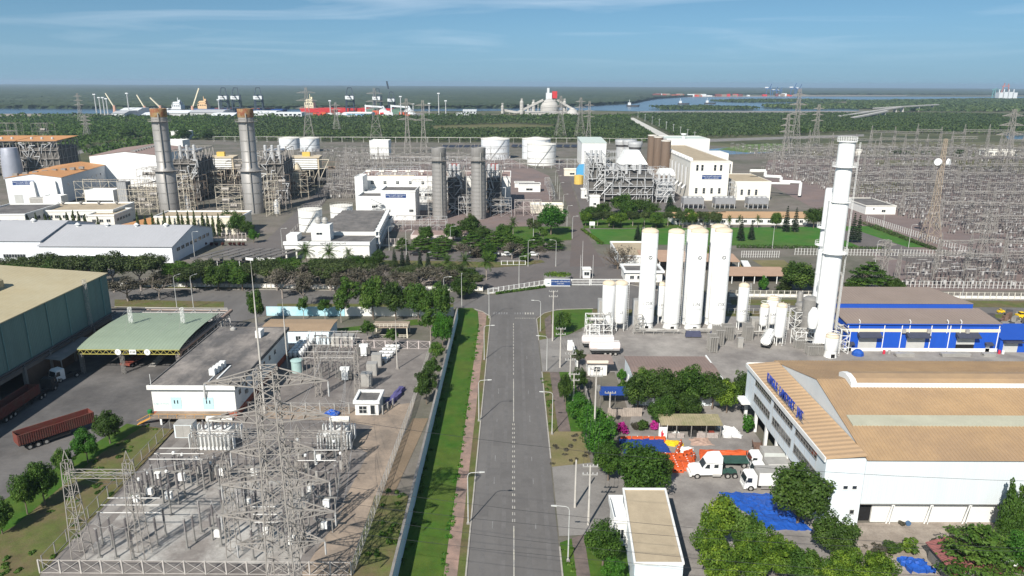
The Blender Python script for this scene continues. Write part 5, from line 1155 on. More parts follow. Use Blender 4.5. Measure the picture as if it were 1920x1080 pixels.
def power_transformer(label,x,y,rz=0,L=7.5):
    t=thing('power_transformer',label,'transformer',(x,y,.09),rz);b=MB();b.cbox(0,0,.5,L*.6,2.4,3.0);b.cbox(0,0,0,L*.65,2.6,.5);b.build('tank',white,t)
    for s in (-1,1):
        for k in range(12):f=MB();f.cbox(-L*.45+k*L*.082,s*1.9,.8,.1,1.0,2.6);f.build('radiator_fin',white,t)
    b=MB();b.tube((-L*.2,.8,4.9),(L*.35,.8,4.9),.55,12);b.bar((-L*.1,.8,3.5),(-L*.1,.8,4.5),.15);b.bar((L*.25,.8,3.5),(L*.25,.8,4.5),.15);b.build('conservator',offw,t,True)
    for k in range(3):
        b=MB();x0=-L*.22+k*L*.2;pr=[];z=3.5
        for q in range(8):pr+=[(.12,z),(.24,z+.08),(.12,z+.16)];z+=.2
        b.lathe(x0,-.5,pr,8);b.build('bushing',porc,t)
        b=MB();pr=[(.1,3.5),(.17,3.7),(.1,3.9),(.17,4.1),(.08,4.4)];b.lathe(x0+.4,.2,pr,8);b.build('bushing',porcl,t)
    b=MB();b.path([(-L*.45,-1.3,3.6),(L*.45,-1.3,3.6),(L*.45,1.3,3.6)],.08,6);b.path([(-L*.3,1,3.6),(-L*.3,.8,4.7)],.1,6);b.build('pipe',steel,t)
    b=MB();b.cbox(L*.4,-1.5,.6,.6,.5,1.6);b.build('control_box',steel,t);return t
power_transformer('white power transformer with many cooling fins, left one, beside the white cabinet',*g(408,838),0,8.4)
power_transformer('white power transformer with cooling fins, right one, near the tan concrete path',*g(633,838),0,6.2)
cabinet(345,822,3.2,2.2,2.6,mat('pale_blue_panel',(.60,.66,.68),.6,.05,.5),'pale blue white cabinet left of the left power transformer')
for px,py,lb in ((648,713,'small white transformer in the middle bay of the near substation'),(683,668,'small white transformer at the back beside the stacked reactors')):
    t=thing('small_transformer',lb,'transformer',(*g(px,py),.09));b=MB();b.cbox(0,0,.2,1.4,1.2,2.2);b.build('tank',white,t);b=MB();b.cbox(0,-.1,2.4,2.0,.8,.6);b.build('conservator',white,t)
    for s in (-1,1):
        for k in range(4):f=MB();f.cbox(s*(1.0+k*.14),0,.5,.07,1.0,1.5);f.build('radiator_fin',steel_d,t)
for j in range(5):
    for k in range(3):
        x,y=g(705+j*5.6+k*9,680-j*6);t=thing('reactor_coil','white drum shaped reactor coil, %s of the %s row from the front' % (nth(k),nth(j)),'reactor',(x,y,.07),0,'reactor coils at the back of the near substation')
        b=MB();b.lathe(0,0,[(.3,0),(.3,.5),(.62,.55),(.62,1.15),(.4,1.25)],12);b.build('coil',white,t,True);b=MB();b.lathe(0,0,[(.65,.8),(.65,.9)],12,cap=False);b.build('band',steel_k,t)
for j in range(6):
    for k in range(3):
        x,y=g(545+j*4+k*9,672-j*4.5);o=MB().lathe(0,0,[(.3,0),(.55,.6),(.55,1.3),(.2,1.6)],10).build('reactor_coil',white);o.location=(x,y,.3);tag(o,'white coil in the left rear bank, %s of the %s row from the front' % (nth(k),nth(j)),'reactor','white coils in the left rear bank')
for k,(px,py) in enumerate(((687,726),(697,706),(706,688))):cabinet(px,py,2.2,1.7,2.8,steel,('nearest','middle','farthest')[k]+' of three grey switch cabinets in a slanting row')
x,y=g(558,697);t=thing('water_tank','pale green round water tank left of the dense rear bay','tank',(x,y,.09));pg_=mat('pale_green_tank',(.33,.46,.44),.6,.08,.6);b=MB();b.cyl(0,0,0,2.6,1.25,n=20);b.build('shell',pg_,t,True);b=MB();b.lathe(0,0,[(1.4,2.55),(1.4,2.7),(.2,3.0)],20);b.build('lid',pg_,t,True)
# guard hut
t=flat_building('relay_hut','little white hut with a dark flat roof on the tan slab','hut',-30.2,-25.7,129.6,134.6,2.7,whitew,felt,.45,[('S',1.5,.5,1.5,1.5,2,2),('S',3.4,.3,.9,1.9,1,1,'door')],.3,white)
o=lump_sheet('tarpaulin','blue tarpaulin bundle left of the little white hut','tarpaulin',[(-36.2,128.6),(-33.6,128.6),(-33.4,130.4),(-35.8,130.6)],.5,tarpblue,.7,7,21)
lump_sheet('tarpaulin','folded dark purple sheet leaning right of the little white hut','tarpaulin',[(-25.0,134.6),(-23.6,134.6),(-22.2,141.5),(-23.6,141.5)],.9,mat('purple_sheet',(.10,.09,.22),.7,.15,1),.4,7,22)
# fences of the substation
pinkst_=mat('weathered_fence_paint',(.42,.39,.36),.7,.12,1)
def xfence(label,a,c,n,h=2.1,m=None,xs=True,group=None,pw=.24,mesh=False):
    a,c=Vector((*a,0)),Vector((*c,0));t=thing('substation_fence',label,'fence',tuple(a),math.atan2(c.y-a.y,c.x-a.x),group);L_=(c-a).length;m=m or white;pm=MB().cbox(0,0,0,pw,pw,h).build('post',m,t);s=L_/n
    for k in range(1,n+1):o=pm.copy();COL.objects.link(o);o.location=(k*s,0,0)
    b=MB();b.bar((0,0,h-.08),(L_,0,h-.08),.07);b.bar((0,0,.12),(L_,0,.12),.07);b.build('rail',m,t)
    if xs:
        for k in range(n):
            b=MB();b.bar((k*s+.1,.0,.15),((k+1)*s-.1,.0,h-.15),.055);b.bar((k*s+.1,.05,h-.15),((k+1)*s-.1,.05,.15),.055);b.build('brace',m,t)
    if mesh:
        b=MB();q=int(L_/.5)
        for k in range(q):b.bar((k*L_/q,0,.1),(k*L_/q,0,h-.1),.025)
        for z in (h*.35,h*.65):b.bar((0,0,z),(L_,0,z),.03)
        b.build('mesh_wire',steel,t,kind='stuff')
    return t
xfence('pale front fence of the near substation with crossed braces, along the bottom edge',(-61.6,82.0),(-20.8,81.8),15,2.1,pinkst_,pw=.17)
xfence('white rear fence of the near substation with crossed braces',g(640,652),g(806,655),8,2.1,mat('pinkish_steel',(.50,.44,.42),.7,.1,1))
xfence('short cross braced fence in the middle of the near substation, left of the little hut',g(440,772),g(655,776),8,2.2,steel,True)
xfence('tall grey wire fence along the dirt path right of the near substation',(-20.6,82),(-19.6,133),26,2.3,steel,False,None,.1,True)
xfence('thin wire fence on the left side of the near substation above the grass bank',(-61.8,83),(-63.2,126),15,2.0,steel_d,False,None,.12)
xfence('wire fence right of the near substation, behind the little hut',(-19.6,134),(-19.5,166),12,2.2,steel,False,None,.1,True)
xfence('short braced gate beside the little white hut',g(718,778),g(737,765),2,2.0,steel)
# masts
for px,py,tp,r_,lb in ((497,776,492,.22,'very tall lightning mast in front of the dark flat roof'),(540,692,560,.16,'shorter lightning mast beside the tan roofed shed'),(745,692,598,.14,'pale mast standing alone in the rear right of the substation'),(590,690,640,.1,'thin mast in the dense rear bay')):
    x,y=g(px,py);h=ht(x,y,tp);t=thing('lightning_mast',lb,'mast',(x,y,0));b=MB();b.lathe(0,0,[(r_,0),(r_*.9,h*.6),(r_*.35,h*.85),(.02,h)],8);b.build('pole',poleconc,t);b=MB();b.cbox(0,0,0,.7,.7,.3);b.build('base',concrete,t)
# ------------------------------------------------------------------ control building with the dark flat roof
def control():
    x0,x1,y0,y1=-68.6,-52.2,127.4,162.0
    t=thing('control_building','white control building with a big stained flat roof and pale blue doors','building',(x0,y0,0));W,D=x1-x0,y1-y0
    b=MB();b.box(.3,W-.3,.6,D-.3,1.5,6.3);b.build('wall',whitew,t);b=MB();b.box(.3,W-.3,.6,D-.3,0,1.498);b.build('plinth',mat('red_oxide_wall',(.30,.085,.05),.85,.12,.6),t)
    b=MB();b.box(0,W,0,D,6.3,6.8);b.build('roof',flatroof,t);b=MB()
    for a in ((-.12,W+.12,D-.12,D+.12),(-.12,.12,.12,D-.12),(W-.12,W+.12,.12,D-.12)):b.box(*a,6.25,7.0)
    b.build('kerb',felt,t);b=MB();b.box(-.12,W+.12,-.14,.12,6.2,7.05);b.build('parapet',whitew,t);pb=mat('pale_blue_door',(.42,.60,.64),.6,.04,.6)
    for x in (4.8,10.9):
        b=MB();b.box(x-1.0,x+1.0,.54,.595,2.0,4.4);d=b.build('door',pb,t)
        for q in (-.3,.3):b=MB();b.box(x+q-.1,x+q+.1,.51,.538,3.1,3.8);b.build('vent',dark,d)
    b=MB();b.box(1.0,14.4,-2.4,.55,1.35,1.5);b.build('platform',tanslab,t);mat('ochre_paint',(.55,.27,.06),.7,.12,1)
    for x in (2.9,7.6,12.4):b=MB();b.cbox(x,-2.1,0,.35,.35,1.35);b.build('leg',white,t)
    b=MB();b.hexa([(-1.6,-2.4,0),(1.0,-2.4,1.3),(1.0,-1.4,1.3),(-1.6,-1.4,0)],[(-1.6,-2.4,.15),(1,-2.4,1.45),(1,-1.4,1.45),(-1.6,-1.4,.15)]);b.build('stair',MATS['ochre_paint'],t);b=MB()
    for y in (-2.4,):b.bar((-1.6,y,.9),(1.0,y,2.3),.07);b.bar((1.0,y,2.3),(14.4,y,2.3),.07)
    for k in range(9):b.bar((1.0+k*1.67,-2.4,1.5),(1+k*1.67,-2.4,2.3),.06)
    b.build('handrail',MATS['ochre_paint'],t)
    for k in range(7):y=3+k*3.6;window(t,(W-.296,y,4.2),.9,.8,1,1,R(90),steel_d)
    for k in range(3):b=MB();b.cbox(W-.1,6+k*3.6,3.0,.4,.8,.7);b.build('wall_unit',steel_d,t)
    for k in range(4):
        o=add_part(t,'air_conditioner',lambda b:b.cbox(10.0+k*.15,6.0+k*1.3,6.8,1.1,.9,1.3),white)
    b=MB();b.path([(10.6,5.2,6.9),(10.6,.2,6.9),(10.6,-.15,6.4),(10.6,.5,4)],.12,6);b.cbox(11.8,7,6.8,.3,7,.2);b.build('roof_duct',white,t)
    b=MB();b.cbox(11.7,D-6,6.8,1.2,2.4,1.6);b.build('roof_unit',white,t);b=MB();b.lathe(4,D-1.5,[(.7,6.8),(.65,7.2),(.2,7.5)],12);b.build('roof_vent',steel,t)
    b=MB();b.tube((.6,.3,7),(.6,.3,9.2),.05,6);b.build('roof_post',white,t);text('SUBSTATION',.5,mat('teal_print',(.2,.45,.5),.7,0),t,(1.9,.58,3.0),(R(90),0,0),'lettering',0)
control()
o=MB().lathe(0,0,[(.4,0),(.45,.9),(.3,1.0)],12).build('bin',mat('green_bin',(.02,.16,.05),.5,.1));o.location=(*g(282,778),.1);tag(o,'green bin at the left corner of the control building','bin')
o=MB();
for k in range(5):o.bar((k*.8,0,0),(k*.8,0,1.2),.08)
o.bar((0,0,.6),(3.2,0,.6),.06);o.bar((0,0,1.2),(3.2,0,1.2),.06);o=o.build('rack',redpaint);o.location=(*g(375,772),.1);tag(o,'red steel rack below the platform of the control building','rack')
# ------------------------------------------------------------------ green warehouse and arched canopy
teal=mat('teal_cladding',(.13,.20,.18),.7,.08,.2,streak=True,wave=((0,1,0),.5,.03),col2=(.11,.13,.11),c2amt=-.4,c2scale=.25,stretch=(1,1,.08));sage=mat('sage_roof',(.225,.275,.205),.6,.06,.3,wave=((1,0,0),.8,.04));khaki=mat('khaki_roof',(.42,.37,.25),.7,.06,.1,col2=(.38,.32,.2),c2scale=.03,wave=((1,.1,0),1.0,.02))
t=thing('green_warehouse','large teal green warehouse with a khaki roof at the left edge','warehouse',(-100.5,95,0));YL=80
b=MB();b.hexa([(0,0,6.2),(0,YL,6.2),(-34,YL,6.2),(-34,0,6.2)][::-1],[(0,0,16.2),(0,YL,16.2),(-34,YL,18.6),(-34,0,18.6)][::-1]);b.build('wall',teal,t)
b=MB();b.hexa([(.3,-1,16.25),(.3,YL+.3,16.25),(-34,YL+.3,18.7),(-34,-1,18.7)][::-1],[(.3,-1,16.45),(.3,YL+.3,16.45),(-34,YL+.3,18.9),(-34,-1,18.9)][::-1]);b.build('roof',khaki,t)
b=MB();pr=[(-13.5,17),(-13.5,19.2),(-15,20.2),(-17,20.2),(-18.5,19.3),(-18.5,17)];b.hexa([(x,0,z) for x,z in pr],[(x,63,z) for x,z in pr]);b.build('ridge_vent',khaki,t)
dwall=mat('dirty_concrete_wall',(.16,.14,.125),.9,.2,.3,streak=True)
b=MB();b.box(-34,-.3,YL-.4,YL,0,6.19);b.box(-34,-33.6,0,YL-.4,0,6.19);b.box(-.35,-.05,0,YL-.4,4.4,6.19);b.build('lower_wall',dwall,t)
for k in range(9):b=MB();y=8.6*k+2.5;b.box(-.4,.25,y-.3,y+.3,0,6.18);b.build('column',concrete_d,t)
for y in (52,60.6,69.2):b=MB();b.box(-.3,-.06,y-6,y+1.9,0,4.38);b.build('bay_panel',mat('brown_board',(.105,.07,.05),.9,.2,.5),t)
for k in range(11):b=MB();y=7.2*k+5;b.cyl(.12,y,6,16.2,.12,n=6);b.build('downpipe',mat('teal_pipe',(.16,.27,.25),.6,.1),t)
b=MB();b.tube((.3,0,6.2),(.3,YL+1,6.2),.2,8);b.tube((.6,0,5.7),(.6,YL+1,5.7),.13,8);b.build('wall_pipe',steel_k,t)
b=MB();lattice(b,(.6,YL-10.5,6),(.6,YL-10.5,17.6),.3,.3,12,.06,.04);b.build('ladder',steel,t)
b=MB();b.hexa([(.1,52,4.6),(3.6,52,4.2),(3.6,66,4.2),(.1,66,4.6)],[(.1,52,4.75),(3.6,52,4.35),(3.6,66,4.35),(.1,66,4.75)]);b.build('lean_to_roof',mat('old_grey_sheet',(.21,.2,.19),.8,.15,.5),t)
for y in (52.3,59,65.6):b=MB();b.cbox(3.4,y,0,.18,.18,4.2);b.build('post',concrete_d,t)
t=thing('arched_canopy','sage green curved canopy over a loading bay beside the green warehouse','canopy',(-95.0,150,0));W=22.4
pf=[(0,5.7),(2,6.15),(5,6.6),(9,6.95),(14,7.1),(19,7.0),(22.5,6.85)]
b=MB()
for (u0,v0),(u1,v1) in zip(pf,pf[1:]):b.hexa([(0,u0,v0),(W,u0,v0),(W,u1,v1),(0,u1,v1)],[(0,u0,v0+.12),(W,u0,v0+.12),(W,u1,v1+.12),(0,u1,v1+.12)])
b.build('roof',sage,t);b=MB();n=16
for k in range(n):b.bar((W*k/n,0,4.7),(W*(k+.5)/n,0,5.6),.1);b.bar((W*(k+.5)/n,0,5.6),(W*(k+1)/n,0,4.7),.1)
b.bar((0,0,4.65),(W,0,4.65),.16);b.bar((0,0,5.65),(W,0,5.65),.16);b.build('front_truss',mat('olive_yellow_steel',(.36,.32,.09),.7,.1,1),t)
for x,y in ((.6,.2),(9.5,.2),(21.8,.2),(.6,21),(11,21),(21.8,21)):b=MB();lattice(b,(x,y,0),(x,y,4.7 if y<5 else 7.1),.3,.3,8,.09,.05);b.build('column',steel_d,t)
b=MB();b.box(.5,W-.5,21.6,21.75,0,5);b.build('rear_wall',dwall,t)
for x,s in ((9.0,'1'),(12.2,'KN8'),(15.4,'2')):
    b=MB();b.box(x-.75,x+.75,-.22,-.16,4.7,5.75) if s=='KN8' else b.tube((x,-.16,5.2),(x,-.24,5.2),.68,20);sg=b.build('sign',white,t);text(s,.75 if len(s)==1 else .6,ink,sg,(x,-.26,5.22),(R(90),0,0),'lettering',0)
for x in (5.6,17.8):
    b=MB();lattice(b,(x,13,7.6),(x,13,11.3),.3,.3,5,.08,.05);m_=b.build('roof_mast',white,t)
    for dx,dy in ((-3,2),(3,2),(-2.5,-7),(2,-7)):b=MB();b.bar((x,13,11.2),(x+dx,13+dy,7.4),.03);b.build('stay',steel,m_)
# pipe racks around the canopy
pw_=mat('rack_white',(.52,.50,.48),.7,.12,1)
pipe_frame('pipe_rack','long white pipe rack behind the sage green canopy',-104,178.5,30.5,2.4,5.2,2,31,7,pw_,steel,12,0,False)
t=thing('pipe_rack','pipe rack with a fat rusty pipe running between the canopy and the control building','pipe rack',(-74.0,154,0));b=MB()
for k in range(6):
    for x in (-1,1.4):b.bar((x,k*5,0),(x,k*5,4.6),.2)
    b.bar((-1,k*5,3.4),(1.4,k*5,3.4),.18);b.bar((-1,k*5,4.5),(1.4,k*5,4.5),.18)
b.build('frame',pw_,t);b=MB();b.path([(1.2,27,5.0),(1.2,0,5.0),(.6,-1.8,4.7),(.2,-2.2,3.5),(.2,-2.2,.1)],.42,10);b.path([(1.2,27,5),(-30,27,5.2)],.2,8);b.build('fat_pipe',mat('rusty_lagging',(.30,.22,.18),.7,.15,1),t,True);b=MB()
for x,z,r_ in ((-.8,3.7,.12),(-.4,3.7,.16),(.1,3.7,.1),(.6,3.7,.14),(-.6,4.8,.12),(0,4.8,.16)):b.tube((x,0,z),(x,26,z),r_,6);b.path([(x,0,z),(x,-.5-x*.2,z-.4),(x,-.5,.3)],r_,6)
b.build('pipe',steel_d,t,kind='stuff')
# tan roofed white shed behind the control building
t=gable_building('tan_roofed_shed','white blue shed with a flat tan roof behind the near substation','shed',-61.4,-44.8,169.3,177.6,3.6,3.9,'x',mat('white_blue_wall',(.62,.71,.76),.8,.05,.3,streak=True),mat('tan_roof',(.30,.215,.14),.8,.1,.4),.35,[('S',9,1.0,1.2,1.2,2,1)])
b=MB();b.path([(13,-.3,0),(13,-.3,2.6),(15.8,-.3,2.6),(15.8,-.3,0)],.1,6);b.path([(14.2,-.4,0),(14.2,-.4,2.2),(16.3,-.4,2.2)],.1,6);b.build('wall_pipe',steel,t)
cabinet(642,650,5.2,2.6,2.5,offw,'white boxed filter unit right of the tan roofed shed','filter_unit')
t=thing('pavilion','small raised pavilion with beige railings in front of the white wall','pavilion',(*g(698,634),0));b=MB();b.box(0,9,0,5,2.7,2.9);b.build('roof',tanslab,t)
for x in (.2,4.5,8.8):
    for y in (.2,4.8):b=MB();b.cbox(x,y,0,.25,.25,2.7);b.build('post',cream,t)
for z0 in (.0,2.9):
    b=MB();b.bar((0,0,z0+.9),(9,0,z0+.9),.1);b.bar((0,0,z0+.5),(9,0,z0+.5),.07)
    for k in range(10):b.bar((k,0,z0),(k,0,z0+.9),.08)
    b.build('railing',cream,t)
# boundary walls
bw_=mat('blue_white_wall',(.50,.60,.68),.85,.08,.3,streak=True)
t=thing('boundary_wall','long pale blue white boundary wall along the grass strip left of the road','wall',(-14.95,20,0));b=MB();b.box(0,.25,0,170,0,3.3);b.build('wall',bw_,t)
b=MB();b.box(-.06,.31,0,170,3.3,3.42);b.build('coping',concrete,t)
for k in range(57):b=MB();b.box(-.12,-.005,k*3,k*3+.3,0,3.29);b.build('pillar',concrete,t)
t=thing('boundary_wall','white boundary wall with a turquoise left part behind the garden trees','wall',(*g(500,592),0));ax,ay=g(500,592);bx_,by_=g(852,588);L_=bx_-ax
b=MB();b.box(L_*.42,L_,0,.3,0,2.6);b.build('wall',whitew,t);b=MB();b.box(0,L_*.418,0,.3,0,2.6);b.build('painted_wall',mat('turquoise_wall',(.22,.50,.58),.8,.08,.4,col2=(.5,.65,.7),c2scale=.12),t)
# trucks on the left yard
corr=mat('red_corrugated',(.17,.042,.034),.7,.2,.6,col2=(.12,.055,.04),c2scale=.6)
def dump_trailer(label,x,y,rz,L=12.2):
    t=thing('dump_trailer',label,'trailer',(x,y,0),rz);zf,zt=1.45,3.3;b=MB();b.box(-L/2,L/2,-1.2,1.2,zf-.12,zf);b.build('floor',corr,t)
    for s in (-1,1):b=MB();b.box(-L/2,L/2,s*1.2-.04,s*1.2+.04,zf,zt);b.build('side_panel',corr,t)
    for x_ in (-L/2,L/2):b=MB();b.box(x_-.04,x_+.04,-1.15,1.15,zf,zt);b.build('end_panel',corr,t)
    rb=MB()
    for k in range(34):q=-L/2+.2+k*(L-.4)/33;rb.box(q-.06,q+.06,-1.32,-1.245,zf,zt-.1);rb.box(q-.06,q+.06,1.245,1.32,zf,zt-.1)
    rb.build('rib',corr,t,kind='stuff');b=MB()
    for s in (-1,1):b.bar((-L/2,s*1.25,zt),(L/2,s*1.25,zt),.14)
    b.build('top_rail',corr,t);b=MB();b.box(-L/2+.2,L/2-.2,-.55,.55,.95,zf-.13);b.box(-1.5,2,-1.1,-.9,.6,1.2);b.build('chassis',chassis,t);wheels(t,(-L/2+1.6,-L/2+2.9,-L/2+4.2),.98,.52);b=MB();b.bar((L/2-2.5,-.8,0),(L/2-2.5,-.8,1.1),.16);b.bar((L/2-2.5,.8,0),(L/2-2.5,.8,1.1),.16);b.build('landing_gear',chassis,t);return t
dump_trailer('long rusty red corrugated dump trailer in the sun beside the grass bank',-82.0,119.6,R(51),12.4)
dump_trailer('rusty red dump trailer standing in the shade of the green warehouse',-96.4,130.4,R(91),12.2)
t=thing('cab_truck','white truck cab parked in the shade under the lean-to of the green warehouse','truck',(-96.4,147.2,0),R(62));cab_over(t,-3,2.9,2.1);wheels(t,(-2,1.6));b=MB();b.box(-2.5,3,-.45,.45,.6,1);b.build('chassis',chassis,t)
t=thing('truck_tractor','dark truck tractor coupled in front of the shaded red dump trailer','truck',(-96.2,139.0,0),R(-89));cab_over(t,-3,2.9,2.1,chassis);wheels(t,(-2,1.6,2.8));b=MB();b.box(-2.5,3.4,-.45,.45,.6,1);b.build('chassis',chassis,t)
t=thing('flatbed_trailer','short red flatbed trailer under the front edge of the sage canopy','trailer',(*g(252,682),0),R(80));b=MB();b.box(-3,3,-1.2,1.2,1.0,1.2);b.box(-3.05,-3,-1.2,1.2,.7,1.2);b.build('deck',redpaint,t);wheels(t,(-2,-.8),.9,.42)
t=thing('loading_ramp','grey steel loading ramp right of the red flatbed trailer','ramp',(*g(278,688),0));b=MB();b.hexa([(0,0,0),(1.6,0,0),(2.2,5,1.2),(.6,5,1.2)],[(0,0,.12),(1.6,0,.12),(2.2,5,1.4),(.6,5,1.4)]);b.build('deck',steel_d,t)
for k in range(9):o=MB().box(.06*k*.6+.05,.06*k*.6+1.55,k*.55,k*.55+.12,.14+k*.137,.2+k*.137).build('rung',steel,t)
# trees on the left
for i,(px,py,tp,w_,k) in enumerate(((5,1002,935,55,'mid'),(52,965,890,55,'mid'),(85,948,862,62,'mid'),(122,892,842,50,'mid'),(165,868,806,56,'bright'),(207,832,768,58,'deep'))):
    tree(k,px,py,tp,w_,'%s tree from the front in the row on the grass bank' % nth(i),'row of trees on the grass bank')
tree('deep',800,758,690,56,'round dark bush like tree between the substation and the blue white wall')
for px,py,tp,w_,k,lb in ((640,605,548,38,'street','slim light green tree at the left end of the garden behind the white wall'),(655,592,520,50,'street','tall tree rising above the turquoise and white wall'),(700,600,515,62,'mid','tall tree in the garden, second from the left'),(742,600,525,60,'deep','dark full tree in the middle of the garden'),(785,605,530,62,'mid','full tree in the garden, right of the dark one'),(826,605,528,58,'mid','big tree in the garden beside the upper end of the blue white wall'),(808,640,575,48,'street','tree in front of the garden, near the pavilion'),(830,655,588,44,'bright','light green tree hugging the blue white wall below the garden'),(818,690,640,36,'street','thin tree along the blue white wall, middle'),(812,720,668,36,'street','thin tree along the blue white wall, nearest the round bush'),(838,625,590,34,'deep','small dark tree at the top end of the blue white wall'),(735,652,615,30,'street','small bush tree at the pavilion'),(483,612,545,44,'mid','green tree left of the very tall lightning mast'),(570,600,555,30,'street','small tree in front of the turquoise wall, left'),(610,600,560,34,'street','small tree in front of the turquoise wall, right'),(690,640,600,34,'street','thin tree left of the pavilion')):
    tree(k,px,py,tp,w_,lb)
# ------------------------------------------------------------------ crossroads, gate, office and the planted plaza
def at(t,px,py,rz=0):t.location=(*g(px,py),0);t.rotation_euler=(0,0,rz);return t
def width(px0,px1,py):return g(px1,py)[0]-g(px0,py)[0]
def row(f,u0,u1,n,z,w_,h,nx=2,ny=1):return [(f,u0+(u1-u0)*(k+.5)/n,z,w_,h,nx,ny) for k in range(n)]
pinkst=mat('pinkish_steel',(.50,.44,.42),.7,.1,1);bannerb=mat('banner_blue',(.022,.055,.17),.7,.05)
# long grey roofed hall on the left
t=gable_building('grey_roofed_hall','long white hall with a light grey roof, right one behind the tree belt','warehouse',0,47,0,36,6.0,10.2,'x',mat('cool_white_wall',(.62,.64,.67),.8,.05,.2,streak=True),greyroof,.5,row('S',2,40,3,1.2,9,1.3,8,1)+row('E',3,33,8,3.4,2.6,1.3,2,1));at(t,78,492)
for k in range(4):add_part(t,'roof_vent',lambda b:b.lathe(5+k*11,16.5,[(.5,9.7),(.5,10.4),(1.0,10.6),(.3,11.3)],10),white)
t=gable_building('grey_roofed_hall','white grey roofed hall cut by the left edge, joined to a longer one','warehouse',0,70,0,36,7.4,11.4,'x',MATS['cool_white_wall'],greyroof,.5,row('S',30,66,3,1.2,8,1.3,8,1));t.location=(g(78,492)[0]-70.6,g(78,492)[1]+2,0)
for k in range(3):add_part(t,'roof_vent',lambda b:b.lathe(30+k*14,16.5,[(.5,10.9),(.5,11.6),(1.0,11.8),(.3,12.5)],10),white)
# carport rows: tilted dark sheets on white frames
for k in range(8):
    px=366+k*20.5;x,y=g(px,497);t=thing('carport','dark sheet roofed carport bay, %s from the grey roofed hall' % nth(k),'carport',(x,y-3,0),R(-24),'row of carport bays left of the office');b=MB();b.hexa([(0,0,3.2),(3.0,0,3.5),(3.0,17,3.5),(0,17,3.2)],[(0,0,3.32),(3.0,0,3.62),(3.0,17,3.62),(0,17,3.32)]);b.build('roof',felt,t);b=MB();b.box(-.1,3.3,-.15,-.02,2.6,3.5);b.build('fascia',white if k>4 else felt,t)
    for yy in (.4,8,16):add_part(t,'post',lambda b:b.cbox(1.5,yy,0,.2,.2,3.2),white)
# office block of the power station
t=thing('power_station_office','white four sided office with dark striped roofs and a lettered parapet','building',(0,0,0));at(t,535,484,R(0));b=MB();b.box(0,31,0,14,0,5.6);b.build('wall',whitew,t);b=MB();b.box(-.3,31.3,-.4,.6,5.0,6.2);b.build('parapet',white,t);b=MB();b.box(.2,30.8,.8,13.8,5.6,5.75);b.build('roof',felt,t)
text('NHI\u1EC6T \u0110I\u1EC6N PH\u00DA M\u1EF8',1.0,ink,t,(18,-.43,5.6),(R(90),0,0),'lettering',.02)
b=MB();b.hexa([(8,14,0),(31,14,0),(27,62,0),(8,62,0)],[(8,14,7),(31,14,7),(27,62,7),(8,62,7)]);b.build('wing_wall',whitew,t);b=MB()
for k in range(7):y=15+k*6.6;b.hexa([(8,y,7.05),(30-k*.5,y,7.05),(30-k*.5,y+5,7.6),(8,y+5,7.6)],[(8,y,7.2),(30-k*.5,y,7.2),(30-k*.5,y+5,7.75),(8,y+5,7.75)])
b.build('roof_panel',felt,t,kind='stuff');b=MB()
for z in (2.6,5.2,7.4):b.hexa([(31,13,z),(32.6,13,z),(28.6,62,z),(27,62,z)],[(31,13,z+.35),(32.6,13,z+.35),(28.6,62,z+.35),(27,62,z+.35)])
for k in range(14):f=k/13;b.bar((32.2-4*f,13.5+48*f,0),(32.2-4*f,13.5+48*f,7.6),.3)
b.build('sunshade',white,t)
for k in range(12):f=(k+.5)/12;window(t,(31.02-4*f,14+48*f,3.1),2.6,1.7,2,1,R(94.8));window(t,(31.02-4*f,14+48*f,.6),2.6,1.7,2,1,R(94.8))
b=MB();b.box(9,16,4,9,5.7,11.6);b.build('stair_tower',white,t);b=MB();b.box(0,4,3,9,5.7,8);b.build('stair_tower',white,t)
for k in range(2):add_part(t,'water_tank',lambda b:b.lathe(11+k*2.6,7,[(.4,11.6),(1.1,12.2),(1.15,13.2),(.5,14)],12),steel,smooth=True)
window(t,(12,3.99,8),2.2,.8,2,1)
cabinet(660,497,5,4,2.6,MATS['white_blue_wall'],'small white hut with a pale roof right of the office palms','kiosk')
# gate: sliding barred gate leaves, entrance wall with blue banner, booth
gm=white
t=thing('entrance_sign','blue and white entrance sign wall of the power station with a planter behind','sign',(*g(1021,537),0));W=width(1021,1069,537)
b=MB();b.box(0,W,0,.5,0,2.4);b.build('wall',white,t);b=MB();b.box(W*.25,W,-.06,-.004,.35,2.3);b.build('banner',bannerb,t);text('CTY NHI\u1EC6T \u0110I\u1EC6N PH\u00DA M\u1EF8',.52,white,t,(W*.62,-.07,1.6),(R(90),0,0),'lettering',0);text('NHI\u1EC6T \u0110I\u1EC6N',.4,white,t,(W*.62,-.07,.9),(R(90),0,0),'lettering',0)
b=MB();b.lathe(W*.14,-.02,[(.0,1.2),(.45,1.2),(.45,1.25)],12);b.build('emblem',mat('teal_print',(.2,.45,.5),.7,0),t)
t=thing('planter','raised round planter hedge behind the entrance sign','planter',(*g(1045,524),0));b=MB();b.lathe(0,0,[(4.6,0),(4.6,1.5),(4.2,1.55)],18);b.build('wall',steel_d,t);r=R_();leaves('hedge',[(4*math.cos(a)*q,2.6*math.sin(a)*q,1.7,1,1,.6) for a in np.linspace(0,6.2,14) for q in (.4,.9)],1500,.35,'lime',t,r)
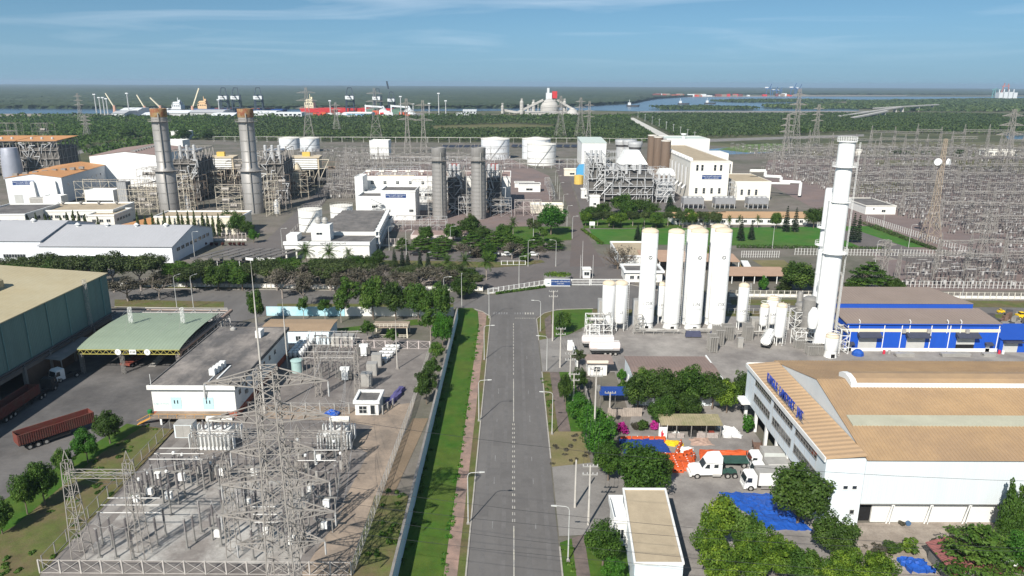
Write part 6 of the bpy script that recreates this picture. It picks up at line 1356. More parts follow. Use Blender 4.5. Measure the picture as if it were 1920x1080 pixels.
for k in range(3):
    x,y=g(1071+k*37,535);t=thing('gate_leaf','white barred gate leaf, %s from the entrance sign' % nth(k),'gate',(x,y,0),0,'white gate leaves at the power station entrance');W=5.9;b=MB();b.bar((0,0,.2),(W,0,.2),.18);b.bar((0,0,2.0),(W,0,2.0),.18);b.bar((0,0,1.1),(W,0,1.1),.1)
    b.bar((0,0,0),(0,0,2.1),.3);b.bar((W,0,0),(W,0,2.1),.3);b.build('frame',gm,t);b=MB()
    for q in range(15):b.bar((W*q/15,0,.2),(W*q/15,0,2),.07)
    b.build('bar',gm,t,kind='stuff')
t=thing('guard_booth','small white guard booth with flag poles in the middle of the gate road','booth',(*g(1093,522),0));b=MB();b.box(0,2.4,0,2.6,0,3);b.build('wall',white,t);b=MB();b.box(-.3,2.7,-.3,2.9,3,3.3);b.build('roof',whitew,t);window(t,(1.2,-.004,1.1),1.7,1.1,2,1)
for x,y,h in ((-.9,0,8),(.0,3.5,12),(3.2,0,8)):add_part(t,'flag_pole',lambda b:b.lathe(x,y,[(.07,0),(.03,h)],6),white)
t=flat_building('gate_house','white gate house with a dark flat roof partly behind the first tall tank','building',0,12,0,9,3.4,whitew,felt,.5,row('S',1,8,3,1.1,1.3,1.1),.6,white);at(t,1172,529)
t=flat_building('white_yard_shed','white flat roofed shed with a big beige roof behind the bare fan shaped tree','building',0,13,0,24,3.6,whitew,beige,.5,(),.2,white);at(t,1160,500)
t=thing('roadside_sign','small white notice board on the lawn corner beside the plant road','sign',(*g(1110,428),0));b=MB();b.box(-1.2,1.2,-.1,.1,1.3,3);b.build('board',white,t);b=MB();b.cbox(-.9,0,0,.15,.15,1.3);b.cbox(.9,0,0,.15,.15,1.3);b.build('post',white,t,kind='stuff')
fencew=mat('fence_white',(.50,.49,.47),.7,.1,1)
# fences around the gate and the lawn
def pfence(label,a,c,n,h=2,m=white,wall=0,group=None,pw=.2,rails=(.95,),sub=0):
    a,c=Vector((*a,0)),Vector((*c,0));t=thing('boundary_fence',label,'fence',tuple(a),math.atan2(c.y-a.y,c.x-a.x),group);L_=(c-a).length;pm=MB().cbox(0,0,0,pw,pw,h).build('post',m,t);s=L_/n
    for k in range(1,n+1):o=pm.copy();COL.objects.link(o);o.location=(k*s,0,0)
    b=MB()
    for q in rails+(.12,):b.bar((0,0,h*q),(L_,0,h*q),.09)
    b.build('rail',m,t);q=int(L_/.45)
    if sub:
        b=MB()
        for k in range(q):b.bar((k*L_/q,0,wall),(k*L_/q,0,h*.95),.035)
        b.build('bar',m,t,kind='stuff')
    if wall:b=MB();b.box(0,L_,.12,.3,0,wall);b.build('wall',whitew,t)
    return t
pfence('slanting white fence with a hedge left of the entrance sign',g(915,552),g(1020,536),11,1.9,white,.5,sub=1)
pfence('short white fence on the traffic island',g(940,497),g(985,497),4,1.6)
pfence('brick coloured fence with pink posts along the centre plant yard',g(697,462),g(762,462),9,3.2,pinkst,.6,sub=1)
pfence('fence with pink posts in front of the cream lettered building',g(357,452),g(462,452),14,3.4,pinkst,.8)
wl=mat('old_white_wall',(.55,.52,.46),.9,.15,.4)
pfence('low white wall with a rail along the far side of the cross road, left half',g(215,537),g(560,541),40,1.5,wl,1.2)
pfence('low white wall with a rail along the cross road, up to the slanting fence',g(562,541),g(905,546),40,1.5,wl,1.2)
pfence('white fence along the south edge of the bright lawn, left of the tower',g(1390,483),g(1460,483),16,2.6,fencew,0,rails=(.95,.5))
pfence('white fence along the south edge of the bright lawn, right of the tower',g(1490,478),g(1830,482),58,2.6,fencew,0,rails=(.95,.5))
pfence('long white fence running back along the big switchyard',g(1625,415),g(1830,482),48,2.7,fencew,0,rails=(.95,.5))
pfence('white switchyard fence above the blue building',g(1690,540),g(2050,543),44,2.4,fencew,0,rails=(.95,.5))
pfence('long wall with a wire fence along the far side of the cross road, right half',g(1368,557),g(2050,563),60,2.2,wl,1.0,sub=1)
pfence('white curb fence at the near edge of the tank yard',g(1365,588),g(1530,590),14,1.6,steel)
# hedges
def hedge(label,pts,h=1.0,w_=1.0,m='mid',n=1400):
    t=thing('hedge',label,'hedge',(*pts[0],0));bl=[]
    for a,c in zip(pts,pts[1:]):
        L_=math.dist(a,c);k=max(2,int(L_/(w_*1.0)))
        for i in range(k+1):f=i/k;bl.append((a[0]+(c[0]-a[0])*f-pts[0][0],a[1]+(c[1]-a[1])*f-pts[0][1],h*.5,w_*.75,w_*.75,h*.6))
    leaves('foliage',bl,n,.38,m,t,R_(),.4)
    b=MB()
    for q in bl[::3]:b.tube((q[0],q[1],0),(q[0],q[1],h*.5),.04,4)
    b.build('stem',bark,t,kind='stuff')
hedge('low hedge along the slanting white fence',gp((932,552),(1020,540)),.9,.8);hedge('yellowish hedge beside the plant road at the lawn',gp((1092,432),(1128,458)),1.2,1.4,'lime');hedge('dark hedge below the white fence of the bright lawn',gp((1480,500),(1530,540)),1.6,1.8,'deep')
hedge('long low hedge on the front edge of the bright lawn',gp((1385,465),(1660,468)),1.4,1.5,'mid',2600);hedge('dark hedge along the road beside the big switchyard',gp((1610,418),(1780,480)),1.6,1.8,'dusk',2200);hedge('green hedge on the right half of the lawn edge',gp((1640,425),(1740,465)),1.2,1.6,'bright')
# ragged grass and weeds along edges of lawns and paths
def tufts(label,pts,n,w_,h,m,size=.3):
    t=thing('grass_tufts',label,'grass',(*pts[0],0));t['kind']='stuff';r=R_();bl=[]
    for a,c in zip(pts,pts[1:]):
        for k in range(max(2,int(math.dist(a,c)/1.1))):f=r.random();bl.append((a[0]+(c[0]-a[0])*f-pts[0][0]+r.normal()*w_,a[1]+(c[1]-a[1])*f-pts[0][1]+r.normal()*w_,.12,.3+.3*r.random(),.3+.4*r.random(),h*(.5+r.random())))
    leaves('tuft',bl,n,size,m,t,r,.3)['kind']='stuff'
tufts('ragged grass along the brick pavement left of the road',[(-8.8,60),(-8.8,185)],2600,.25,.16,'bright');tufts('ragged grass at the foot of the boundary wall',[(-14.3,75),(-14.3,185)],1800,.3,.25,'mid');tufts('weeds on the verges right of the road',[(7.6,60),(7.8,88)],700,.4,.2,'mid');tufts('weeds on the far verge right of the road',[(7.6,125),(7.7,150)],700,.4,.2,'mid');tufts('dry weeds on the bare verge',[(7.5,111),(12.5,113),(8,117),(12.8,121)],900,1.2,.25,'brown');tufts('tall weeds on the bank between fence and wall',[(-19.5,82),(-17,90),(-19,96),(-16.5,103)],1800,1.0,.4,'mid');tufts('rough grass on the bank left of the near substation',[(-63,80),(-67,95),(-64,105),(-70,112),(-66,122)],3000,2.2,.2,'mid');tufts('weeds in the dirt yard under the white wall',[(50,88),(62,86),(75,89),(90,87)],900,1.5,.25,'brown')
# cars
def car_kind(m,nm='parked_car'):
    t=thing(nm,'car','car');b=MB();pr=[(-2.2,.35),(-2.2,.85),(-1.2,1.0),(-.6,1.48),(1.0,1.5),(1.8,1.0),(2.2,.9),(2.2,.35)];b.hexa([(u,-.85,v) for u,v in pr],[(u,.85,v) for u,v in pr]);b.build('body',m,t);b=MB()
    for s in (-1,1):y=s*.86;q=[(-1.05,y,1.02),(1.5,y,1.02),(.95,y,1.42),(-.55,y,1.42)];b.face(q if s<0 else q[::-1])
    b.face([(-1.22,-.75,1.03),(-.64,-.75,1.46),(-.64,.75,1.46),(-1.22,.75,1.03)][::-1]);b.face([(1.04,-.75,1.48),(1.82,-.75,1.02),(1.82,.75,1.02),(1.04,.75,1.48)][::-1]);b.build('glazing',glass,t);wheels(t,(-1.35,1.35),.8,.33,.2)
    for s in (-1,1):add_part(t,'headlight',lambda b:b.cbox(-2.2,s*.6,.65,.06,.35,.15),lampg)
    return t
silver=mat('silver_paint',(.35,.36,.37),.35,.05,1);blackp=mat('black_paint',(.02,.02,.022),.3,.05,1)
for px,py,m,lb in ((925,478,white,'white car parked by the plaza planting, left of the bare bush'),(951,480,white,'white car half hidden by the bare bush on the plaza'),(1000,480,white,'white car parked at the right end of the plaza planting'),(780,479,blackp,'black car parked under the flat crowned trees, left'),(812,478,silver,'dark silver car parked under the flat crowned trees, right'),(891,478,silver,'silver car half hidden under the plaza trees'),(1232,498,silver,'silver car beside the gate house'),(1380,508,white,'white car under the tan carport'),(1362,508,blackp,'black car under the tan carport')):
    c=car_kind(m);tag(c,lb,'car');c.location=(*g(px,py),.05);c.rotation_euler=(0,0,R(random.choice((0,180))+random.uniform(-4,4)))
t=thing('bus','yellow and white bus parked at the end of the tan carport','bus',(*g(1397,510),.05),R(80));b=MB();b.box(-4.5,4.5,-1.2,1.2,.5,1.5);b.build('body',yellow,t);b=MB();b.box(-4.45,4.45,-1.18,1.18,1.502,3.0);b.build('upper_body',white,t)
for s in (-1,1):add_part(t,'window',lambda b:b.box(-4,4,s*1.19-.015,s*1.19+.015,1.7,2.6),glass)
add_part(t,'windscreen',lambda b:b.box(-4.5,-4.46,-1,1,1.6,2.7),glass);wheels(t,(-3,2.6),1.05,.5)
tanr=mat('tan_sheet',(.36,.24,.17),.8,.1,.3,wave=((1,0,0),.6,.03))
for px0,px1,py,dp,h,lb in ((1235,1385,512,9,4.0,'long tan roofed carport behind the tall tanks'),(1350,1478,532,9,2.6,'low tan ribbed roof of a parking shed right of the tall tanks'),(1200,1290,500,8,3.4,'tan roof shelter behind the first two tall tanks')):
    t=thing('carport',lb,'carport',(*g(px0,py),0));W=width(px0,px1,py);b=MB();b.hexa([(0,0,h),(W,0,h),(W,dp,h+.7),(0,dp,h+.7)],[(0,0,h+.2),(W,0,h+.2),(W,dp,h+.9),(0,dp,h+.9)]);b.build('roof',tanr,t)
    for k in range(7):add_part(t,'post',lambda b:b.cbox(W*k/6*.98+.2,.3,0,.22,.22,h),white)
    add_part(t,'rear_wall',lambda b:b.box(0,W,dp-.4,dp-.2,0,h),dwall)
# ---- trees of the middle ground
cr='trees along the far side of the cross road'
for i,(px,py,tp,w_,k) in enumerate(sorted(((20,530,483,80,'umbrella'),(95,530,478,90,'umbrella'),(140,545,482,80,'umbrella'),(215,548,474,100,'umbrella'),(265,545,478,95,'umbrella'),(240,565,520,90,'feather'),(300,562,512,80,'feather'),(330,535,488,80,'mid'),(385,536,488,70,'umbrella'),(430,536,490,75,'mid'),(478,538,492,70,'umbrella'),(520,545,495,80,'umbrella'),(575,545,498,85,'feather'),(620,545,495,90,'umbrella'),(655,545,500,80,'feather'),(700,545,505,80,'feather'),(745,546,508,80,'feather'),(790,546,505,85,'feather'),(835,546,503,80,'feather'),(868,545,510,60,'streetdull'),(890,545,512,50,'streetdull'),(530,560,505,70,'feather'),(570,575,515,60,'feather'),(60,520,486,70,'umbrella'),(180,535,487,70,'feather'),(350,540,496,60,'mid'),(600,530,488,80,'umbrella'),(560,530,490,70,'mid'),(35,545,492,70,'mid'),(110,548,490,70,'deep'),(165,520,480,60,'mid'),(290,530,480,70,'umbrella'),(360,548,500,70,'umbrella'),(410,545,498,64,'deep'),(455,545,500,60,'mid'),(500,532,485,70,'umbrella'),(545,520,482,50,'mid'),(640,520,484,66,'umbrella'),(680,530,492,66,'umbrella'),(720,532,498,64,'feather'),(765,534,500,70,'umbrella'),(810,534,498,60,'feather'),(850,532,496,56,'umbrella'),(665,556,512,60,'feather'),(720,560,515,64,'feather'),(770,560,515,60,'feather'),(630,562,512,60,'feather')))):
    tree(k,px,py,tp,w_,'%s tree from the left in the tree belt along the cross road' % nth(i),cr)
for i,(px,py,tp) in enumerate(((740,501,465),(755,503,463),(765,505,472),(788,508,468),(803,508,470))):tree('conifer',px,py,tp,15,'%s of five small conifers in front of the plaza' % nth(i),'small conifers by the plaza')
for i,(px,py,tp,w_) in enumerate(((840,520,475,42),(872,520,474,38),(912,525,472,42),(575,505,452,48),(618,505,455,45),(655,500,462,30),(395,520,485,26),(690,500,478,20))):tree('palm',px,py,tp,w_,('left palm by the plaza','middle palm by the plaza','right palm by the slanting fence','big left palm in front of the office','big right palm in front of the office','small palm at the right corner of the office','small palm before the carports','little palm near the small hut')[i])
for i,(px,py,tp,w_,k,lb) in enumerate(((790,472,440,60,'layered','flat crowned tree at the left of the plaza cars'),(830,472,441,60,'layered','flat crowned tree at the left of the plaza, second'),(880,450,402,52,'deep','tall dark tree in front of the right central stack'),(885,470,435,60,'layered','spreading tree behind the plaza cars, middle'),(930,468,433,60,'layered','spreading tree behind the plaza cars, right'),(975,474,446,60,'layered','spreading tree near the plant road'),(1033,440,384,66,'bright','big round bright tree beside the plant road'),(1000,445,408,34,'streetdull','slim dark tree left of the big round bright tree'),(962,440,405,26,'palm','palm left of the big round bright tree'),(1018,455,425,26,'street','little tree in front of the big round bright tree'),(895,484,458,34,'bushdull','grey leafless bush on the plaza, left'),(960,486,455,50,'feather','grey leafless tree on the plaza'),(985,490,470,30,'shrub','low shrub at the tip of the traffic island'),(920,490,468,30,'shrub','low shrub in the middle of the traffic island'),(868,560,520,60,'deep','dark tree beside the slanting fence corner'),(1158,505,455,62,'bare','bare fan shaped tree beside the gate house'),(1165,400,362,50,'mid','dark tree in front of the right hand pipe structure, left'),(1200,402,372,55,'deep','dark tree in front of the right hand pipe structure, middle'),(1255,400,362,22,'conifer','dark conifer at the corner of the right hand plant'),(1230,405,380,26,'palm','palm in front of the right hand plant'),(1500,550,490,85,'deep','broad dark tree left of the white tower base'),(1470,548,515,30,'cypress','narrow tree beside the low tan ribbed roof'),(1430,546,512,20,'clipped','narrow clipped tree in front of the low tan ribbed roof'),(1625,552,490,92,'layered','layered tree standing right of the white tower'),(1675,555,520,45,'deep','round dark tree at the right of the layered tree'),(1600,556,528,50,'deep','round dark bush tree at the left of the layered tree'),(1525,428,388,42,'deep','dark round tree behind the white tower'),(1455,430,397,28,'mid','round green tree on the far side of the lawn'),(435,432,395,50,'deep','dark broad tree at the corner of the cream lettered building'),(476,456,430,26,'bright','bright round shrub at the fence end'),(1318,482,455,26,'bushlime','small green bush right of the tall tanks'))):
    tree(k,px,py,tp,w_,lb)
for i,(px,py,tp) in enumerate(((1473,435,385),(1490,435,388),(1388,452,405),(1408,450,415),(1597,455,398),(1607,455,402),(1205,455,415),(1195,452,420))):tree('conifer',px,py,tp,17,'%s dark conifer along the bright lawn, from the left' % nth((4,5,2,3,6,7,1,0)[i]),'dark conifers on the lawn')
for i,px in enumerate(range(1098,1345,22)):tree('umbrella' if i % 3 else 'lime',px,424,396,30,'%s small tree in the row behind the bright lawn' % nth(i),'row of small trees behind the lawn')
for i,px in enumerate((1280,1298,1322,1345,1366,1385,1420)):tree('palm',px,428,402,18,'%s small palm before the tan roofed long buildings' % nth(i),'small palms behind the lawn')
for i,px in enumerate((15,40,56,72,90,98,118,130,142,152,163,187,262,276,290,322,338,345,356,368,383,392,402,413,300,312)):tree('cypress',px,438+(6 if px>250 else 0),396+random.uniform(-4,12),9,'%s thin cypress from the left in the long row before the white offices' % nth(sorted((15,40,56,72,90,98,118,130,142,152,163,187,262,276,290,322,338,345,356,368,383,392,402,413,300,312)).index(px)),'row of thin cypresses')
for i,px in enumerate((357,370,385,397,406,418,432,440,449,457)):tree('bushred',px,461,453,8,'%s small ball shrub along the pink fence' % nth(i),'ball shrubs by the pink fence')
for i,(px,py,tp,w_,k) in enumerate(sorted(((800,455,425,40,'mid'),(850,455,418,46,'mid'),(905,455,422,42,'deep'),(945,452,422,46,'mid'),(958,472,438,44,'layered'),(1005,470,440,46,'layered'),(1040,468,444,42,'layered'),(915,484,455,42,'mid'),(868,486,455,42,'feather'),(1010,486,462,36,'feather'),(820,486,458,40,'layered'),(755,470,445,34,'layered')))):tree(k,px,py,tp,w_,'%s of the crowded plaza trees, from the left' % nth(i),'crowded plaza trees')
for i,(px,py,tp,w_,k) in enumerate(sorted(((690,508,478,44,'deep'),(712,500,470,42,'deep'),(668,512,480,44,'mid'),(600,512,482,54,'deep'),(545,512,485,48,'mid'),(520,508,482,34,'mid'),(640,514,486,44,'deep'),(735,515,490,36,'umbrella'),(820,522,496,44,'umbrella'),(778,522,496,46,'umbrella'),(880,530,500,40,'deep')))):tree(k,px,py,tp,w_,'%s of the dark trees in front of the office, from the left' % nth(i),'dark trees before the office')
for i,(px,py,tp,w_,k) in enumerate(sorted(((1105,414,386,36,'mid'),(1130,412,380,40,'deep'),(1180,412,376,46,'mid'),(1218,410,380,40,'deep'),(1262,412,384,34,'deep'),(1292,416,390,32,'mid'),(1340,428,402,30,'umbrella'),(1230,428,402,34,'mid'),(1150,428,400,34,'lime')))):tree(k,px,py,tp,w_,'%s of the trees between lawn and pipe structure, from the left' % nth(i),'trees between lawn and pipe structure')
for px,py,tp,w_,k,lb in ((448,442,398,40,'mid','green tree beside the cream lettered office'),(420,438,404,30,'deep','dark tree in front of the cream lettered office'),(466,446,414,30,'deep','dark tree at the right end of the pink fence'),(1216,545,512,34,'deep','dark tree right of the gate house'),(1308,548,522,20,'cypress','narrow tree behind the last tall tank')):tree(k,px,py,tp,w_,lb)
# lamps of the middle
LK2=lamp_kind(9.5,1.6)
for px,py,rz,lb in ((833,580,0,'street lamp at the crossroads corner beside the grass strip tip'),(866,577,90,'street lamp at the upper corner of the grass strip'),(973,535,0,'lamp behind the slanting white fence'),(1042,500,180,'lamp on the plaza left of the plant road'),(1000,447,0,'lamp beside the big round bright tree'),(990,500,0,'pole lamp on the traffic island'),(1073,448,0,'lamp on the right edge of the plant road'),(332,578,60,'street lamp left one behind the sage canopy'),(363,578,60,'street lamp right one behind the sage canopy'),(1640,500,0,'lamp beside the white tower on the lawn fence'),(1448,466,0,'lamp left of the white tower on the lawn'),(1655,430,0,'lamp along the road beside the big switchyard'),(1703,466,0,'lamp nearer along the road beside the big switchyard'),(1798,590,90,'lamp pole right behind the blue building'),(730,470,0,'lamp by the pink posts fence'),(762,478,0,'pale pole beside the flat crowned trees'),(845,470,0,'pole among the plaza trees'),(530,475,0,'lamp at the left corner of the office'),(365,482,0,'lamp pole beside the carports')):
    LK2.at(g(px,py),R(rz),lb)
for i,py in enumerate((425,400,375,360,348)):LK2.at(g(1063-(425-py)*.28,py),0,'lamp on the plant road, %s from the gate' % nth(i),None,'lamps along the plant road')
# ------------------------------------------------------------------ power plants
stackm=mat('stack_steel',(.31,.295,.28),.5,.1,.3,metal=.35,streak=True);rusty=mat('rusty_top',(.24,.085,.045),.8,.2,.6,col2=(.33,.25,.12),c2scale=.4);creams=mat('cream_steel',(.56,.50,.40),.65,.1,1);casing=mat('shaded_grey_casing',(.105,.098,.09),.7,.15,.4);creamc=mat('cream_casing',(.55,.46,.33),.75,.1,.3);orangeroof=mat('orange_roof',(.48,.24,.10),.7,.1,.2);pinkroof=mat('pinkish_roof',(.27,.19,.165),.8,.1,.2);lightgrey=mat('light_grey_metal',(.48,.48,.48),.5,.1,.3,metal=.2);brownsilo=mat('brown_silo',(.16,.115,.085),.7,.12,.3,streak=True)  # boiler casing colour darkened to imitate the shaded recess behind the stacks
def banner(t,x,z,w_,h,y=-.06,txt='C\u00D4NG TY NHI\u1EC6T \u0110I\u1EC6N PH\u00DA M\u1EF8'):
    b=MB();b.box(x,x+w_,y,y+.05,z,z+h);o=b.build('banner',bannerb,t);text(txt,h*.34,white,t,(x+w_*.5,y-.02,z+h*.66),(R(90),0,0),'lettering',0);text('AN TO\u00C0N L\u00C0 TR\u00CAN H\u1EBET',h*.3,white,t,(x+w_*.5,y-.02,z+h*.25),(R(90),0,0),'lettering',0);return o
def stack(label,px,py,r0,r1,zs,H,bands,topm=None,ringz=()):
    x,y=g(px,py);y+=r0;t=thing('exhaust_stack',label,'chimney',(x,y,0));b=MB();b.lathe(0,0,[(r0,0),(r0,zs),(r1,zs+1.6),(r1,H-4)],26);b.build('shell',stackm,t,True);b=MB();b.lathe(0,0,[(r1*1.0,H-4),(r1*1.04,H-3.8),(r1*1.04,H),(r1*.9,H),(r1*.9,H-1.5)],26,cap=False);b.build('rim',topm or stackm,t,True);add_part(t,'flue',lambda b:b.lathe(0,0,[(r1*.88,H-1.5),(r1*.88,H-1.45)],20),dark)
    for k in range(bands):z=H*(k+1)/(bands+1);rr_=(r0 if z<zs else r1)+.06;add_part(t,'band',lambda b:b.lathe(0,0,[(rr_,z),(rr_+.05,z),(rr_+.05,z+.35),(rr_,z+.35)],26,cap=False),steel_d)
    for z in ringz:add_part(t,'platform',lambda b:ring(b,0,0,z,(r0 if z<zs else r1),(r0 if z<zs else r1)+1.5,1.2,20),steel_r)
    add_part(t,'ladder',lambda b:(b.box(r1*.3,r1*.3+.5,-r0-.35,-r0-.1,1,zs),b.box(r1*.3,r1*.3+.5,-r1-.35,-r1-.1,zs,H-2)),steel_d);return t
stack('tall grey stack with a rusty rim, left one of the left plant',312,402,4.7,3.6,21,50,9,rusty,(20.8,44));stack('tall grey stack with a rusty rim, right one of the left plant',471,402,4.7,3.6,21,50,9,rusty,(20.8,44))
stack('banded silver stack in the middle of the photo, left one of the pair',824,412,3.5,3.35,17,33.4,17,None,(27.5,));stack('banded silver stack in the middle of the photo, right one of the pair',897,412,3.5,3.35,17,33.4,17,None,(27.5,))
def boiler(label,px,py,sx,sy,h,m,frame,seed,rz=0,roof=None,drums=3,fm=None):
    """waste heat boiler: casing inside an open steel frame, drums and silencers on top"""
    r=random.Random(seed);t=thing('boiler_block',label,'boiler',(*g(px,py),0),rz);b=MB();b.box(.6,sx-.6,.8,sy-.5,1.5,h*.82);b.build('casing',m,t);fm=fm or frame;b=MB();n=max(2,int(sx/4));ny=max(2,int(sy/6))
    for i in range(n+1):
        for j in range(ny+1):
            if j in (0,ny) or i in (0,n):b.bar((sx*i/n,sy*j/ny,0),(sx*i/n,sy*j/ny,h),.4)
    b.build('column',frame,t,kind='stuff');b=MB();lv=4
    for k in range(lv):
        z=h*(k+1)/lv
        for y in (0,sy):b.bar((0,y,z),(sx,y,z),.35)
        for x in (0,sx):b.bar((x,0,z),(x,sy,z),.35)
        for i in range(n):
            if r.random()<.55:b.bar((sx*i/n,0,z-h/lv),(sx*(i+1)/n,0,z),.22)
        for j in range(ny):
            if r.random()<.6:b.bar((sx,sy*j/ny,z-h/lv),(sx,sy*(j+1)/ny,z),.22)
        for y in (-.9,):b.box(0,sx,y,0,z-.1,z);b.bar((0,y,z+1.1),(sx,y,z+1.1),.09)
    b.build('beam',frame,t,kind='stuff');b=MB()
    for k in range(16):x,z=r.uniform(0,sx),r.uniform(2,h);b.path([(x,-.5,z),(x+r.uniform(-4,4),-.6,z),(x+r.uniform(-4,4),-.6,max(0,z-r.uniform(2,8)))],r.uniform(.12,.3),6)
    b.build('pipe',lightgrey,t,kind='stuff')
    for k in range(drums):add_part(t,'drum',lambda b:b.tube((sx*(.15+.25*k),sy*.3,h*.9+1.2),(sx*(.15+.25*k),sy*.8,h*.9+1.2),1.1,10),lightgrey)
    for k in range(3):add_part(t,'silencer',lambda b:b.lathe(sx*(.2+.28*k),sy*.25,[(.8,h*.82),(.8,h+2.2),(.5,h+2.5)],10),lightgrey)
    if roof:add_part(t,'roof',lambda b:b.hexa([(-.8,-1,h+.4),(sx+.8,-1,h+.4),(sx+.8,sy+.8,h+1.6),(-.8,sy+.8,h+1.6)],[(-.8,-1,h+.8),(sx+.8,-1,h+.8),(sx+.8,sy+.8,h+2),(-.8,sy+.8,h+2)]),roof)
    return t
boiler('dark boiler block behind the left rusty rimmed stack',330,378,13,32,27,casing,steel_r,1,R(6));boiler('dark boiler block behind the right rusty rimmed stack',490,378,13,32,27,casing,steel_r,2,R(6))
boiler('dark boiler block right of the left banded silver stack',838,400,7.5,26,21,steel_k,steel_d,3,0,None,2);boiler('dark boiler block right of the right banded silver stack',911,400,7.5,26,21,steel_k,steel_d,4,0,None,2)
for px,lb in ((856,'left'),(928,'right')):
    x,y=g(px,372);o=MB().hexa([(-2,-2,0),(2,-2,0),(2,2,0),(-2,2,0)],[(-2.6,-2,3),(1.6,-2,3),(2,2,3),(-2,2,3)]).build('duct_hood',mat('dull_red_duct',(.30,.06,.05),.7,.1,1));o.location=(x,y-8,17);tag(o,'dull red hood on the boiler beside the %s banded silver stack' % lb,'duct')
for px,py,nm in ((808,408,'left'),(880,408,'right')):pipe_frame('stair_frame','slim stair frame at the %s banded silver stack' % nm,*g(px-5,py),2.6,3,22,9,px,1,steel,steel,6)
for px,nm,rz in ((352,'left',1),(512,'right',2)):pipe_frame('stair_frame','cream lattice stair frame right of the %s rusty rimmed stack' % nm,*g(px-12,406),5,5,20,6,px,1,creams,creams,8,0)
pipe_frame('steel_frame','cream steel frame with tanks left of the right rusty rimmed stack',*g(408,402),12,8,13.5,5,21,2,creams,steel_r,20,3);pipe_frame('steel_frame','cream steel frame with pipes left of the left rusty rimmed stack',*g(248,402),13,8,14,5,22,3,creams,steel_r,20,3)
pipe_frame('pipe_rack','long cream pipe rack in front of the big white hall',*g(145,385),36,8,12.5,3,23,8,creams,steel_r,22,2);pipe_frame('pipe_rack','cream pipe rack leading from the hall to the left stack',*g(225,392),16,10,10,3,24,4,creams,steel_r,14,1)
x,y=g(182,388);t=flat_building('panel_building','white panel building with an open dark base in front of the big white hall','building',0,14.5,0,8,9,white,whitew,.2);t.location=(x-3,y-4,0);add_part(t,'opening',lambda b:b.box(.4,14,-.06,-.004,.2,4),dark)
t=flat_building('duct_tower','tall grey ribbed twin duct right of the white panel building','duct',0,4.5,0,5,13.5,mat('ribbed_grey',(.30,.30,.30),.6,.1,.4,wave=((1,0,0),.9,.1)),felt,.1);at(t,225,392)
brk=mat('brown_pipework',(.20,.155,.12),.65,.2,.6)
for px,py,sx,sy,h,nz,sd_,nx,lb in ((338,398,9,14,17,5,81,2,'brown pipework between the left rusty rimmed stack and its stair tower'),(498,398,9,14,17,5,82,2,'brown pipework beside the right rusty rimmed stack'),(365,372,16,16,15,4,83,4,'cream pipe maze behind the cream steel frame'),(430,372,10,18,20,5,84,2,'tall brown pipe maze left of the right rusty rimmed stack'),(525,372,16,14,14,4,85,4,'cream pipe maze right of the right boiler block'),(262,372,12,12,16,4,86,3,'brown pipe maze left of the left rusty rimmed stack'),(570,330,22,10,9,2,87,5,'low pipe rack before the pale tank pair'),(395,330,40,10,9,2,88,8,'low pipe rack behind the left boiler blocks')):
    pipe_frame('pipe_rack',lb,*g(px,py),sx,sy,h,nz,sd_,nx,creams if 'cream' in lb else brk,brk if sd_ % 2 else steel_r,34,3)
for px,py,r_,h,lb in ((402,360,2.6,17,'cream round silo behind the left boiler block'),(560,356,2.6,16,'cream round silo behind the right boiler block'),(352,396,1.4,8,'small silver tank at the foot of the left stair tower'),(520,400,1.4,7,'small silver tank at the foot of the right stair tower')):t=thing('process_vessel',lb,'vessel',(*g(px,py),0));add_part(t,'shell',lambda b:b.lathe(0,0,[(r_,0),(r_,h*.8),(r_*.3,h)],16),creamc if r_>2 else lightgrey,smooth=True);add_part(t,'band',lambda b:b.lathe(0,0,[(r_+.05,h*.4),(r_+.05,h*.44)],16,cap=False),steel_d)
pfence('white railing along the inner plant road, left side',g(545,440),g(640,345),30,1.6,steel,0)
# halls of the left plant
t=gable_building('turbine_hall','white turbine hall with an orange roof and a blue banner at the far left','building',0,27,0,62,13.6,15.6,'y',mat('hall_white',(.66,.68,.70),.8,.05,.15,streak=True),orangeroof,.3,row('E',4,56,8,8.5,1.2,1.3,1,1));at(t,18,383,R(9));banner(t,3.2,10.0,10.5,2.2)
add_part(t,'roller_door',lambda b:b.box(3,7,-.08,-.004,.1,5),shut);add_part(t,'roof_duct',lambda b:[b.cbox(4+k*3,3+k*4.2,14.6,2.4,2,1.2) for k in range(8)],steel_d,'stuff')
for x in (13,23.5):add_part(t,'air_duct',lambda b:b.hexa([(x-1.6,-2.2,0),(x+1.6,-2.2,0),(x+1.6,-.1,0),(x-1.6,-.1,0)],[(x-.7,-1.2,11.8),(x+.7,-1.2,11.8),(x+.7,-.1,11.8),(x-.7,-.1,11.8)]),white)
x,y=g(75,386);t=flat_building('filter_house','white wedge shaped filter house before the orange roofed hall','building',0,9,0,6,5.5,whitew,whitew,.3);t.location=(x+5,y-4,0);cabinet(70,388,8,4,4.5,offw,'beige equipment box before the orange roofed hall','equipment_box')
t=gable_building('turbine_hall','very large plain white hall left of the rusty rimmed stacks','building',0,40,0,60,19,21.5,'y',mat('hall_white2',(.76,.76,.75),.8,.04,.1),pinkroof,.3);x,y=g(178,380);t.location=(*g(176,352),0);t.rotation_euler.z=R(9)
add_part(t,'roof_vent',lambda b:[b.cbox(24,4+k*5,20.6,3,2,1.2) for k in range(10)],steel_d,'stuff')
t=flat_building('white_block','white block rising behind the left rusty rimmed stack','building',0,14,0,12,22,whitew,whitew,.3);at(t,312,322)
t=flat_building('white_block','small white house among trees beyond the left plant','building',0,18,0,16,9,whitew,whitew,.4,(),.3);at(t,322,262)
